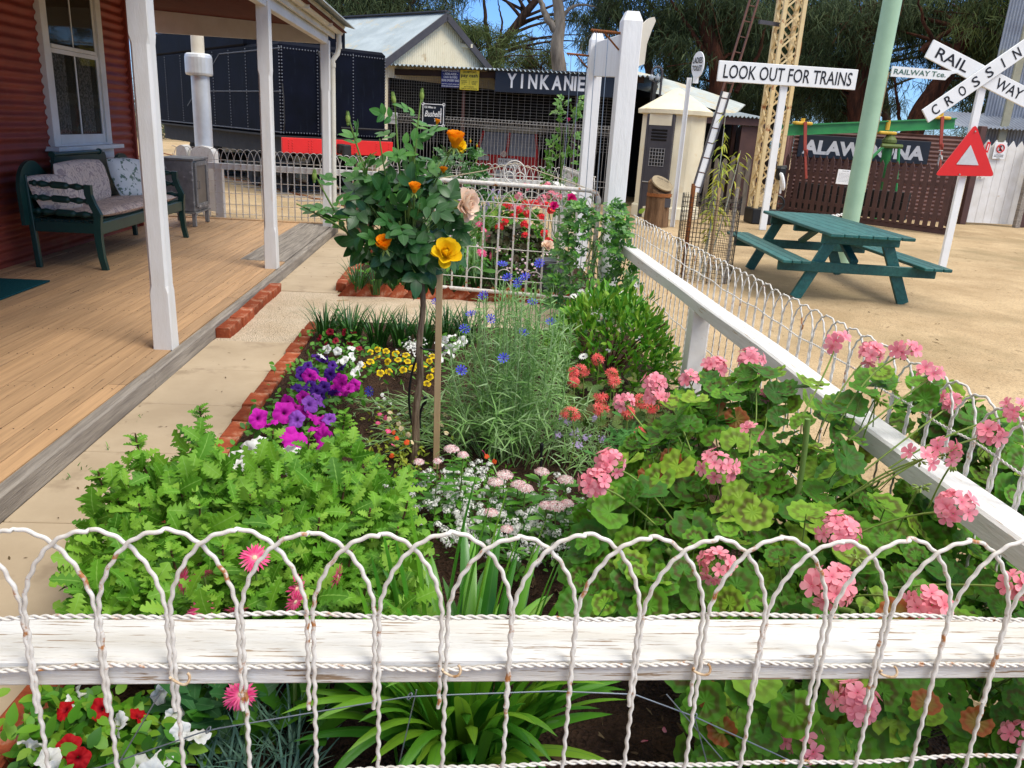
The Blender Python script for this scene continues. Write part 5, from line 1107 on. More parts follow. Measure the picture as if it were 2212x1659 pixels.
NARROW = leaf(.12, 4, .1, .5, prof=lambda t: (1-t**2)*(.6+.4*t)); OVAL = leaf(.6, 4, .12, .15); LOBE = lobed(.80, 5, .16, .30); FEATH = lobed(.5, 5, .1, .2)
def compound(n=2, T=ROSEL, tip=.42, side=.36):
    parts = [(T, np.eye(3)*tip, (0, .55, 0), None)]
    for k in range(n):
        y = .46-.25*k
        for s in (-1, 1): parts.append((T, ry(-s*.25) @ rz(-s*1.05)*(side-.04*k), (0, y, 0), None))
    return tjoin(parts)
COMP = compound(2)
# --- flowers: local frame, facing +Z, unit radius
def petals(n, T, tilt, r0=0, z0=0, mi=0, off=0.0, wob=.0):
    parts = []
    for k in range(n):
        a = off+2*PI*k/n+wob*math.sin(k*5.3); A = rz(a) @ rx(tilt+wob*math.sin(k*3.7)); parts.append((T, A, rz(a) @ np.array([0, r0, z0]), mi))
    return parts
def polar(T):
    V, F, U, Mi = T; U = U.copy(); U[:, 1] = np.linalg.norm(V[:, :2], axis=1); return (V, F, U, Mi)
PET_OB = leaf(.78, 5, .1, .12, prof=lambda t: min(1, .25+1.1*t)*max(0, 1-max(0, t-.72)**2*10)); PET_OB2 = leaf(.92, 5, .08, .25, prof=lambda t: min(1, .3+1.2*t)*max(0, 1-max(0, t-.75)**2*11))
FLORET = polar(tjoin(petals(5, PET_OB, .35, .06)))
STRAP = leaf(.17, 4, .1, .15, prof=lambda t: min(1, .5+t)*max(0, 1-t**7)); STRAPW = leaf(.30, 4, .1, .1, prof=lambda t: min(1, .5+t)*max(0, 1-t**6))
DAISY = tjoin(petals(14, STRAPW, .15, .12)+[(ball(.22, 8, 4, .45), np.eye(3), (0, 0, .05), 1)])
GERB = tjoin(petals(24, STRAP, .1, .12, wob=.1)+petals(18, tjoin([(STRAP, np.eye(3)*.72, (0, 0, 0), 0)]), .38, .1, .03, off=.1)+[(ball(.2, 8, 4, .4), np.eye(3), (0, 0, .05), 1)])
STARF = tjoin(petals(7, STRAP, .3, .03)+petals(6, tjoin([(STRAP, np.eye(3)*.8, (0, 0, 0), 0)]), .7, .02, .02, off=.4))
CORNF = tjoin(petals(10, tjoin([(leaf(.42, 4, .3, .1, prof=lambda t: max(.12, t**1.5)*(1 if t < .95 else .6)), np.eye(3), (0, 0, 0), 0)]), .45, .06)+petals(9, tjoin([(leaf(.3, 3, .3, 0, prof=lambda t: max(.1, t)), np.eye(3)*.6, (0, 0, 0), 0)]), .95, .02, off=.3)+[(ball(.16, 6, 4), np.eye(3), (0, 0, .12), 1), (ball(.2, 8, 5, 1.4), np.eye(3), (0, 0, -.24), 2)])
def petunia_t():
    rad = [.06, .12, .2, .4, .62, .82, 1.0]; zz = [-.6, -.35, -.12, .02, .06, .05, -.03]; k = 30; V = []; U = []; F = []
    for r, z in zip(rad, zz):
        for j in range(k):
            a = 2*PI*j/k; q = r*(1+(.09*math.cos(5*a) if r > .5 else 0)); V.append((q*math.cos(a), q*math.sin(a), z+(.11*r*math.cos(10*a)+.16*math.cos(3*a+1)*r*r-.10*math.cos(2*a)*r if r > .5 else 0))); U.append((a/(2*PI), r))
    for l in range(len(rad)-1):
        for j in range(k): F.append((l*k+j, l*k+(j+1) % k, (l+1)*k+(j+1) % k, (l+1)*k+j))
    return tmpl(V, F, U)
PETU = petunia_t()
FRILL = PETU
PANSY = polar(tjoin([(PET_OB2, np.eye(3)*.95 @ rz(a) @ rx(.05), (0, 0, z), 0) for a, z in ((PI, .03), (PI*.62, .02), (-PI*.62, .02), (.35, 0), (-.35, -.01))]))
def rose_t(open_=1.0):
    P = leaf(1.0, 6, .5, -.10, prof=lambda t: min(1, .35+1.3*t)*max(0, 1-max(0, t-.7)**2*6)); parts = []
    R3 = [(3, 1.85, .46, .10), (4, 1.68, .58, .15), (5, 1.52-.12*open_, .70, .18), (5, 1.38-.45*open_, .84, .17), (6, 1.22-.75*open_, .95, .14), (5, 1.1-1.0*open_, .92, .12)]
    for i, (n, tilt, sc, r0) in enumerate(R3):
        for k in range(n):
            a = i*.7+2*PI*k/n+.2*math.sin(k*7+i); A = rz(a) @ rx(tilt+.08*math.sin(k*3+i)) @ np.diag([.85, 1, 1])*sc; parts.append((P, A, rz(a) @ np.array([0, r0, 0]), 0))
    for k in range(5): a = k*2*PI/5; parts.append((leaf(.3, 3, .1, .3), rz(a) @ rx(-.5)*.6, (0, 0, -.02), 1))
    parts.append((ball(.14, 8, 5), np.eye(3), (0, 0, -.1), 1)); parts.append((ball(.24, 8, 6, 1.5), np.eye(3), (0, 0, .22), 0)); return tjoin(parts)
ROSE = rose_t(1.0); ROSEB = rose_t(.25)
def bud_t():
    parts = [(ball(.3, 8, 6, 2.0), np.eye(3), (0, 0, .5), 0), (ball(.2, 8, 5, 1.2), np.eye(3), (0, 0, -.1), 1)]
    for k in range(5): a = k*2*PI/5; parts.append((leaf(.34, 4, .2, -.25), rz(a) @ rx(1.3)*1.35, rz(a) @ np.array([0, .12, 0]), 1))
    return tjoin(parts)
BUD = bud_t()
TINY = polar(tjoin(petals(4, leaf(.8, 2, .0, .1), .2, .05)))
def facing(d, roll=None):
    d = nrm(d); a = rng.uniform(0, 2*PI) if roll is None else roll; up = V3(0, 0, 1) if abs(d[2]) < .95 else V3(0, 1, 0)
    x = nrm(np.cross(up, d)); y = np.cross(d, x); return np.stack([x*math.cos(a)+y*math.sin(a), -x*math.sin(a)+y*math.cos(a), d], -1)
def tocam(p): return nrm(CAM-np.asarray(p, float))
def flower(T, p, r, mats, parent, d=None, jit=.35, name='flower', roll=None):
    d = d if d is not None else nrm(tocam(p)*.55+V3(0, 0, .55)+rng.normal(size=3)*jit)
    o = MB().scatter(T, np.array([p]), facing(d, roll)[None], r).build(name, mats, parent, smooth=True); return o
def plant(name, label, cat, loc, group=None): return thing(name, label, cat, loc, 0, group)
# --- leaf materials
G = {}
G['lime'] = leafmat('lime_green_leaf', [(.05, .16, .008), (.09, .255, .013), (.15, .34, .022), (.23, .42, .045)], .55, .25, .3, vein=(.24, .44, .08))
G['stem'] = mat('brown_stem', (.13, .07, .035), (.09, .05, .028), .8, .15, bmp=0); G['gstem'] = mat('green_stem', (.14, .22, .05), (.10, .17, .04), .6, .2, bmp=0)
G['ger'] = leafmat('zonal_leaf', [(.03, .125, .010), (.065, .21, .013), (.115, .30, .017), (.23, .37, .028)], .55, .22, .32, uvmod=.4, uvr=[(0, (.16, .33, .05), .3), (.3, (.1, .2, .03), 0), (.42, (.07, .05, .015), .15), (.52, (.075, .035, .014), .85), (.66, (.075, .04, .015), .75), (.80, (.1, .2, .02), 0), (1, (.16, .3, .03), .25)])
G['gerold'] = leafmat('reddening_leaf', [(.22, .20, .02), (.26, .07, .015), (.20, .24, .03)], .55, .3, .25, uvr=[(0, (.16, .28, .04), .4), (.45, (.12, .2, .03), .2), (.75, (.26, .035, .012), .6), (1, (.32, .09, .02), .5)])
G['pink'] = leafmat('pink_petal', [(.76, .22, .28), (.82, .30, .36), (.86, .40, .45)], .6, .2, .3, uvr=[(0, (.62, .05, .12), .8), (.25, (.66, .08, .16), .4), (.6, (.8, .25, .3), 0), (1, (.86, .36, .40), .35)])
G['sepal'] = mat('green_sepal', (.22, .30, .06), (.16, .24, .05), rough=.6, bmp=0)
G['rosel'] = leafmat('dark_rose_leaf', [(.012, .058, .012), (.020, .080, .016), (.032, .11, .02)], .36, .32, .12, vein=(.05, .13, .045)); G['rosel2'] = leafmat('fresh_rose_leaf', [(.035, .14, .022), (.055, .19, .028), (.09, .24, .035)], .42, .3, .32, vein=(.12, .24, .08))
G['corn'] = leafmat('grey_green_leaf', [(.16, .34, .08), (.26, .45, .15), (.38, .54, .28), (.18, .36, .07)], .6, .2, .4)
G['strap'] = leafmat('dark_strap_leaf', [(.014, .07, .010), (.024, .10, .014), (.04, .14, .02)], .35, .45, .15); G['agap'] = leafmat('glossy_strap_leaf', [(.035, .16, .014), (.06, .23, .018), (.13, .33, .02), (.22, .40, .03)], .3, .45, .25, vein=(.09, .24, .04))
G['mid'] = leafmat('mid_green_leaf', [(.04, .16, .012), (.07, .23, .016), (.12, .31, .025)], .45, .35, .25); G['osteo'] = leafmat('osteo_leaf', [(.035, .15, .01), (.07, .24, .014), (.14, .34, .02), (.22, .36, .035)], .45, .35, .25)
G['grey'] = leafmat('blue_grey_leaf', [(.10, .20, .14), (.14, .26, .18), (.18, .30, .21)], .6, .25, .2); G['dark'] = leafmat('bronze_leaf', [(.035, .035, .014), (.05, .06, .018), (.07, .045, .022)], .5, .3, .15)
def pm(name, cols, throat=None, ts=.9, tr=.3): return leafmat(name, cols, .6, .15, .28, uvr=None if throat is None else [(0, throat, ts), (tr, throat, ts*.5), (min(.98, tr+.2), throat, 0), (1, throat, 0)])
G['magenta'] = pm('magenta_petal', [(.46, .01, .30), (.58, .015, .42), (.52, .02, .38)], (.12, .0, .09), .9, .2); G['violet'] = pm('violet_petal', [(.28, .07, .50), (.34, .10, .56)], (.08, .01, .14), .9, .25); G['purple'] = pm('deep_purple_petal', [(.055, .012, .20), (.085, .018, .27)], (.02, .0, .06), .9, .3)
G['whitep'] = pm('white_petal', [(.80, .80, .76), (.84, .84, .82)], (.45, .46, .15), .5, .15); G['redp'] = pm('red_petal', [(.42, .006, .010), (.50, .010, .015)], (.06, .0, .01), .9, .2); G['maroon'] = pm('maroon_petal', [(.20, .010, .022), (.28, .012, .03)], (.05, .0, .01), .9, .25)
G['yellowp'] = pm('yellow_petal', [(.80, .55, .005), (.84, .62, .01)], (.03, .005, .01), 1.0, .52); G['blue'] = pm('cornflower_petal', [(.06, .07, .58), (.09, .10, .66), (.14, .13, .70)]); G['bluec'] = mat('violet_centre', (.10, .03, .22), bmp=0)
G['coral'] = pm('coral_petal', [(.78, .09, .09), (.82, .15, .14), (.84, .24, .21)]); G['hot'] = pm('hot_pink_petal', [(.74, .05, .20), (.80, .09, .26), (.82, .22, .34)], (.85, .55, .5), .5, .2); G['yc'] = mat('yellow_centre', (.65, .42, .03), bmp=0); G['palec'] = mat('pale_centre', (.70, .52, .35), bmp=0)
G['yrose'] = leafmat('yellow_rose_petal', [(.82, .50, .005), (.86, .58, .01), (.84, .54, .008)], .55, .2, .3); G['orose'] = leafmat('orange_rose_petal', [(.82, .22, .003), (.86, .33, .006), (.84, .28, .005)], .55, .2, .3); G['brose'] = leafmat('blush_rose_petal', [(.82, .66, .46), (.84, .60, .46), (.82, .70, .55)], .6, .2, .3)
G['mag2'] = leafmat('cerise_petal', [(.62, .01, .16), (.68, .02, .22)], .55, .2, .25); G['cream'] = pm('cream_petal', [(.80, .72, .50), (.78, .62, .34), (.82, .78, .64)], (.6, .3, .02), .5, .2); G['lav'] = pm('lavender_petal', [(.40, .30, .55), (.52, .42, .62)]); G['palep'] = pm('pale_pink_petal', [(.70, .34, .36), (.80, .62, .60), (.80, .72, .70), (.52, .16, .22)]); G['tanger'] = pm('orange_petal', [(.75, .14, .02), (.72, .06, .03)])
G['yleaf'] = leafmat('yellowing_leaf', [(.28, .32, .02), (.20, .30, .03)], .5, .3, .3)
# ----------------------------------------------------------------- chrysanthemum bush (left foreground)
ch_ = plant('chrysanthemum_bush', 'bright lime-green leafy chrysanthemum bush sprawling over the path in the left foreground', 'shrub', (-.6, 2.4, GZ))
tips = [(432, 872, 2.75), (292, 928, 2.6), (212, 1010, 2.35), (370, 985, 2.5), (460, 960, 2.55), (560, 985, 2.6), (668, 930, 2.75), (745, 885, 2.9), (640, 1030, 2.4), (820, 990, 2.5), (745, 1035, 2.3), (540, 1060, 2.2), (430, 1080, 2.15), (300, 1080, 2.2), (255, 1150, 2.05), (690, 1110, 2.05), (800, 1090, 2.1), (880, 1075, 2.1), (600, 1150, 1.95), (480, 1170, 1.9), (370, 1180, 1.9), (230, 1230, 1.9), (760, 1180, 1.9), (840, 1170, 1.9), (540, 1235, 1.8), (650, 1240, 1.8), (330, 1260, 1.8), (200, 1290, 1.85), (790, 1260, 1.75), (430, 1265, 1.75), (590, 920, 2.9), (500, 1010, 2.4), (880, 1010, 2.45), (710, 985, 2.5), (250, 1055, 2.3), (390, 1040, 2.3), (610, 1090, 2.2), (860, 1130, 2.0)]
lf = MB(); sm = MB()
for (u, v, yy) in tips:
    tip = at_y(u, v+8, yy); b = V3(-.62+(tip[0]+.62)*.45, 2.35+(tip[1]-2.35)*.5, GZ); bow = V3((tip[0]+.6)*.12, (tip[1]-2.35)*.1, .04)
    p = path(b, tip, bow, 14); sm.tube(p, np.linspace(.0065, .003, 14), 5); L = np.linalg.norm(tip-b); n = int(18+L*44)
    t = np.sort(rng.uniform(.22, 1.0, n)**.9); pos = np.stack([np.interp(t, np.linspace(0, 1, 14), p[:, k]) for k in range(3)], -1)
    az = np.arange(n)*2.4+rng.uniform(0, 6); up = .15+.75*t**3; d = np.stack([np.cos(az), np.sin(az), up+rng.normal(size=n)*.15], -1)
    nz = np.stack([-np.cos(az)*.6, -np.sin(az)*.6, np.ones(n)], -1)+tocam(tip)*.35+rng.normal(size=(n, 3))*.25
    sc = (.078*(1-.62*t**5))*rng.uniform(.7, 1.1, n); lf.scatter(LOBE, pos, frames(d, nz), sc)
TU = np.array([(165, 1290), (200, 1050), (290, 960), (360, 1010), (432, 900), (500, 1000), (590, 950), (670, 960), (745, 910), (820, 1010), (880, 1040), (900, 1200)])
for k in range(1500):
    u = rng.uniform(170, 900); tv_ = np.interp(u, TU[:, 0], TU[:, 1])+25; v = rng.uniform(tv_, 1335); yy = np.interp(v, [880, 1330], [2.75, 1.78])+rng.normal()*.08; p = at_y(u, v, yy)
    if p[2] < .05: continue
    d = nrm(nrm(p-V3(-.6, 2.4, .1))*.5+rng.normal(size=3)*.6+V3(0, 0, .1)); lf.scatter(LOBE if k % 3 else FEATH, p[None], frames(d[None], (tocam(p)*.6+V3(0, 0, .6)+rng.normal(size=3)*.45)[None]), rng.uniform(.035, .088))
sm.build('stem', G['stem'], ch_, smooth=True); o = lf.build('foliage', G['lime'], ch_, smooth=True)
fv = plant('feverfew_plant', 'low ferny feverfew with a few tiny white daisies at the path edge', 'plant', (-.95, 1.9, GZ))
lf = MB()
for k in range(420):
    u, v = rng.uniform(170, 400), rng.uniform(1150, 1330); p = at_z(u, v, rng.uniform(.06, .36)); d = rand_dirs(1, .2)[0]; lf.scatter(FEATH, p[None], frames(d[None], (tocam(p)+V3(0, 0, .5)+rng.normal(size=3)*.4)[None]), rng.uniform(.035, .06))
lf.build('foliage', G['mid'], fv, smooth=True)
for u, v in ((262, 1258), (305, 1140), (322, 1128), (178, 1232), (335, 1150), (268, 1150)): p = at_z(u, v, .36); flower(DAISY, p, .014 if u == 262 else .010, [G['whitep'], G['yc']], fv)
# ----------------------------------------------------------------- geranium bush (right foreground)
gb = plant('pink_geranium_bush', 'big zonal geranium bush with pink flower heads filling the right foreground corner', 'shrub', (.95, 2.1, GZ))
lf = MB(); pe = MB(); POS = []; D = []
def ger_surface(n, box, zf, yj=0):
    for _ in range(n):
        u = rng.uniform(box[0], box[2]); v = rng.uniform(box[1], box[3]); p = zf(u, v)
        if p is None: continue
        POS.append(p)
def gy(u, v):  # depth of the bush's skin below each pixel: back top far, front near
    t = np.clip((v-800)/(1560-800), 0, 1); y = 2.65-1.22*t+rng.normal()*.10
    top = np.interp(u, [1210, 1290, 1340, 1420, 1520, 1640, 1800, 1900, 2212], [1130, 1080, 980, 880, 800, 800, 830, 840, 930])
    if v < top: return None
    p = at_y(u, v, y)
    if p[2] < .06 or p[0] < .22 or p[1] < 1.43: return None
    return p
ger_surface(1150, (1240, 770, 2330, 1330), gy); ger_surface(360, (1480, 1330, 2330, 1700), gy); 
for _ in range(60):   # beyond the rail
    u = rng.uniform(1980, 2240); v = rng.uniform(830, 1050)+(u-2000)*.35; POS.append(at_x(u, v, 1.62+rng.uniform(0, .2)))
for _ in range(25): u = rng.uniform(1790, 2000); v = rng.uniform(800, 900); POS.append(at_y(u, v, 2.35+rng.normal()*.1))
POS = np.array([p for p in POS if not (RXI-.10 < p[0] < RXI+.20 and abs(p[2]-RZ) < .12)]); n = len(POS); cen = V3(.95, 2.1, .1)
nz = nrm(POS-cen)*.55+V3(0, 0, .55)+np.array([tocam(p) for p in POS])*.55+rng.normal(size=(n, 3))*.38; nz = nrm(nz); d = np.cross(nz, rng.normal(size=(n, 3))); sc = rng.uniform(.030, .060, n)
lf.scatter(GERL, POS, frames(d, nz), sc); old = rng.random(n) < .06
for p, z_ in zip(POS, nz):
    if rng.random() < .5: b = p-z_*rng.uniform(.05, .10)-V3(0, 0, .05); pe.tube(path(b, p-z_*.004, V3(0, 0, .005), 5), .0022, 4)
for k in range(10): a = rng.uniform(0, 6.28); pe.tube(path((.95+rng.normal()*.1, 2.1+rng.normal()*.15, GZ), (.95+.35*math.cos(a), 2.1+.45*math.sin(a), .5), V3(0, 0, .05), 8), .009, 6)
for u, v, yy in ((1745, 960, 2.1),): p = at_y(u, v-55, yy); pe.tube(path((p[0]-.02, p[1], .25), p, V3(.02, 0, 0), 8), .0085, 7)
lf.build('foliage', G['ger'], gb, smooth=True); pe.build('stem', G['gstem'], gb, smooth=True)
for u, v, yy in ((1590, 905, 2.45), (1560, 890, 2.5), (1450, 990, 2.3), (1480, 1040, 2.2), (1405, 1030, 2.2), (1935, 1330, 1.5), (2110, 1560, 1.4), (1560, 1580, 1.45), (1530, 1500, 1.5), (1380, 1250, 1.9), (2000, 1520, 1.4)):
    p = at_y(u, v, yy); z_ = nrm(tocam(p)+V3(0, 0, .4)+rng.normal(size=3)*.3); lf = MB(); lf.scatter(GERL, p[None], frames(np.cross(z_, rng.normal(size=3))[None], z_[None]), rng.uniform(.028, .042)); lf.build('reddened_leaf', G['gerold'], gb, smooth=True)
def umbel(p, R, nf, fr, parent, col=None, stalk=None, name='flower', T=FLORET, half=False, green=None):
    mb = MB(); ax = nrm(V3(0, 0, .8)+tocam(p)*.5+rng.normal(size=3)*.15); k = np.arange(nf)+.5; ph = np.arccos(1-k/nf*(1.15 if not half else .8)); th = k*2.39996
    loc = np.stack([np.sin(ph)*np.cos(th), np.sin(ph)*np.sin(th), np.cos(ph)], -1); Fm = facing(ax, 0.0); dirs = nrm(loc @ Fm.T+rng.normal(size=(nf, 3))*.30); pos = p+dirs*R*rng.uniform(.62, 1.22, (nf, 1))*np.array([1.08, 1.08, .86])
    fr_ = np.stack([facing(nrm(x+tocam(p)*.25)) for x in dirs]); mb.scatter(T, pos, fr_, fr*rng.uniform(.8, 1.15, nf), 0)
    for q in pos: mb.tube([p-ax*R*.45, q], .0013, 3, mi=1, cap=False)
    nb_ = 5; bd_ = nrm(-ax*.6+rng.normal(size=(nb_, 3))*.6); mb.scatter(ball(.25, 6, 4, 2.2), p-ax*R*.4+bd_*R*.5, np.stack([facing(x) for x in bd_]), .012, 1)
    if stalk is not None: mb.tube(path(stalk, p-ax*R*.45, V3(0, 0, .02)+rng.normal(size=3)*.012, 8), .0028, 5, mi=1)
    return mb.build(name, [col or G['pink'], green or G['sepal']], parent, smooth=True)
heads = [(1320, 1000, 2.0, .044, 16), (1288, 1040, 1.95, .046, 15), (1555, 1005, 2.05, .046, 16), (1548, 797, 2.65, .048, 18), (1622, 780, 2.62, .046, 18), (1490, 822, 2.55, .03, 6), (1408, 828, 2.5, .034, 9), (1350, 872, 2.4, .034, 7), (1418, 860, 2.45, .03, 6), (1808, 738, 2.25, .034, 5), (1880, 765, 2.3, .042, 13), (1958, 757, 2.2, .034, 6), (2008, 808, 2.1, .038, 7), (1625, 928, 2.2, .03, 3), (2040, 970, 1.85, .036, 6), (1985, 988, 1.85, .03, 3), (1815, 1152, 1.72, .056, 24), (1800, 1270, 1.6, .056, 22), (1550, 1225, 1.75, .048, 15), (2005, 1305, 1.5, .05, 16), (2062, 1095, 1.7, .05, 15), (1850, 1518, 1.42, .056, 22), (1728, 1600, 1.45, .042, 8), (2052, 868, 2.3, .034, 9), (2140, 940, 1.95, .036, 8), (2195, 890, 1.95, .04, 8), (1660, 855, 2.55, .032, 5), (2200, 1270, 1.5, .04, 8), (2205, 1600, 1.42, .04, 9)]
for i, (u, v, yy, R, nf) in enumerate(heads):
    p = at_y(u, v, yy); b = p*V3(.55, .5, 0)+V3(.95*.45, 2.15*.5, max(.1, p[2]-.22)); umbel(p+rng.normal(size=3)*.003, R*rng.uniform(.72, .92), nf, rng.uniform(.0205, .0245), gb, stalk=b)
for u, v, yy in ((2060, 1000, 1.85), (1990, 1050, 1.85), (1900, 860, 2.2), (1850, 1205, 1.6)):
    p = at_y(u, v, yy); mb = MB(); dd = nrm(rng.normal(size=(14, 3))+V3(0, 0, -.2)); mb.scatter(ball(.25, 6, 4, 2.6), p+dd*.018, np.stack([facing(x) for x in dd]), .013); mb.tube(path(p+V3(.03, .1, -.18), p, V3(0, 0, .02)), .0026, 5); mb.build('bud_cluster', G['sepal'], gb, smooth=True)
# ----------------------------------------------------------------- cornflowers
cf = plant('cornflower_clump', 'tall feathery grey-green cornflower clump with blue flowers in the middle of the bed', 'plant', (.28, 3.8, GZ))
lf = MB(); sm = MB()
for k in range(120):
    u = rng.uniform(965, 1235); yv = rng.uniform(3.55, 4.25); top = np.interp(u, [960, 1000, 1060, 1120, 1190, 1235], [760, 690, 600, 590, 620, 700])+abs(rng.normal())*80; tip = at_y(u, top, yv); b = V3(.28+(tip[0]-.28)*.38+rng.normal()*.05, 3.75+(yv-3.9)*.6, GZ)
    p = path(b, tip, V3((tip[0]-.28)*.12, 0, .03)+rng.normal(size=3)*.02, 12); sm.tube(p, .0022, 4, cap=False); n = int(np.linalg.norm(tip-b)*44); t = rng.uniform(.12, .97, n)
    pos = np.stack([np.interp(t, np.linspace(0, 1, 12), p[:, q]) for q in range(3)], -1); az = rng.uniform(0, 6.28, n); d = np.stack([np.cos(az), np.sin(az), rng.uniform(.2, 1.5, n)], -1); lf.scatter(NARROW, pos, frames(d, V3(0, 0, 1)+rng.normal(size=(n, 3))*.6), rng.uniform(.06, .125, n)*(1-.45*t))
for k in range(26):  # sprawling skirts
    a = rng.uniform(0, 6.28); b = V3(.25, 3.75, GZ); tip = b+V3(.45*math.cos(a), .35*math.sin(a), rng.uniform(.1, .3)); p = path(b, tip, V3(0, 0, .12), 8); sm.tube(p, .002, 4, cap=False); n = 22; t = rng.uniform(.2, 1, n); pos = np.stack([np.interp(t, np.linspace(0, 1, 8), p[:, q]) for q in range(3)], -1); lf.scatter(NARROW, pos, frames(rand_dirs(n, .3), V3(0, 0, 1)+rng.normal(size=(n, 3))*.5), .1)
for k in range(18): # trailing stems over the bare soil to the left
    b = V3(.12, 3.75+rng.normal()*.15, GZ); tip = V3(-.55+rng.uniform(0, .35), 3.7+rng.uniform(-.15, .75), .06); p = path(b, tip, V3(0, 0, .10), 8); sm.tube(p, .002, 4, cap=False); n = 24; t = rng.uniform(.25, 1, n); pos = np.stack([np.interp(t, np.linspace(0, 1, 8), p[:, q]) for q in range(3)], -1); lf.scatter(NARROW, pos, frames(nrm(np.array([-1, 0, .3])+rng.normal(size=(n, 3))*.5), V3(0, 0, 1)+rng.normal(size=(n, 3))*.4), .085)
sm.build('stem', G['corn'], cf); lf.build('foliage', G['corn'], cf)
for u, v, yy in ((1085, 573, 4.0), (1060, 690, 4.0), (1130, 720, 4.0), (1045, 640, 4.0), (1150, 655, 4.0), (1097, 601, 4.0), (1135, 600, 4.05), (1120, 612, 4.0), (1166, 571, 4.1), (943, 655, 3.9), (1018, 680, 3.9), (1003, 712, 3.9), (1190, 697, 4.0), (1088, 775, 3.7), (996, 801, 3.7), (800, 845, 4.0), (1768, 885, 2.6)):
    if u > 1700: continue
    p = at_y(u, v, yy-.22); o = flower(CORNF, p, .027, [G['blue'], G['bluec'], G['sepal']], cf, d=nrm(V3(0, 0, .7)+tocam(p)*.5+rng.normal(size=3)*.3))
# ----------------------------------------------------------------- standard rose
sr = plant('standard_rose', 'standard rose on a bare trunk with dark glossy crown, orange and yellow blooms', 'rose', (-.17, 3.66, GZ))
M['bark'] = mat('grey_striped_bark', (.30, .22, .15), (.10, .065, .04), .9, .1, scale=9, stretch=(9, 9, .6), bmp=.9, bd=.006)
b0 = at_z(893, 1000, GZ); t0_ = at_y(913, 605, 3.66); tp = MB(); pth = path(b0, t0_, V3(.006, 0, 0), 16); pth[:, 0] += .006*np.sin(np.arange(16)*1.1); tp.tube(pth, np.linspace(.021, .013, 16), 10); tp.build('trunk', M['bark'], sr, smooth=True)
cc = at_y(872, 500, 3.62); lf = MB(); sm = MB()
n = 0
cl = [(885, 535, 70, 55, 3.60), (815, 500, 62, 56, 3.62), (945, 490, 62, 76, 3.62), (840, 440, 86, 52, 3.66), (905, 415, 100, 46, 3.68), (885, 575, 48, 36, 3.58)]
for (u, v, ru, rv, yy) in cl:
    for k in range(19):
        a = rng.uniform(0, 6.28); r = math.sqrt(rng.uniform(.1, 1)); p = at_y(u+ru*r*math.cos(a), v+rv*r*math.sin(a), yy+rng.uniform(-.20, .20)); d = nrm((p-cc)*2+V3(0, 0, -.15)+rng.normal(size=3)*.35); z_ = nrm(tocam(p)*.8+V3(0, 0, .5)+(p-cc)+rng.normal(size=3)*.35)
        lf.scatter(COMP, (p-d*.09)[None], frames(d[None], z_[None]), rng.uniform(.165, .215)); sm.tube(path(cc+(p-cc)*.2-V3(0, 0, .05), p-d*.09, V3(0, 0, -.02), 5), .002, 4)
lf.build('foliage', G['rosel'], sr, smooth=True)
lf2 = MB()
canes = [((852, 205), (868, 420), 3.66, 1.0), ((911, 200), (880, 420), 3.7, 1.0), ((752, 250), (815, 440), 3.6, 1.0), ((678, 372), (760, 520), 3.55, 1.0), ((984, 300), (900, 470), 3.6, .6), ((770, 330), (830, 470), 3.72, .8), ((950, 350), (900, 470), 3.72, .8), ((640, 440), (780, 520), 3.6, .9), ((1015, 430), (930, 500), 3.5, .8), ((965, 535), (915, 560), 3.5, .4), ((895, 400), (890, 520), 3.45, .5), ((830, 520), (850, 570), 3.42, .4), ((700, 470), (800, 540), 3.5, .9), ((820, 300), (850, 470), 3.6, .8), ((900, 300), (880, 470), 3.6, .9)]
for (tu, tv), (bu, bv), yy, dens in canes:
    tip = at_y(tu, tv, yy); b = at_y(bu, bv, 3.64); p = path(b, tip, V3((tip[0]-b[0])*.1, 0, .02), 12); sm.tube(p, np.linspace(.0055, .003, 12), 6); L = np.linalg.norm(tip-b); m_ = max(2, int(L*13*dens))
    for k in range(m_):
        t = .12+.66*(k+.5)/m_+rng.normal()*.03; q = np.array([np.interp(t, np.linspace(0, 1, 12), p[:, j]) for j in range(3)]); az = k*2.4+rng.uniform(0, 1.5); d = nrm(V3(math.cos(az), math.sin(az)*.6, .25+rng.normal()*.2)); z_ = nrm(V3(0, 0, .8)+tocam(q)*.6+rng.normal(size=3)*.35); lf2.scatter(COMP, q[None], frames(d[None], z_[None]), rng.uniform(.15, .20)*(1-.25*t))
lf2.build('young_foliage', G['rosel2'], sr, smooth=True); sm.build('stem', G['gstem'], sr, smooth=True)
for u, v, yy in ((852, 210, 3.66), (911, 202, 3.7), (752, 252, 3.6), (679, 376, 3.55)): p = at_y(u, v+14, yy); flower(BUD, p, .036, [G['sepal'], G['gstem']], sr, d=nrm(V3(rng.normal()*.1, -.05, 1)), name='bud')
for u, v, yy, r, T, m_, dd in ((965, 542, 3.40, .066, ROSE, 'yrose', (.15, -.75, .55)), (984, 300, 3.55, .066, ROSEB, 'orose', (.1, -.25, 1)), (996, 312, 3.6, .034, ROSE, 'yrose', (.6, -.5, .3)), (830, 525, 3.40, .058, ROSEB, 'orose', (-.1, -.5, .85)), (896, 405, 3.42, .042, ROSEB, 'orose', (.1, -.3, 1)), (1015, 442, 3.45, .068, ROSE, 'brose', (.8, -.55, .1)), (958, 366, 3.6, .026, ROSEB, 'orose', (0, -.2, 1)), (945, 262, 3.7, .022, ROSEB, 'orose', (.2, 0, 1)), (962, 420, 3.7, .02, ROSEB, 'yrose', (0, 0, 1))):
    p = at_y(u, v, yy); flower(T, p-nrm(dd)*r*.5, r*1.05, [G[m_], G['sepal']], sr, d=nrm(dd))
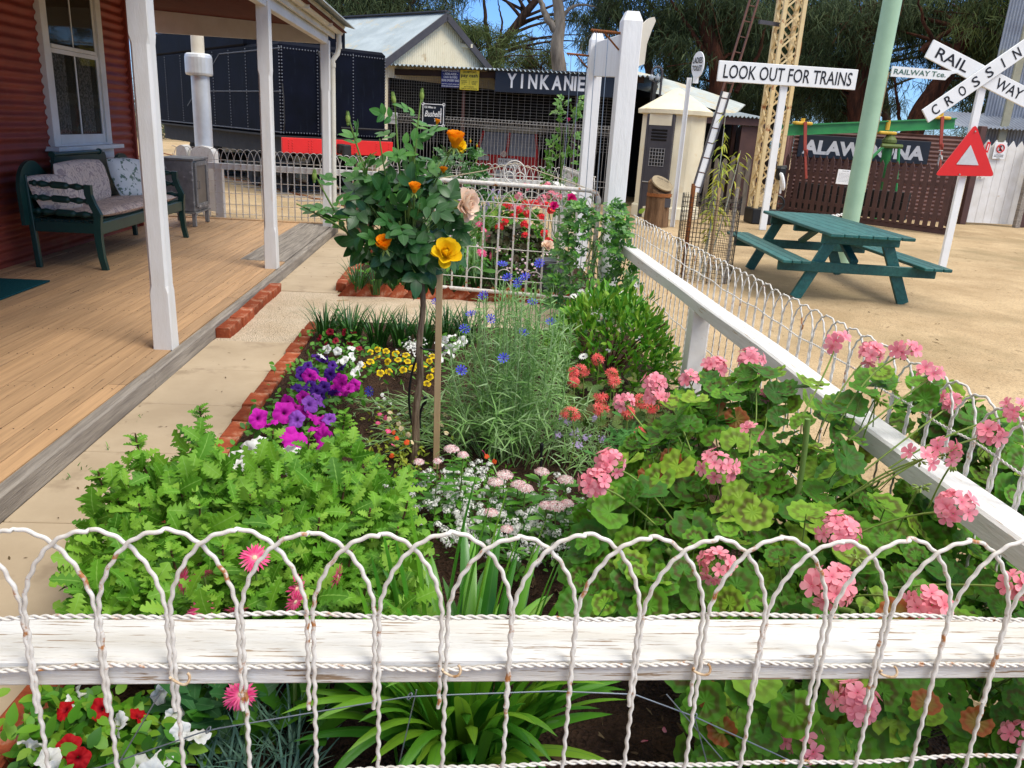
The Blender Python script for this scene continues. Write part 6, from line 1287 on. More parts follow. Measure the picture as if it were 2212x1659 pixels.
stk = plant('garden_stake', 'raw timber stake standing beside the standard rose trunk', 'stake', at_z(942, 1012, GZ))
g = MB(); a_ = at_z(942, 1012, GZ); b_ = at_y(950, 548, a_[1]+.02); g.bar(a_, b_, .030, .022, up=(0, 1, 0), bev=.002); g.build('shaft', M['stake'], stk)
g = MB(); q = at_y(930, 753, 3.6); g.tube([q+V3(-.06, .05, 0), q+V3(-.03, -.02, 0), q+V3(.05, -.03, -.004), q+V3(.06, .03, 0)], .004, 6); g.build('tie', M['black'], stk)
for i, (u0, v0, u1, v1, lab) in enumerate(((905, 960, 905, 760, 'black irrigation tube clipped along the rose trunk'), (942, 985, 918, 865, 'black irrigation riser curving up left of the timber stake'), (1168, 1030, 1170, 965, 'short black irrigation riser in front of the cornflowers'))):
    p0_ = at_z(u0, v0, GZ); p1_ = at_y(u1, v1, p0_[1]+(.02 if i else .0)); o = thing('irrigation_riser', lab, 'irrigation tube', p0_); g = MB(); g.tube(path(p0_, p1_, V3(-.05 if i < 2 else 0, 0, 0), 12), .006, 8); g.build('tube', M['black'], o, smooth=True); g = MB(); g.lathe([(.008, -.02), (.010, 0), (.010, .012), (.006, .02)], p1_, 10); g.build('nozzle', M['black'], o)
# ----------------------------------------------------------------- petunias
def low_plant(name, label, cat, pix, z, nl, T, size, m, extra=None, group=None, spread=26, zr=(.03, .16)):
    c = at_z(*pix[0], GZ); pl_ = plant(name, label, cat, c, group); lf = MB()
    for (u, v) in pix:
        for k in range(nl): p = at_z(u+rng.normal()*spread, v+rng.normal()*spread*.75, rng.uniform(*zr)); d = rand_dirs(1, .3)[0]; lf.scatter(T, p[None], frames(d[None], (V3(0, 0, 1)+tocam(p)*.6+rng.normal(size=3)*.5)[None]), size*rng.uniform(.7, 1.2))
    lf.build('foliage', m, pl_, smooth=True); return pl_
def blooms(pl_, pix, z, r, T, mats, jit=.55, name='flower'):
    for u, v in pix: p = at_z(u+rng.normal()*1.5, v+rng.normal()*1.5, z+rng.normal()*.012); flower(T, p, r*rng.uniform(.85, 1.12), mats, pl_, jit=jit, name=name)
pr_ = low_plant('petunia', 'maroon-red petunia beside the strappy clumps at the path corner', 'petunia', [(700, 728), (745, 722), (770, 745)], .16, 40, OVAL, .04, G['mid']); blooms(pr_, [(690, 727), (716, 718), (742, 716), (766, 718), (728, 737), (755, 742), (705, 745), (776, 752)], .19, .026, PETU, G['maroon'])
pw = low_plant('petunia', 'white petunia between the maroon and purple petunias', 'petunia', [(700, 768), (745, 765), (770, 780)], .16, 40, OVAL, .04, G['mid']); blooms(pw, [(695, 770), (730, 757), (760, 752), (742, 775), (725, 783), (763, 772), (775, 790), (768, 805), (706, 758)], .18, .030, PETU, G['whitep'])
pp_ = low_plant('petunia', 'deep purple petunia trailing over the brick edge', 'petunia', [(655, 800), (700, 790), (740, 800)], .16, 46, OVAL, .042, G['mid']); blooms(pp_, [(648, 798), (664, 790), (700, 778), (686, 772), (722, 790), (738, 797), (672, 806), (715, 806), (652, 812)], .18, .034, PETU, G['purple'])
pv = low_plant('petunia', 'dark purple and violet petunia lower along the brick edge', 'petunia', [(650, 845), (690, 840), (720, 850)], .16, 46, OVAL, .042, G['mid']); blooms(pv, [(640, 838), (655, 845), (682, 842), (700, 835), (690, 850), (720, 846), (668, 832)], .18, .036, PETU, G['purple'])
pm_ = low_plant('petunia', 'magenta petunia with large trumpets in the middle of the left border', 'petunia', [(680, 825), (720, 830), (755, 835), (640, 870), (690, 880)], .16, 40, OVAL, .044, G['mid']); blooms(pm_, [(690, 815), (668, 812), (735, 822), (752, 838), (766, 830), (728, 845), (656, 858), (640, 880), (655, 888), (678, 900), (690, 910), (736, 827), (745, 852), (620, 868)], .19, .040, PETU, G['magenta'])
pn = low_plant('petunia', 'magenta and violet petunia nearest the lime-green bush', 'petunia', [(570, 915), (620, 935), (690, 935), (600, 900)], .18, 46, OVAL, .046, G['mid']); blooms(pn, [(578, 915), (560, 905), (630, 945), (642, 955), (700, 948), (685, 925), (615, 890)], .22, .052, PETU, G['magenta']); blooms(pn, [(672, 875), (712, 905), (640, 905), (690, 860)], .21, .042, PETU, G['violet'])
pq_ = low_plant('petunia', 'white petunia half hidden among the lime-green leaves', 'petunia', [(530, 985), (630, 990)], .18, 30, OVAL, .045, G['mid']); blooms(pq_, [(515, 995), (540, 975), (622, 975), (640, 1000), (630, 1015), (648, 985), (508, 1010), (555, 960)], .30, .046, PETU, G['whitep'])
py_ = low_plant('pansy', 'yellow pansies with dark faces around the rose trunk', 'pansy', [(800, 775), (840, 785), (880, 790), (925, 795)], .12, 34, SPAT, .05, G['mid']); blooms(py_, [(785, 790), (800, 783), (832, 758), (855, 762), (877, 768), (837, 780), (840, 800), (815, 770), (880, 780), (905, 790), (890, 797), (918, 790), (930, 780), (938, 800), (928, 815), (800, 760), (860, 775), (935, 770), (822, 806), (870, 800), (815, 755), (925, 825)], .16, .026, PANSY, G['yellowp'], jit=.2)
pw2 = low_plant('petunia', 'white petunia mound behind the timber stake', 'petunia', [(960, 745), (985, 735)], .14, 40, OVAL, .04, G['mid']); blooms(pw2, [(950, 740), (962, 730), (978, 728), (990, 740), (970, 748), (958, 760), (985, 752), (1000, 735), (950, 772), (972, 765)], .18, .034, PETU, G['whitep'])
al0 = low_plant('alyssum', 'small white alyssum tuft behind the pansies', 'plant', [(890, 745), (905, 755)], .1, 24, SMALL, .025, G['corn'], spread=16)
lf = MB(); n = 160; P_ = np.array([at_z(897+rng.normal()*13, 748+rng.normal()*9, .13+rng.normal()*.02) for _ in range(n)]); lf.scatter(TINY, P_, np.stack([facing(V3(0, -.3, 1)+rng.normal(size=3)*.4) for _ in range(n)]), .008); o = lf.build('blossom', G['whitep'], al0); o['kind'] = 'stuff'
# ----------------------------------------------------------------- strap-leaved clumps
def strappy(label, u, v, n, L, w, m, name='liriope_clump', group='liriope clumps in the beds', lean=(.1, .9), spread=.06, z=GZ):
    c = at_z(u, v, z); o = plant(name, label, 'plant', c, group); mb = MB()
    for k in range(n): a = rng.uniform(0, 6.28); r = spread*math.sqrt(rng.random()); strip(mb, c+V3(r*math.cos(a), r*math.sin(a), 0), a+rng.normal()*.5, rng.uniform(*lean)*.5, L*rng.uniform(.65, 1.1), w*rng.uniform(.7, 1.2), rng.uniform(.4, 1.5), 7)
    mb.build('foliage', m, o, smooth=True); return o
for u, v in ((705, 738), (760, 742), (815, 748), (868, 752), (915, 752), (965, 738), (1010, 745)): strappy('dark green strappy clump along the gravel end of the near bed', u, v, 60, .34, .013, G['strap'])
for u, v in ((775, 632), (815, 636), (855, 634), (895, 628), (985, 630), (1030, 632), (1075, 632)): strappy('dark green strappy clump behind the zigzag bricks', u, v, 46, .36, .014, G['strap'], group='liriope clumps behind the zigzag bricks')
# ----------------------------------------------------------------- alyssum and valerian drift
al = plant('white_alyssum', 'low drift of white alyssum in the middle foreground', 'plant', at_z(1080, 1100, GZ)); lf = MB(); wf = MB()
spots_ = [(985, 1080, 1.6), (940, 1100, 1), (1010, 1130, 1.4), (880, 1050, 1), (860, 1075, 1), (1060, 1100, 1.2), (1030, 1030, 1.2), (990, 1030, 1.0), (1090, 1060, 1), (1150, 1100, 1.1), (1260, 1135, 1), (1120, 1140, 1), (1050, 1160, 1.2), (980, 1160, 1), (1190, 1060, .8), (1240, 1095, .8), (850, 1090, .7), (960, 1050, .8), (1300, 1150, .7), (930, 1040, .7), (1120, 1190, .8), (1180, 1150, .8), (1210, 1200, .8)]
for (u, v, k_) in spots_:
    for k in range(int(80*k_)): p = at_z(u+rng.normal()*30, v+rng.normal()*22, rng.uniform(.03, .14)); lf.scatter(SMALL, p[None], frames(rand_dirs(1, .4), (V3(0, 0, 1)+rng.normal(size=3)*.5)[None]), rng.uniform(.02, .035))
    for c in range(int(13*k_)):
        q = at_z(u+rng.normal()*24, v+rng.normal()*18, rng.uniform(.14, .20)); n = 26; dd = rand_dirs(n, .45); wf.scatter(TINY, q+dd*.016*rng.uniform(.6, 1.2, (n, 1)), np.stack([facing(x) for x in dd]), .0048)
lf.build('foliage', G['mid'], al, smooth=True); o = wf.build('blossom', G['whitep'], al); o['kind'] = 'stuff'
vh = [(975, 973, .022), (1000, 985, .016), (905, 1000, .016), (1090, 1030, .026), (1070, 1045, .022), (1120, 1050, .022), (1170, 1022, .022), (1222, 1040, .024), (1135, 1058, .022), (1200, 1098, .026), (1180, 1095, .02), (1312, 1128, .024), (1225, 1090, .018), (1060, 1110, .018), (1095, 1145, .016), (945, 998, .012), (1280, 1065, .02)]
va = plant('valerian', 'pink and white domed flower heads on upright stems above the alyssum', 'plant', at_z(1130, 1110, GZ)); lf = MB()
for (u, v, R) in vh:
    p = at_z(u, v, .36 if v < 1000 else .27); mb = MB(); R = R*1.25; n = int(1700*R+14); k = np.arange(n)+.5; ph = np.arccos(1-k/n*.72); th = k*2.39996; dd = np.stack([np.sin(ph)*np.cos(th), np.sin(ph)*np.sin(th), np.cos(ph)*.62], -1); mb.scatter(TINY, p+dd*R*1.15, np.stack([facing(nrm(x+V3(0, 0, .2)+rng.normal(size=3)*.2)) for x in dd]), .0068); b = V3(p[0]+rng.normal()*.02, p[1]+.02, GZ); mb.tube(path(b, p-V3(0, 0, R*.1), V3(0, 0, 0), 5), .0026, 5, mi=1)
    mb.build('flower', [G['palep'], G['gstem']], va)
    for k in range(22): t = rng.uniform(.1, .9); q = b+(p-b)*t; az = rng.uniform(0, 6.28); lf.scatter(SPAT, q[None], frames(V3(math.cos(az), math.sin(az), .3)[None], V3(0, 0, 1)[None]+rng.normal(size=(1, 3))*.3), rng.uniform(.05, .085))
lf.build('foliage', G['mid'], va, smooth=True)
# ----------------------------------------------------------------- nemesia / small mixed annuals round the stake
ne = low_plant('nemesia', 'sprawling cream, orange and pink nemesia at the foot of the rose', 'plant', [(830, 915), (860, 940), (885, 965), (820, 975), (950, 920), (870, 1000)], .12, 60, SMALL, .03, G['yleaf'], spread=24, zr=(.03, .15))
blooms(ne, [(842, 905), (860, 915), (880, 890), (850, 930), (880, 940), (895, 930), (948, 905), (955, 920), (935, 890), (965, 935), (890, 955), (868, 925), (960, 895), (845, 890), (900, 905)], .18, .015, PANSY, G['cream']); blooms(ne, [(853, 935), (860, 945), (878, 955), (846, 985), (905, 1000), (1050, 985), (1068, 995)], .17, .014, PANSY, G['tanger']); blooms(ne, [(818, 895), (832, 905), (838, 930), (1046, 975), (815, 912), (850, 962)], .18, .014, PANSY, G['hot'])
wv = low_plant('viola', 'tiny white violas scattered on the bare soil left of the rose', 'plant', [(830, 860), (815, 880)], .07, 18, NARROW, .07, G['corn'], spread=40, zr=(.02, .06)); blooms(wv, [(825, 855), (832, 862), (815, 880), (845, 870), (812, 872), (860, 893)], .08, .012, PANSY, G['whitep'])
# lavender-flowered grey plant on the right of the bed
lv = low_plant('lavender_alyssum', 'grey-green trailing plant with mauve flower tips before the coral geranium', 'plant', [(1230, 925), (1270, 950), (1300, 920), (1210, 960), (1260, 985)], .1, 90, NARROW, .075, G['corn'], spread=30, zr=(.03, .18))
lf = MB(); P_ = np.array([at_z(u+rng.normal()*5, v+rng.normal()*4, .18) for u, v in ((1215, 905), (1228, 912), (1265, 945), (1240, 935), (1285, 900), (1300, 950), (1250, 960), (1205, 940)) for _ in range(26)]); lf.scatter(TINY, P_, np.stack([facing(V3(0, -.3, 1)+rng.normal(size=3)*.5) for _ in P_]), .007); o = lf.build('blossom', G['lav'], lv); o['kind'] = 'stuff'
fn = low_plant('ferny_annual', 'soft ferny green seedling clump between coral and pink geraniums', 'plant', [(1350, 940), (1370, 980), (1390, 1020), (1350, 1010)], .15, 90, FEATH, .05, leafmat('ferny_leaf', [(.06, .20, .04), (.09, .26, .06)], .6, .2, .3), spread=26, zr=(.05, .3))
# ----------------------------------------------------------------- coral star geranium
sg = plant('coral_geranium', 'dark-leaved star geranium with spiky coral flower heads', 'geranium', at_z(1310, 915, GZ)); lf = MB()
for k in range(190): u = rng.uniform(1215, 1440); v = rng.uniform(800, 920); p = at_z(u, v, rng.uniform(.06, .30)); z_ = nrm(V3(0, 0, .8)+tocam(p)*.5+rng.normal(size=3)*.4); lf.scatter(GERL, p[None], frames(np.cross(z_, rng.normal(size=3))[None], z_[None]), rng.uniform(.018, .032))
lf.build('foliage', leafmat('dull_zonal_leaf', [(.05, .11, .02), (.09, .15, .025), (.12, .09, .03)], .55, .25, .2), sg, smooth=True)
for u, v, r in ((1292, 777, 1), (1238, 808, 1), (1256, 800, 1.1), (1320, 808, 1.1), (1325, 825, .9), (1298, 860, .9), (1296, 885, .95), (1232, 896, 1.1), (1385, 870, 1.2), (1420, 868, 1.2), (1355, 890, .9), (1240, 825, .7), (1385, 935, .7), (1405, 880, 1.0)):
    p = at_z(u, v, .36); umbel(p, .028*r, 14, .023, sg, col=G['coral'], stalk=p+V3(.02, .05, -.3), T=STARF)
# ----------------------------------------------------------------- white daisy bush on the right fence
ob = plant('daisy_bush', 'rounded bright green bush with white daisies against the side fence', 'shrub', (1.05, 5.0, GZ)); lf = MB(); n = 0
for k in range(2300):
    a = rng.uniform(0, 6.28); ph = math.acos(rng.uniform(-.1, 1)); r = rng.uniform(.82, 1.04)*(1+.10*math.sin(a*4)*math.sin(ph*3)); p = V3(1.03+.40*r*math.sin(ph)*math.cos(a), 5.0+.62*r*math.sin(ph)*math.sin(a), .12+.50*r*math.cos(ph)); d = nrm((p-V3(1.03, 5, .1))+V3(0, 0, .4)+rng.normal(size=3)*.25*1.2)
    if p[0] > 1.37 and .3 < p[2]: continue
    lf.scatter(SPAT, p[None], frames(d[None], (V3(0, 0, 1)+rng.normal(size=3)*.6)[None]), rng.uniform(.045, .085))
lf.build('foliage', G['osteo'], ob, smooth=True); sm = MB()
for k in range(26): a = rng.uniform(0, 6.28); sm.tube(path((1.03, 5, GZ), (1.03+.32*math.cos(a), 5+.5*math.sin(a), rng.uniform(.25, .55)), V3(0, 0, .05), 6), .005, 5)
sm.build('stem', G['stem'], ob)
for u, v, yy in ((1283, 678, 5.3), (1312, 683, 5.3), (1290, 693, 5.2), (1255, 632, 5.5), (1272, 634, 5.5), (1240, 640, 5.5), (1380, 732, 4.9), (1312, 758, 4.6), (1260, 770, 4.5), (1393, 690, 5.2), (1318, 640, 5.6), (1352, 652, 5.6), (1368, 634, 5.6), (1372, 615, 5.7), (1395, 693, 5.2), (1345, 632, 5.6)):
    p = at_y(u, v, yy); flower(DAISY, p, .028, [G['whitep'], G['bluec']], ob, d=nrm(V3(0, 0, .8)+tocam(p)*.5+rng.normal(size=3)*.3))
# ----------------------------------------------------------------- climbing rose on the near gatepost
def climber(name, label, cx, cy, zs, spread, n, lsz, m, canes=7):
    o = plant(name, label, 'rose', (cx, cy, GZ)); lf = MB(); sm = MB()
    for k in range(canes): a = rng.uniform(0, 6.28); sm.tube(path((cx+rng.normal()*.05, cy+rng.normal()*.05, GZ), (cx+spread*math.cos(a)*.7, cy+spread*math.sin(a)*.7, rng.uniform(zs[1]*.6, zs[1])), V3(rng.normal()*.08, rng.normal()*.08, 0), 8), .005, 5)
    for k in range(n):
        t = rng.uniform(0, 1); z_ = zs[0]+(zs[1]-zs[0])*t; r = spread*(1-.55*t**1.5)*math.sqrt(rng.uniform(.15, 1)); a = rng.uniform(0, 6.28); p = V3(cx+r*math.cos(a), cy+r*math.sin(a)*1.1, z_); d = nrm(V3(math.cos(a), math.sin(a), rng.normal()*.5+.1)); lf.scatter(COMP, p[None], frames(d[None], (V3(0, 0, .8)+tocam(p)*.6+rng.normal(size=3)*.5)[None]), lsz*rng.uniform(.75, 1.2))
    sm.build('cane', G['gstem'], o); lf.build('foliage', m, o, smooth=True); return o
G['climb'] = leafmat('climber_leaf', [(.018, .09, .012), (.035, .14, .018), (.07, .22, .022), (.13, .29, .03)], .4, .4, .2, vein=(.08, .18, .05))
cl_ = climber('climbing_rose', 'bushy green climbing rose round the foot of the near tall gatepost', 1.16, 6.75, (.06, 1.05), .40, 620, .115, G['climb'])
for u, v, yy, r, m_ in ((1233, 430, 7.1, .048, 'mag2'), (1197, 445, 7.1, .04, 'mag2'), (1183, 533, 6.5, .055, 'brose')): p = at_y(u, v, yy); flower(ROSE, p, r, [G[m_], G['sepal']], cl_)
lf = MB()
for u, v in ((1360, 555), (1350, 545), (1300, 700), (1320, 470), (1380, 460)): p = at_y(u, v, 6.6); lf.scatter(ROSEL, p[None], frames(rand_dirs(1), tocam(p)[None]), .06)
lf.build('yellow_leaf', G['yleaf'], cl_, smooth=True)
fc = climber('climbing_rose', 'slender climbing rose with two pink buds left of the far gatepost', 1.30, 10.2, (.6, 2.0), .22, 120, .15, leafmat('fresh_climber_leaf', [(.06, .18, .02), (.10, .25, .03), (.15, .28, .04)], .4, .4, .3), 4)
for u, v in ((1248, 245), (1227, 262)): p = at_y(u, v, 10.2); flower(ROSEB, p, .045, [G['mag2'], G['sepal']], fc, d=V3(.1, -.1, 1), name='bud')
fb = climber('rose_bush', 'dark green rose bush with orange buds in front of the mesh shelter fence', -.02, 11.6, (.3, 1.30), .55, 230, .17, leafmat('bush_rose_leaf', [(.02, .08, .016), (.04, .13, .022), (.06, .17, .03)], .4, .4, .2))  # bush leaves in their own dark green
for u, v in ((1016, 308), (1030, 318)): p = at_y(u, v, 11.4); flower(BUD, p, .04, [G['orose'], G['sepal']], fb, d=V3(0, 0, 1), name='bud')
# ----------------------------------------------------------------- far bed
rg_ = plant('red_geranium', 'bronze-leaved geranium with red flower heads seen through the gate', 'geranium', (.62, 8.9, GZ)); lf = MB()
for k in range(420): a = rng.uniform(0, 6.28); ph = math.acos(rng.uniform(0, 1)); p = V3(.62+.42*math.sin(ph)*math.cos(a), 8.9+.42*math.sin(ph)*math.sin(a), .08+.55*math.cos(ph)*rng.uniform(.7, 1)); z_ = nrm(p-V3(.62, 8.9, 0)+rng.normal(size=3)*.3); lf.scatter(GERL, p[None], frames(np.cross(z_, rng.normal(size=3))[None], z_[None]), rng.uniform(.03, .045))
lf.build('foliage', G['dark'], rg_, smooth=True)
G['redger'] = pm('red_geranium_petal', [(.72, .02, .03), (.80, .05, .06)])
for u, v in ((1095, 445), (1135, 440), (1110, 468), (1140, 462), (1092, 480), (1132, 485), (1080, 490), (1170, 470), (1155, 440), (1180, 445), (1135, 510), (1175, 505), (1190, 455), (1120, 455), (1185, 520)): p = at_y(u, v, 8.62); umbel(p, .035, 9, .024, rg_, col=G['redger'])
pg = plant('tall_pink_geranium', 'tall pale pink geranium behind the red one in the far bed', 'geranium', (.75, 10.2, GZ)); lf = MB()
for k in range(260): a = rng.uniform(0, 6.28); ph = math.acos(rng.uniform(0, 1)); p = V3(.72+.45*math.sin(ph)*math.cos(a), 10.2+.5*math.sin(ph)*math.sin(a), .1+.75*math.cos(ph)*rng.uniform(.7, 1)); z_ = nrm(p-V3(.72, 10.2, 0)+rng.normal(size=3)*.3); lf.scatter(GERL, p[None], frames(np.cross(z_, rng.normal(size=3))[None], z_[None]), rng.uniform(.035, .055))
lf.build('foliage', G['osteo'], pg, smooth=True)
for u, v in ((1135, 403), (1190, 420), (1120, 425), (1170, 430), (1150, 440), (1180, 403), (1205, 425), (1172, 443), (1130, 450), (1110, 450)): p = at_y(u, v, 9.8); umbel(p, .045, 10, .028, pg)
gz = low_plant('gazania', 'hot pink gerbera daisies among green leaves behind the gate', 'gerbera', [(1020, 540), (1050, 530), (1000, 550)], .2, 60, SPAT, .14, G['mid'], spread=34, zr=(.05, .3)); blooms(gz, [(1005, 490), (1035, 485), (1050, 500), (1055, 510), (1045, 520), (1005, 455), (1035, 452), (1040, 545), (1060, 555)], .42, .05, GERB, [G['hot'], G['palec']])
ir = plant('iris_clump', 'upright iris leaves with mauve flowers in the far bed left of the gate centre', 'plant', (-.02, 8.5, GZ)); mb = MB()
for k in range(70): strip(mb, (-.02+rng.normal()*.2, 8.5+rng.normal()*.25, GZ), rng.uniform(0, 6.28), rng.uniform(0, .2), rng.uniform(.35, .6), .028, rng.uniform(.1, .5), 6)
mb.build('foliage', G['corn'], ir, smooth=True); blooms(ir, [(965, 495), (985, 490), (975, 478), (1000, 500), (960, 440), (990, 430), (1015, 420)], .5, .035, PETU, G['violet'])
gh = plant('mixed_annuals', 'mixed low green annuals with white and mauve specks filling the far bed', 'plant', (.1, 9.5, GZ)); lf = MB(); 
for k in range(1500):
    p = V3(rng.uniform(-.95, 1.3), rng.uniform(7.75, 11.9), rng.uniform(.04, .28+.12*math.sin(k))); lf.scatter((OVAL, FEATH, SPAT, NARROW)[k % 4], p[None], frames(rand_dirs(1, .4), (V3(0, 0, 1)+rng.normal(size=3)*.6)[None]), rng.uniform(.05, .12))
lf.build('foliage', G['mid'], gh, smooth=True)
lf = MB(); P_ = np.array([at_z(rng.uniform(1060, 1190), rng.uniform(540, 600), .2) for _ in range(60)]+[V3(rng.uniform(-.8, 1.2), rng.uniform(8, 11.8), rng.uniform(.2, .45)) for _ in range(220)]); lf.scatter(PANSY, P_, np.stack([facing(V3(0, -.5, 1)+rng.normal(size=3)*.4) for _ in P_]), .016); o = lf.build('blossom', pm('mixed_petal', [(.80, .78, .74), (.62, .42, .70), (.80, .45, .50), (.78, .74, .70), (.75, .6, .1)]), gh); o['kind'] = 'stuff'
lav = plant('lavender_row', 'tall grey lavender spikes with mauve heads at the back of the far bed', 'plant', (-.1, 10.9, GZ)); lf = MB(); fl_ = MB()
for k in range(150):
    b = V3(rng.uniform(-.9, .7), 10.9+rng.normal()*.35, GZ); t_ = b+V3(rng.normal()*.08, rng.normal()*.08, rng.uniform(.4, .75)); lf.tube([b, t_], .004, 4, cap=False); n = 10; lf.scatter(NARROW, b+(t_-b)*rng.uniform(.1, .8, (n, 1)), frames(rand_dirs(n, .4), rng.normal(size=(n, 3))), .12); fl_.scatter(ball(.3, 5, 4, 2.5), t_[None], np.eye(3)[None], .035)
lf.build('foliage', G['corn'], lav); o = fl_.build('blossom', G['lav'], lav); o['kind'] = 'stuff'
bu = thing('plastic_tub', 'grey plastic tub standing among plants behind the garden gate', 'tub', (.98, 8.05, GZ)); g = MB(); g.lathe([(.13, 0), (.165, .30), (.185, .30), (.185, .325), (.17, .325), (.165, .30), (.155, .27), (0, .27)], (.98, 8.05, GZ), 28); g.build('wall', mat('grey_plastic', (.11, .115, .12), rough=.5, bmp=0), bu, smooth=False)
g = MB(); g.lathe([(0, .285), (.16, .285)], (.98, 8.05, GZ), 20); g.build('potting_soil', M['soil'], bu)
tpot = thing('terracotta_pot', 'tall brown glazed pot half hidden behind the rose by the last veranda post', 'pot', (-1.35, 11.4, 0)); g = MB(); g.lathe([(.14, 0), (.2, .2), (.23, .42), (.21, .6), (.23, .62), (.23, .65), (.19, .65), (.18, .5)], (-1.35, 11.4, .01), 24); g.build('body', mat('brown_glaze', (.20, .12, .075), (.14, .085, .055), .4, .4), tpot, smooth=True)
# ----------------------------------------------------------------- agapanthus in front
ag = plant('agapanthus_clump', 'broad glossy strap-leaved agapanthus clump behind the front rail', 'plant', (.07, 1.66, GZ)); mb = MB()
AG = lambda t: min(1, .7+.8*t)*max(0, 1-t**4)**.8
for k in range(110):
    a = rng.uniform(0, 6.28); r = .09*math.sqrt(rng.random()); ln = rng.uniform(.36, .62); strip(mb, (.07+1.6*r*math.cos(a), 1.70+r*math.sin(a), GZ), a+rng.normal()*.25, rng.uniform(.02, .45), ln, rng.uniform(.030, .044), rng.uniform(.5, 1.9), 12, prof=AG, fold=.3)
for (u, v, bx, by, w) in ((940, 1090, -.03, 1.78, .04), (1010, 1080, .03, 1.8, .04), (1160, 1110, .12, 1.8, .038), (1090, 1130, .08, 1.74, .04), (985, 1150, .0, 1.72, .042), (840, 1200, -.1, 1.72, .036), (1180, 1200, .16, 1.7, .04), (1330, 1290, .2, 1.6, .04), (800, 1260, -.1, 1.65, .038), (965, 1020, -.01, 1.75, .042), (870, 1140, -.08, 1.75, .034), (1120, 1070, .1, 1.8, .034), (1215, 1150, .18, 1.75, .036), (1050, 1040, .06, 1.8, .032), (900, 1160, -.05, 1.72, .036), (1270, 1250, .2, 1.65, .04)):
    p = at_y(u, v, by); L = np.linalg.norm(p-V3(bx, by, GZ)); strip(mb, (bx, by, GZ), math.atan2(0, p[0]-bx), abs(p[0]-bx)/max(.1, L)*.7, L*1.02, w, .25, 12, prof=AG, fold=.3, twist=.4)
for (a, ln, l0, cu) in ((PI*.98, .50, .65, 1.15), (PI*1.06, .48, .75, 1.2), (PI*.9, .42, .4, 1.6), (.05, .42, .8, .95), (-.1, .5, .5, 1.0), (PI*1.2, .42, .9, 1.2), (-.35, .42, .8, 1.1), (PI*1.35, .4, .6, 1.5), (PI*1.5, .36, .5, 1.6), (-.8, .38, .7, 1.3), (.3, .46, .5, 1.1)): strip(mb, (.07, 1.64, GZ), a, l0, ln, .046, cu, 14, prof=AG, fold=.28)
mb.build('foliage', G['agap'], ag, smooth=True)
# ----------------------------------------------------------------- gerberas
ge = plant('gerbera', 'pink gerbera daisies on bare stems at the foot of the lime-green bush', 'gerbera', (-.45, 1.78, GZ)); lf = MB(); sm = MB()
for k in range(16): a = rng.uniform(0, 6.28); strip(lf, (-.45+rng.normal()*.1, 1.78+rng.normal()*.06, GZ), a, rng.uniform(.3, .8), rng.uniform(.2, .3), .06, rng.uniform(.4, 1), 8, prof=lambda t: math.sin(PI*min(1, t*.95+.03)**1.3)*(1+.2*math.sin(t*30)), fold=.1)
lf.build('foliage', G['mid'], ge, smooth=True)
for u, v, yy, r, dd in ((550, 1205, 1.8, .036, (.1, -.55, .8)), (397, 1255, 1.8, .034, (-.7, -.5, .2)), (440, 1240, 1.85, .03, (-.2, .5, .6)), (640, 1272, 1.75, .034, (.85, -.4, .1)), (637, 1300, 1.72, .03, (.8, -.5, -.1)), (728, 1245, 1.8, .032, (.9, -.2, -.2)), (430, 1322, 1.7, .034, (-.3, -.4, .8)), (512, 1316, 1.7, .03, (.1, -.5, -.6)), (520, 1500, 1.55, .034, (0, -.8, .4))):
    p = at_y(u, v, yy); flower(GERB, p, r, [G['hot'], G['palec']], ge, d=nrm(dd)); sm.tube(path((p[0]*.8-.09, yy+.03, GZ), p-nrm(dd)*.006, V3(0, 0, .04), 8), .0032, 5)
sm.build('stem', G['gstem'], ge, smooth=True)
pmg = low_plant('petunia', 'magenta petunia in shade under the lime-green bush by the gerberas', 'petunia', [(410, 1290), (470, 1280)], .1, 20, OVAL, .05, G['mid']); blooms(pmg, [(400, 1278), (430, 1285), (375, 1290), (350, 1325), (395, 1330)], .2, .045, PETU, G['magenta'])
# ----------------------------------------------------------------- foreground petunias and dianthus
fp = low_plant('petunia', 'red petunia with velvety trumpets below the front rail', 'petunia', [(200, 1560), (140, 1540), (250, 1600), (330, 1560)], .1, 90, OVAL, .045, G['osteo'], spread=48, zr=(.04, .2))
blooms(fp, [(217, 1533), (140, 1530), (148, 1612), (300, 1548), (170, 1640)], .20, .026, PETU, G['redp'])
fw = low_plant('petunia', 'white petunia with ruffled trumpets below the front rail', 'petunia', [(330, 1640), (90, 1620), (380, 1560), (210, 1640)], .1, 90, OVAL, .045, G['osteo'], spread=48, zr=(.04, .2))
blooms(fw, [(68, 1610), (105, 1640), (300, 1650), (350, 1640), (390, 1580), (378, 1545), (430, 1590), (160, 1515), (350, 1500), (395, 1490), (120, 1665), (255, 1565), (330, 1670), (170, 1500)], .19, .027, PETU, G['whitep'])
di = plant('dianthus', 'blue-grey grassy dianthus tuft below the front rail', 'plant', at_z(540, 1640, GZ)); mb = MB()
for k in range(190):
    p = at_z(rng.uniform(430, 650), rng.uniform(1560, 1720), GZ); strip(mb, p, rng.uniform(0, 6.28), rng.uniform(.1, .8), rng.uniform(.10, .22), .008, rng.uniform(.2, 1.2), 6, fold=.5)
mb.build('foliage', G['grey'], di, smooth=True)
for u, v in ((525, 1497), (510, 1505)): p = at_z(u, v, .28); flower(GERB, p, .03, [G['hot'], G['palec']], di, name='flower')
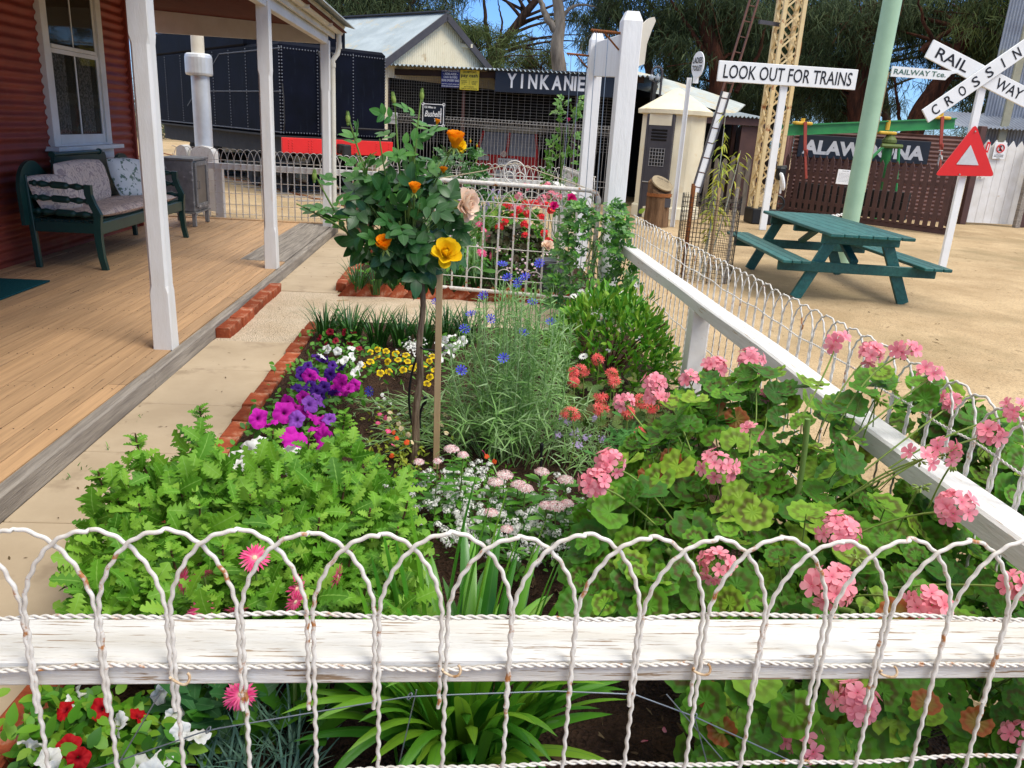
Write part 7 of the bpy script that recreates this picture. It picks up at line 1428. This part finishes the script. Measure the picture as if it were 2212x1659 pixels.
lg2 = low_plant('leafy_annual', 'dark broad-leaved seedling under the front rail beside the dianthus', 'plant', [(450, 1520), (420, 1530)], .1, 26, SPAT, .13, leafmat('deep_leaf', [(.03, .11, .03), (.04, .14, .04)], .5, .3, .2, vein=(.09, .2, .08)), spread=25, zr=(.05, .22))
# ----------------------------------------------------------------- thin wire netting inside the front fence
nw = thing('wire_netting', 'slack grey galvanised garden wire strung behind the front rail', 'wire', (0, 1.42, 0)); yn = 1.40
g = MB(); pl1 = [(210, 1659), (450, 1577), (880, 1505), (1000, 1500), (1200, 1493), (1370, 1500), (1500, 1548), (1700, 1640)]
pts = np.array([at_y(u, v, yn) for u, v in [(-100, 1720)]+pl1+[(1900, 1720)]]); tt = np.linspace(0, len(pts)-1, 80); g.tube(np.stack([np.interp(tt, np.arange(len(pts)), pts[:, k]) for k in range(3)], -1), .0016, 5)
for a_, b_ in (((1440, 1500), (1560, 1640)), ((350, 1490), (250, 1659)), ((900, 1490), (860, 1659)), ((1500, 1548), (1530, 1659))): g.tube([at_y(*a_, yn), at_y(*b_, yn)], .0015, 5)
for u, v in ((450, 1577), (1500, 1548), (885, 1504)): c_ = at_y(u, v, yn); aa = np.linspace(0, 12, 30); g.tube(np.stack([c_[0]+.005*np.cos(aa), c_[1]+.004*np.sin(aa), c_[2]+.006*np.sin(aa+1)], -1), .0015, 4)
g.build('strand', M['galv'], nw, smooth=True)
# ----------------------------------------------------------------- litter
ml = MB(); n = 2600; P_ = np.stack([rng.uniform(-1.0, 1.4, n), np.concatenate([rng.uniform(1.3, 2.6, n//2), rng.uniform(2.6, 6.3, n-n//2)]), np.full(n, GZ+.006)], -1); ml.scatter(leaf(.28, 2, .2, .1), P_, frames(np.stack([rng.normal(size=n), rng.normal(size=n), rng.normal(size=n)*.15], -1), V3(0, 0, 1)+rng.normal(size=(n, 3))*.3), rng.uniform(.015, .06, n))
o = ml.build('leaf_mulch', leafmat('mulch_chip', [(.03, .016, .01), (.06, .035, .02), (.12, .075, .04), (.05, .028, .016), (.22, .15, .08)], .9, .1, 0)); tag(o, kind='stuff')
ml = MB(); P_ = np.array([at_z(u, v, GZ+.012) for u, v in ((1367, 1495), (1435, 1570), (1492, 1574), (1545, 1582), (1520, 1640), (1400, 1600), (1600, 1620))]); ml.scatter(PET_OB, P_, frames(rng.normal(size=(7, 3))*V3(1, 1, .1), V3(0, 0, 1)+rng.normal(size=(7, 3))*.3), .02); tag(ml.build('fallen_petals', G['pink']), kind='stuff')
n = 130; ml = MB(); P_ = np.stack([rng.uniform(-1.75, -1.14, n), rng.uniform(1.8, 11, n), np.full(n, .012)], -1); ml.scatter(leaf(.3, 2, .2, .1), P_, frames(rng.normal(size=(n, 3))*V3(1, 1, .05), V3(0, 0, 1)+rng.normal(size=(n, 3))*.2), rng.uniform(.008, .03, n)); tag(ml.build('path_litter', leafmat('dry_bits', [(.16, .10, .05), (.08, .06, .03), (.28, .2, .1)], .9, .1, 0)), kind='stuff')
n = 900; ml = MB(); P_ = np.stack([rng.uniform(1.7, 12, n), rng.uniform(3, 17, n), np.full(n, .004)], -1); ml.scatter(leaf(.25, 2, .2, .1), P_, frames(rng.normal(size=(n, 3))*V3(1, 1, .05), V3(0, 0, 1)+rng.normal(size=(n, 3))*.2), rng.uniform(.02, .07, n)); tag(ml.build('yard_litter', leafmat('dry_leaf', [(.20, .13, .07), (.12, .08, .04), (.30, .2, .1)], .9, .1, 0)), kind='stuff')
wd2 = MB()
for u, v in ((392, 790), (375, 795), (350, 812), (300, 900), (230, 970), (180, 1010), (150, 1035)):
    for k in range(4): strip(wd2, at_z(u+rng.normal()*8, v+rng.normal()*4, .008)*V3(1, 1, 1), rng.uniform(0, 6.28), rng.uniform(.4, 1.2), rng.uniform(.015, .035), .005, .5, 4)
tag(wd2.build('crack_weeds', G['mid']), kind='stuff')
# sapling in the guard
sl_ = plant('sapling', 'young gum sapling with yellow-green drooping leaves inside the mesh guard', 'sapling', gc); lf = MB(); sm = MB()
for (u, v), yy in (((1568, 235), 9.4), ((1600, 325), 9.5), ((1540, 400), 9.3), ((1560, 350), 9.35)):
    tip = at_y(u, v, yy); b = gc+V3(rng.normal()*.05, rng.normal()*.05, 0); p = path(b, tip, V3(.03, 0, .05), 12); sm.tube(p, np.linspace(.011, .003, 12), 6); n = 46; t = rng.uniform(.35, 1, n); pos = np.stack([np.interp(t, np.linspace(0, 1, 12), p[:, k]) for k in range(3)], -1); az = rng.uniform(0, 6.28, n); pos = pos+np.stack([np.cos(az), np.sin(az), 0*az], -1)*.07*rng.random((n, 1)); lf.scatter(leaf(.16, 4, .1, .5), pos, frames(np.stack([np.cos(az), np.sin(az), -.3+0*az], -1), V3(0, 0, 1)+rng.normal(size=(n, 3))*.4), rng.uniform(.08, .15, n))
sm.build('trunk', mat('pale_sapling_bark', (.42, .42, .34), (.3, .3, .22), .8), sl_, smooth=True); lf.build('foliage', leafmat('gum_leaf', [(.30, .33, .03), (.40, .38, .03), (.20, .28, .03)], .5, .3, .25), sl_, smooth=True)
# ================================================================= trees behind the yard
G['sheoak'] = leafmat('dark_needle', [(.016, .030, .014), (.030, .050, .019), (.052, .078, .028), (.085, .108, .045)], .7, .2, .12)
G['olive'] = leafmat('olive_needle', [(.030, .052, .016), (.055, .080, .022), (.085, .115, .030), (.11, .13, .04)], .7, .2, .15)
G['gumleaf'] = leafmat('gum_foliage', [(.035, .055, .03), (.06, .085, .045), (.09, .11, .055)], .6, .25, .15)
M['barkdark'] = mat('dark_furrowed_bark', (.075, .045, .032), (.022, .016, .013), .95, .1, scale=6, stretch=(2, 2, .3), bmp=1.0, bd=.05)
M['barkred'] = mat('red_brown_bark', (.095, .036, .02), (.03, .015, .011), .95, .1, scale=5, stretch=(2, 2, .3), bmp=1.0, bd=.05)
M['barkpale'] = mat('pale_gum_bark', (.24, .205, .165), (.10, .082, .066), .85, .1, scale=3, stretch=(1.5, 1.5, .4), bmp=.5, bd=.03)
NEED = leaf(.07, 2, .0, .12, prof=lambda t: .8 if t < .9 else .2)
def tree(label, trunk, r0, crown, m, bark, n=900, sz=.34, limbs=14, droop=.9, cat='tree', flat=.6, extra=(), group=None, name='tree'):
    """trunk: list of (u, v, depth); crown: list of (u, v, depth, radius m)"""
    P = np.array([at_y(u, v, y) for u, v, y in trunk]); base = V3(P[0][0], P[0][1], 0); P = np.vstack([base, P[0]*V3(1, 1, 0)+V3(0, 0, max(.3, P[0][2]*.4)), P]) if P[0][2] > .5 else np.vstack([base, P[1:]])
    o = thing(name, label, cat, base, 0, group)
    t = np.linspace(0, 1, 26); s = np.linspace(0, 1, len(P)); Q = np.stack([np.interp(t, s, P[:, k]) for k in range(3)], -1)
    for k in range(3): Q[1:-1, k] = (Q[:-2, k]+2*Q[1:-1, k]+Q[2:, k])/4
    Q[2:, 0] += np.sin(np.arange(24)*.9+P[0][0])*.05
    mb = MB(); mb.tube(Q, np.linspace(r0*1.15, r0*.45, 26), 10)
    for ex in extra:
        E_ = np.array([at_y(u, v, y) for u, v, y in ex[0]]); tt = np.linspace(0, 1, 16); ss = np.linspace(0, 1, len(E_)); W2 = np.stack([np.interp(tt, ss, E_[:, k]) for k in range(3)], -1); W2 += rng.normal(size=W2.shape)*.02; mb.tube(W2, np.linspace(ex[1], ex[1]*.3, 16), 7)
    lf = MB(); cl = []
    for (u, v, y, R) in crown:
        c = at_y(u, v, y); sub = max(3, int(7*R*R)); 
        for k in range(sub):
            d = rng.normal(size=3)*.5; d[2] *= flat; q = c+d*R; cl.append((q, R*.42))
    cl = [x for x in cl if x[0][2] > 1.0]
    for i, (q, R) in enumerate(cl):
        if i % max(1, len(cl)//limbs) == 0:
            st_ = Q[min(25, max(6, int(np.argmin(np.abs(Q[:, 2]-(q[2]-.8))))))]; mb.tube(path(st_, q, V3(0, 0, .25)+rng.normal(size=3)*.15, 9), np.linspace(r0*.28, .012, 9), 6)
        k = int(n*rng.uniform(.6, 1.3)/3.9); dd = rng.normal(size=(k, 3)); pos = q+dd*np.array([R*.6, R*.6, R*.42]); dr = rng.normal(size=(k, 3))*.55; dr[:, 2] -= droop
        lf.scatter(NEED, pos, frames(dr, rng.normal(size=(k, 3))), rng.uniform(.6, 1.25, k)*sz)
        for w in range(2): mb.tube([q+rng.normal(size=3)*R*.15, q+rng.normal(size=3)*R*.8], .012, 4, cap=False)
    mb.build('trunk', bark, o, smooth=True); lf.build('crown', m, o); return o
T30 = 30.0
# far left behind the sheds
tree('dark she-oak at the left end of the tree line above the silver shed roof', [(720, 200, 33), (730, 60, 33), (735, -80, 33)], .28, [(715, 20, 33, 1.5), (780, 10, 33, 1.3), (740, -60, 33, 1.8), (690, 30, 34, 1.2), (850, 15, 34, 1.2)], G['sheoak'], M['barkdark'], 800)
tree('twin-stemmed she-oak with dark limbs behind the shed ridge', [(800, 200, 34), (795, 60, 34), (810, -60, 34)], .26, [(820, 0, 35, 1.3), (900, 5, 35, 1.5), (950, 40, 36, 1.0), (870, -50, 35, 1.6), (970, -20, 35, .9)], G['sheoak'], M['barkdark'], 700, extra=[([(900, 90, 34), (880, 30, 34), (905, -30, 34)], .14)])
tree('bushy bright olive wattle rising behind the shed gable', [(1000, 230, 27), (1000, 150, 27), (995, 60, 27)], .12, [(975, 90, 27, .9), (1010, 110, 27, .9), (1035, 75, 27.5, .8), (985, 55, 28, .8), (1050, 120, 27, .7), (950, 60, 28, .7)], G['olive'], M['barkdark'], 1000, .3, droop=.5)
tree('leaning black-limbed tree with bare branches against the blue sky', [(1050, 200, 31), (1060, 130, 31), (1100, 70, 31), (1150, 15, 31), (1190, -50, 31)], .24, [(1035, -30, 31, .8), (1240, 25, 32, .7), (1265, 80, 32, .7)], G['sheoak'], M['barkdark'], 420, .4, extra=[([(1062, 128, 31), (1050, 60, 31), (1045, -20, 31)], .13), ([(1090, 85, 31), (1130, 78, 31), (1170, 85, 31), (1200, 78, 31)], .04), ([(1070, 118, 31), (1120, 100, 31), (1190, 112, 31)], .05), ([(1060, 132, 31), (1100, 120, 31), (1180, 122, 31)], .04), ([(1110, 62, 31), (1140, 40, 31), (1200, 40, 31)], .04), ([(1075, 100, 31), (1085, 50, 31), (1075, 0, 31)], .06), ([(1130, 45, 31), (1125, 10, 31), (1135, -20, 31)], .05)])
tree('pale straight gum trunk between the gable and the tall gateposts', [(1208, 220, 29), (1205, 140, 29), (1207, 60, 29), (1200, -60, 29)], .34, [(1250, -70, 29, 1.0), (1285, 10, 30, .8), (1268, 60, 30, .6)], G['gumleaf'], M['barkpale'], 420, .36, limbs=2, extra=[([(1198, 66, 29), (1172, 18, 29), (1150, -40, 29)], .15)])
tree('small round olive shrub-tree far off behind the mesh shelter', [(1175, 230, 36), (1170, 150, 36)], .1, [(1170, 118, 36, .8), (1150, 130, 36, .8), (1110, 128, 37, .9), (1180, 135, 37, .7), (1080, 135, 37, .7), (1130, 100, 38, .7)], G['olive'], M['barkdark'], 650, .36, droop=.4)
# right hand dense she-oaks
tree('she-oak with weeping foliage just right of the tall gateposts', [(1420, 240, 30), (1400, 120, 30), (1330, 40, 30), (1290, -40, 30)], .2, [(1310, 40, 30, 1.1), (1300, 110, 31, .9), (1400, 30, 30, 1.3), (1440, 90, 30, 1.3), (1370, -30, 30, 1.5), (1390, 110, 31, 1.2), (1460, 20, 30, 1.2)], G['sheoak'], M['barkdark'], 760, extra=[([(1450, 200, 30), (1470, 110, 30), (1420, 30, 30), (1380, -20, 30)], .12)])
tree('she-oak with thick red-black trunk behind the ladder', [(1560, 260, 28), (1553, 190, 28), (1538, 100, 28), (1515, 10, 28), (1500, -60, 28)], .36, [(1500, 60, 28.5, 1.2), (1570, 40, 29, 1.3), (1480, 130, 29, 1.2), (1530, -30, 28, 1.5), (1600, 110, 29, 1.2), (1510, 190, 30, 1.1), (1610, 30, 29, 1.1)], G['sheoak'], M['barkred'], 900, extra=[([(1545, 150, 28), (1490, 60, 28), (1450, 0, 28)], .1), ([(1590, 200, 28), (1640, 110, 28), (1660, 20, 28)], .09)])
tree('dense she-oak behind the lattice mast', [(1660, 260, 31), (1670, 150, 31), (1690, 20, 31)], .24, [(1650, 60, 31, 1.4), (1720, 90, 31, 1.4), (1690, 170, 32, 1.3), (1640, 190, 31, 1.2), (1760, 20, 31, 1.5), (1700, -20, 31, 1.5), (1770, 160, 31, 1.4), (1730, 230, 32, 1.2), (1620, 240, 32, 1.1)], G['sheoak'], M['barkdark'], 980)
tree('she-oak with upright red-brown trunk left of the pale green pole', [(1850, 270, 27), (1852, 200, 27), (1868, 120, 27), (1880, 0, 27)], .36, [(1800, 70, 27.5, 1.3), (1840, 130, 28, 1.2), (1790, 190, 28, 1.2), (1850, 20, 27, 1.4), (1900, 60, 28, 1.2), (1810, 240, 29, 1.0), (1770, 120, 29, 1.2), (1890, 190, 29, .9)], G['sheoak'], M['barkred'], 960)
tree('leaning red-barked tree crossing behind the railway blade', [(1965, 290, 25), (1990, 245, 25), (2040, 160, 25), (2095, 70, 25), (2150, -30, 25)], .36, [(1990, 50, 26, 1.1), (2060, 30, 26, 1.3), (2010, 120, 27, 1.0), (2100, 120, 26.5, 1.2), (2150, 50, 26, 1.3), (1960, 30, 27, 1.0), (2120, 200, 27, 1.0)], G['sheoak'], M['barkred'], 780, extra=[([(1990, 110, 25), (2060, 60, 25), (2110, 0, 25)], .1), ([(2050, 150, 25), (2000, 60, 25), (1980, -10, 25)], .08), ([(1945, 270, 26), (1935, 190, 26), (1925, 150, 26)], .06)])
tree('olive-green tree at the right edge above the crossing sign', [(2210, 260, 24), (2200, 100, 24), (2190, -40, 24)], .25, [(2180, 30, 24, 1.1), (2230, 60, 24, 1.2), (2150, -10, 24, 1.2), (2240, -10, 24, 1.3), (2180, 100, 25, .9)], G['olive'], M['barkdark'], 760)
tree('shadowy she-oak filling the gap behind the ladder and the long white board', [(1610, 250, 36), (1615, 120, 36), (1620, 0, 36)], .22, [(1590, 20, 36, 1.5), (1640, 110, 36, 1.5), (1570, 150, 36, 1.4), (1700, 120, 36, 1.5), (1600, 220, 36, 1.3), (1530, 90, 36, 1.3), (1480, 60, 36, 1.3), (1450, 170, 36, 1.2)], G['sheoak'], M['barkdark'], 700, .4)
tree('shadowy she-oak closing the view between the green pole and the crossbuck', [(1915, 250, 35), (1905, 120, 35), (1900, 0, 35)], .22, [(1880, 40, 35, 1.5), (1960, 20, 35, 1.5), (1830, 150, 35, 1.4), (1780, 50, 35, 1.5), (2050, 60, 35, 1.5), (2090, 180, 35, 1.3), (2140, 110, 35, 1.4), (1750, 200, 35, 1.3)], G['sheoak'], M['barkdark'], 620, .4)
# far scrub that closes the view between the trunks
bk = MB()
for k in range(2600):
    x = rng.uniform(-30, 42); y = 46+rng.uniform(-2, 6); top = 3.1+1.3*math.sin(x*.45)+.8*math.sin(x*1.3+1)-(1.4 if -1 < x < 9 else 0)
    c = V3(x, y, rng.uniform(.2, max(.8, top))); m_ = 22; bk.scatter(NEED, c+rng.normal(size=(m_, 3))*.45, frames(rng.normal(size=(m_, 3)), rng.normal(size=(m_, 3))), .5)
tag(bk.build('scrub', G['gumleaf']), kind='stuff')
# ================================================================= light and camera
SUN_EL, SUN_DIR = R_(53), nrm((.76, -.60))
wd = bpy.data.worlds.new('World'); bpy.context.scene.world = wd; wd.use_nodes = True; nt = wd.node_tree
bg = nt.nodes['Background']; sky = _n(nt, 'ShaderNodeTexSky'); sky.sky_type = 'NISHITA'; sky.sun_disc = False; sky.sun_elevation = SUN_EL
sky.sun_rotation = math.atan2(SUN_DIR[0], SUN_DIR[1]); sky.air_density = 1.0; sky.dust_density = .4; sky.ozone_density = 3.0
hs = _n(nt, 'ShaderNodeHueSaturation'); hs.inputs['Saturation'].default_value = 1.0
nt.links.new(sky.outputs[0], hs.inputs['Color'])
tc = _n(nt, 'ShaderNodeTexCoord'); sx = _n(nt, 'ShaderNodeSeparateXYZ'); nt.links.new(tc.outputs['Generated'], sx.inputs[0])
# thin bright cloud added overhead, unseen, for neutral fill; low sky tinted bluer
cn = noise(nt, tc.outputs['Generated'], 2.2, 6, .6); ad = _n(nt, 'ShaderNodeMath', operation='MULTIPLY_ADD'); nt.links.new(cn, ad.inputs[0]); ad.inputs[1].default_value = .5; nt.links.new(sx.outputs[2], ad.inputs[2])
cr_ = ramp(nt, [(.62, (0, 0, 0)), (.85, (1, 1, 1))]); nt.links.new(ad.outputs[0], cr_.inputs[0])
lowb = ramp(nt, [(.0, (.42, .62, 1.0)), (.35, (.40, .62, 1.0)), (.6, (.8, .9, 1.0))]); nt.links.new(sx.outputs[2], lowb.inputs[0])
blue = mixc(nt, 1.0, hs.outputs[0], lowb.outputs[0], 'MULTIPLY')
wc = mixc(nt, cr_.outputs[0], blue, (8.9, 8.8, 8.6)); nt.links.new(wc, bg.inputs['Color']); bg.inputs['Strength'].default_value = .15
sl = bpy.data.lights.new('sun', 'SUN'); sl.energy = 2.1; sl.angle = R_(24); sl.color = (1, .96, .90); so = bpy.data.objects.new('sun', sl); C.objects.link(so)
dv = Vector((SUN_DIR[0]*math.cos(SUN_EL), SUN_DIR[1]*math.cos(SUN_EL), math.sin(SUN_EL))); so.rotation_euler = dv.to_track_quat('Z', 'Y').to_euler()
cd = bpy.data.cameras.new('camera'); cd.sensor_width = 36.0; cd.lens = F_/W_*36.0; cd.clip_end = 500; cd.clip_start = .05
co = bpy.data.objects.new('camera', cd); C.objects.link(co)
Mx = Matrix(((RC[0][0], -RC[0][1], -RC[0][2]), (RC[1][0], -RC[1][1], -RC[1][2]), (RC[2][0], -RC[2][1], -RC[2][2]))).to_4x4()
Mx.translation = Vector(CAM); co.matrix_world = Mx; bpy.context.scene.camera = co
vs = bpy.context.scene.view_settings; vs.view_transform = 'Standard'; vs.look = 'None'; vs.gamma = 1.0; vs.exposure = 0.5; vs.use_curve_mapping = False
bpy.context.scene.cycles.max_bounces = 8; bpy.context.scene.cycles.transparent_max_bounces = 16
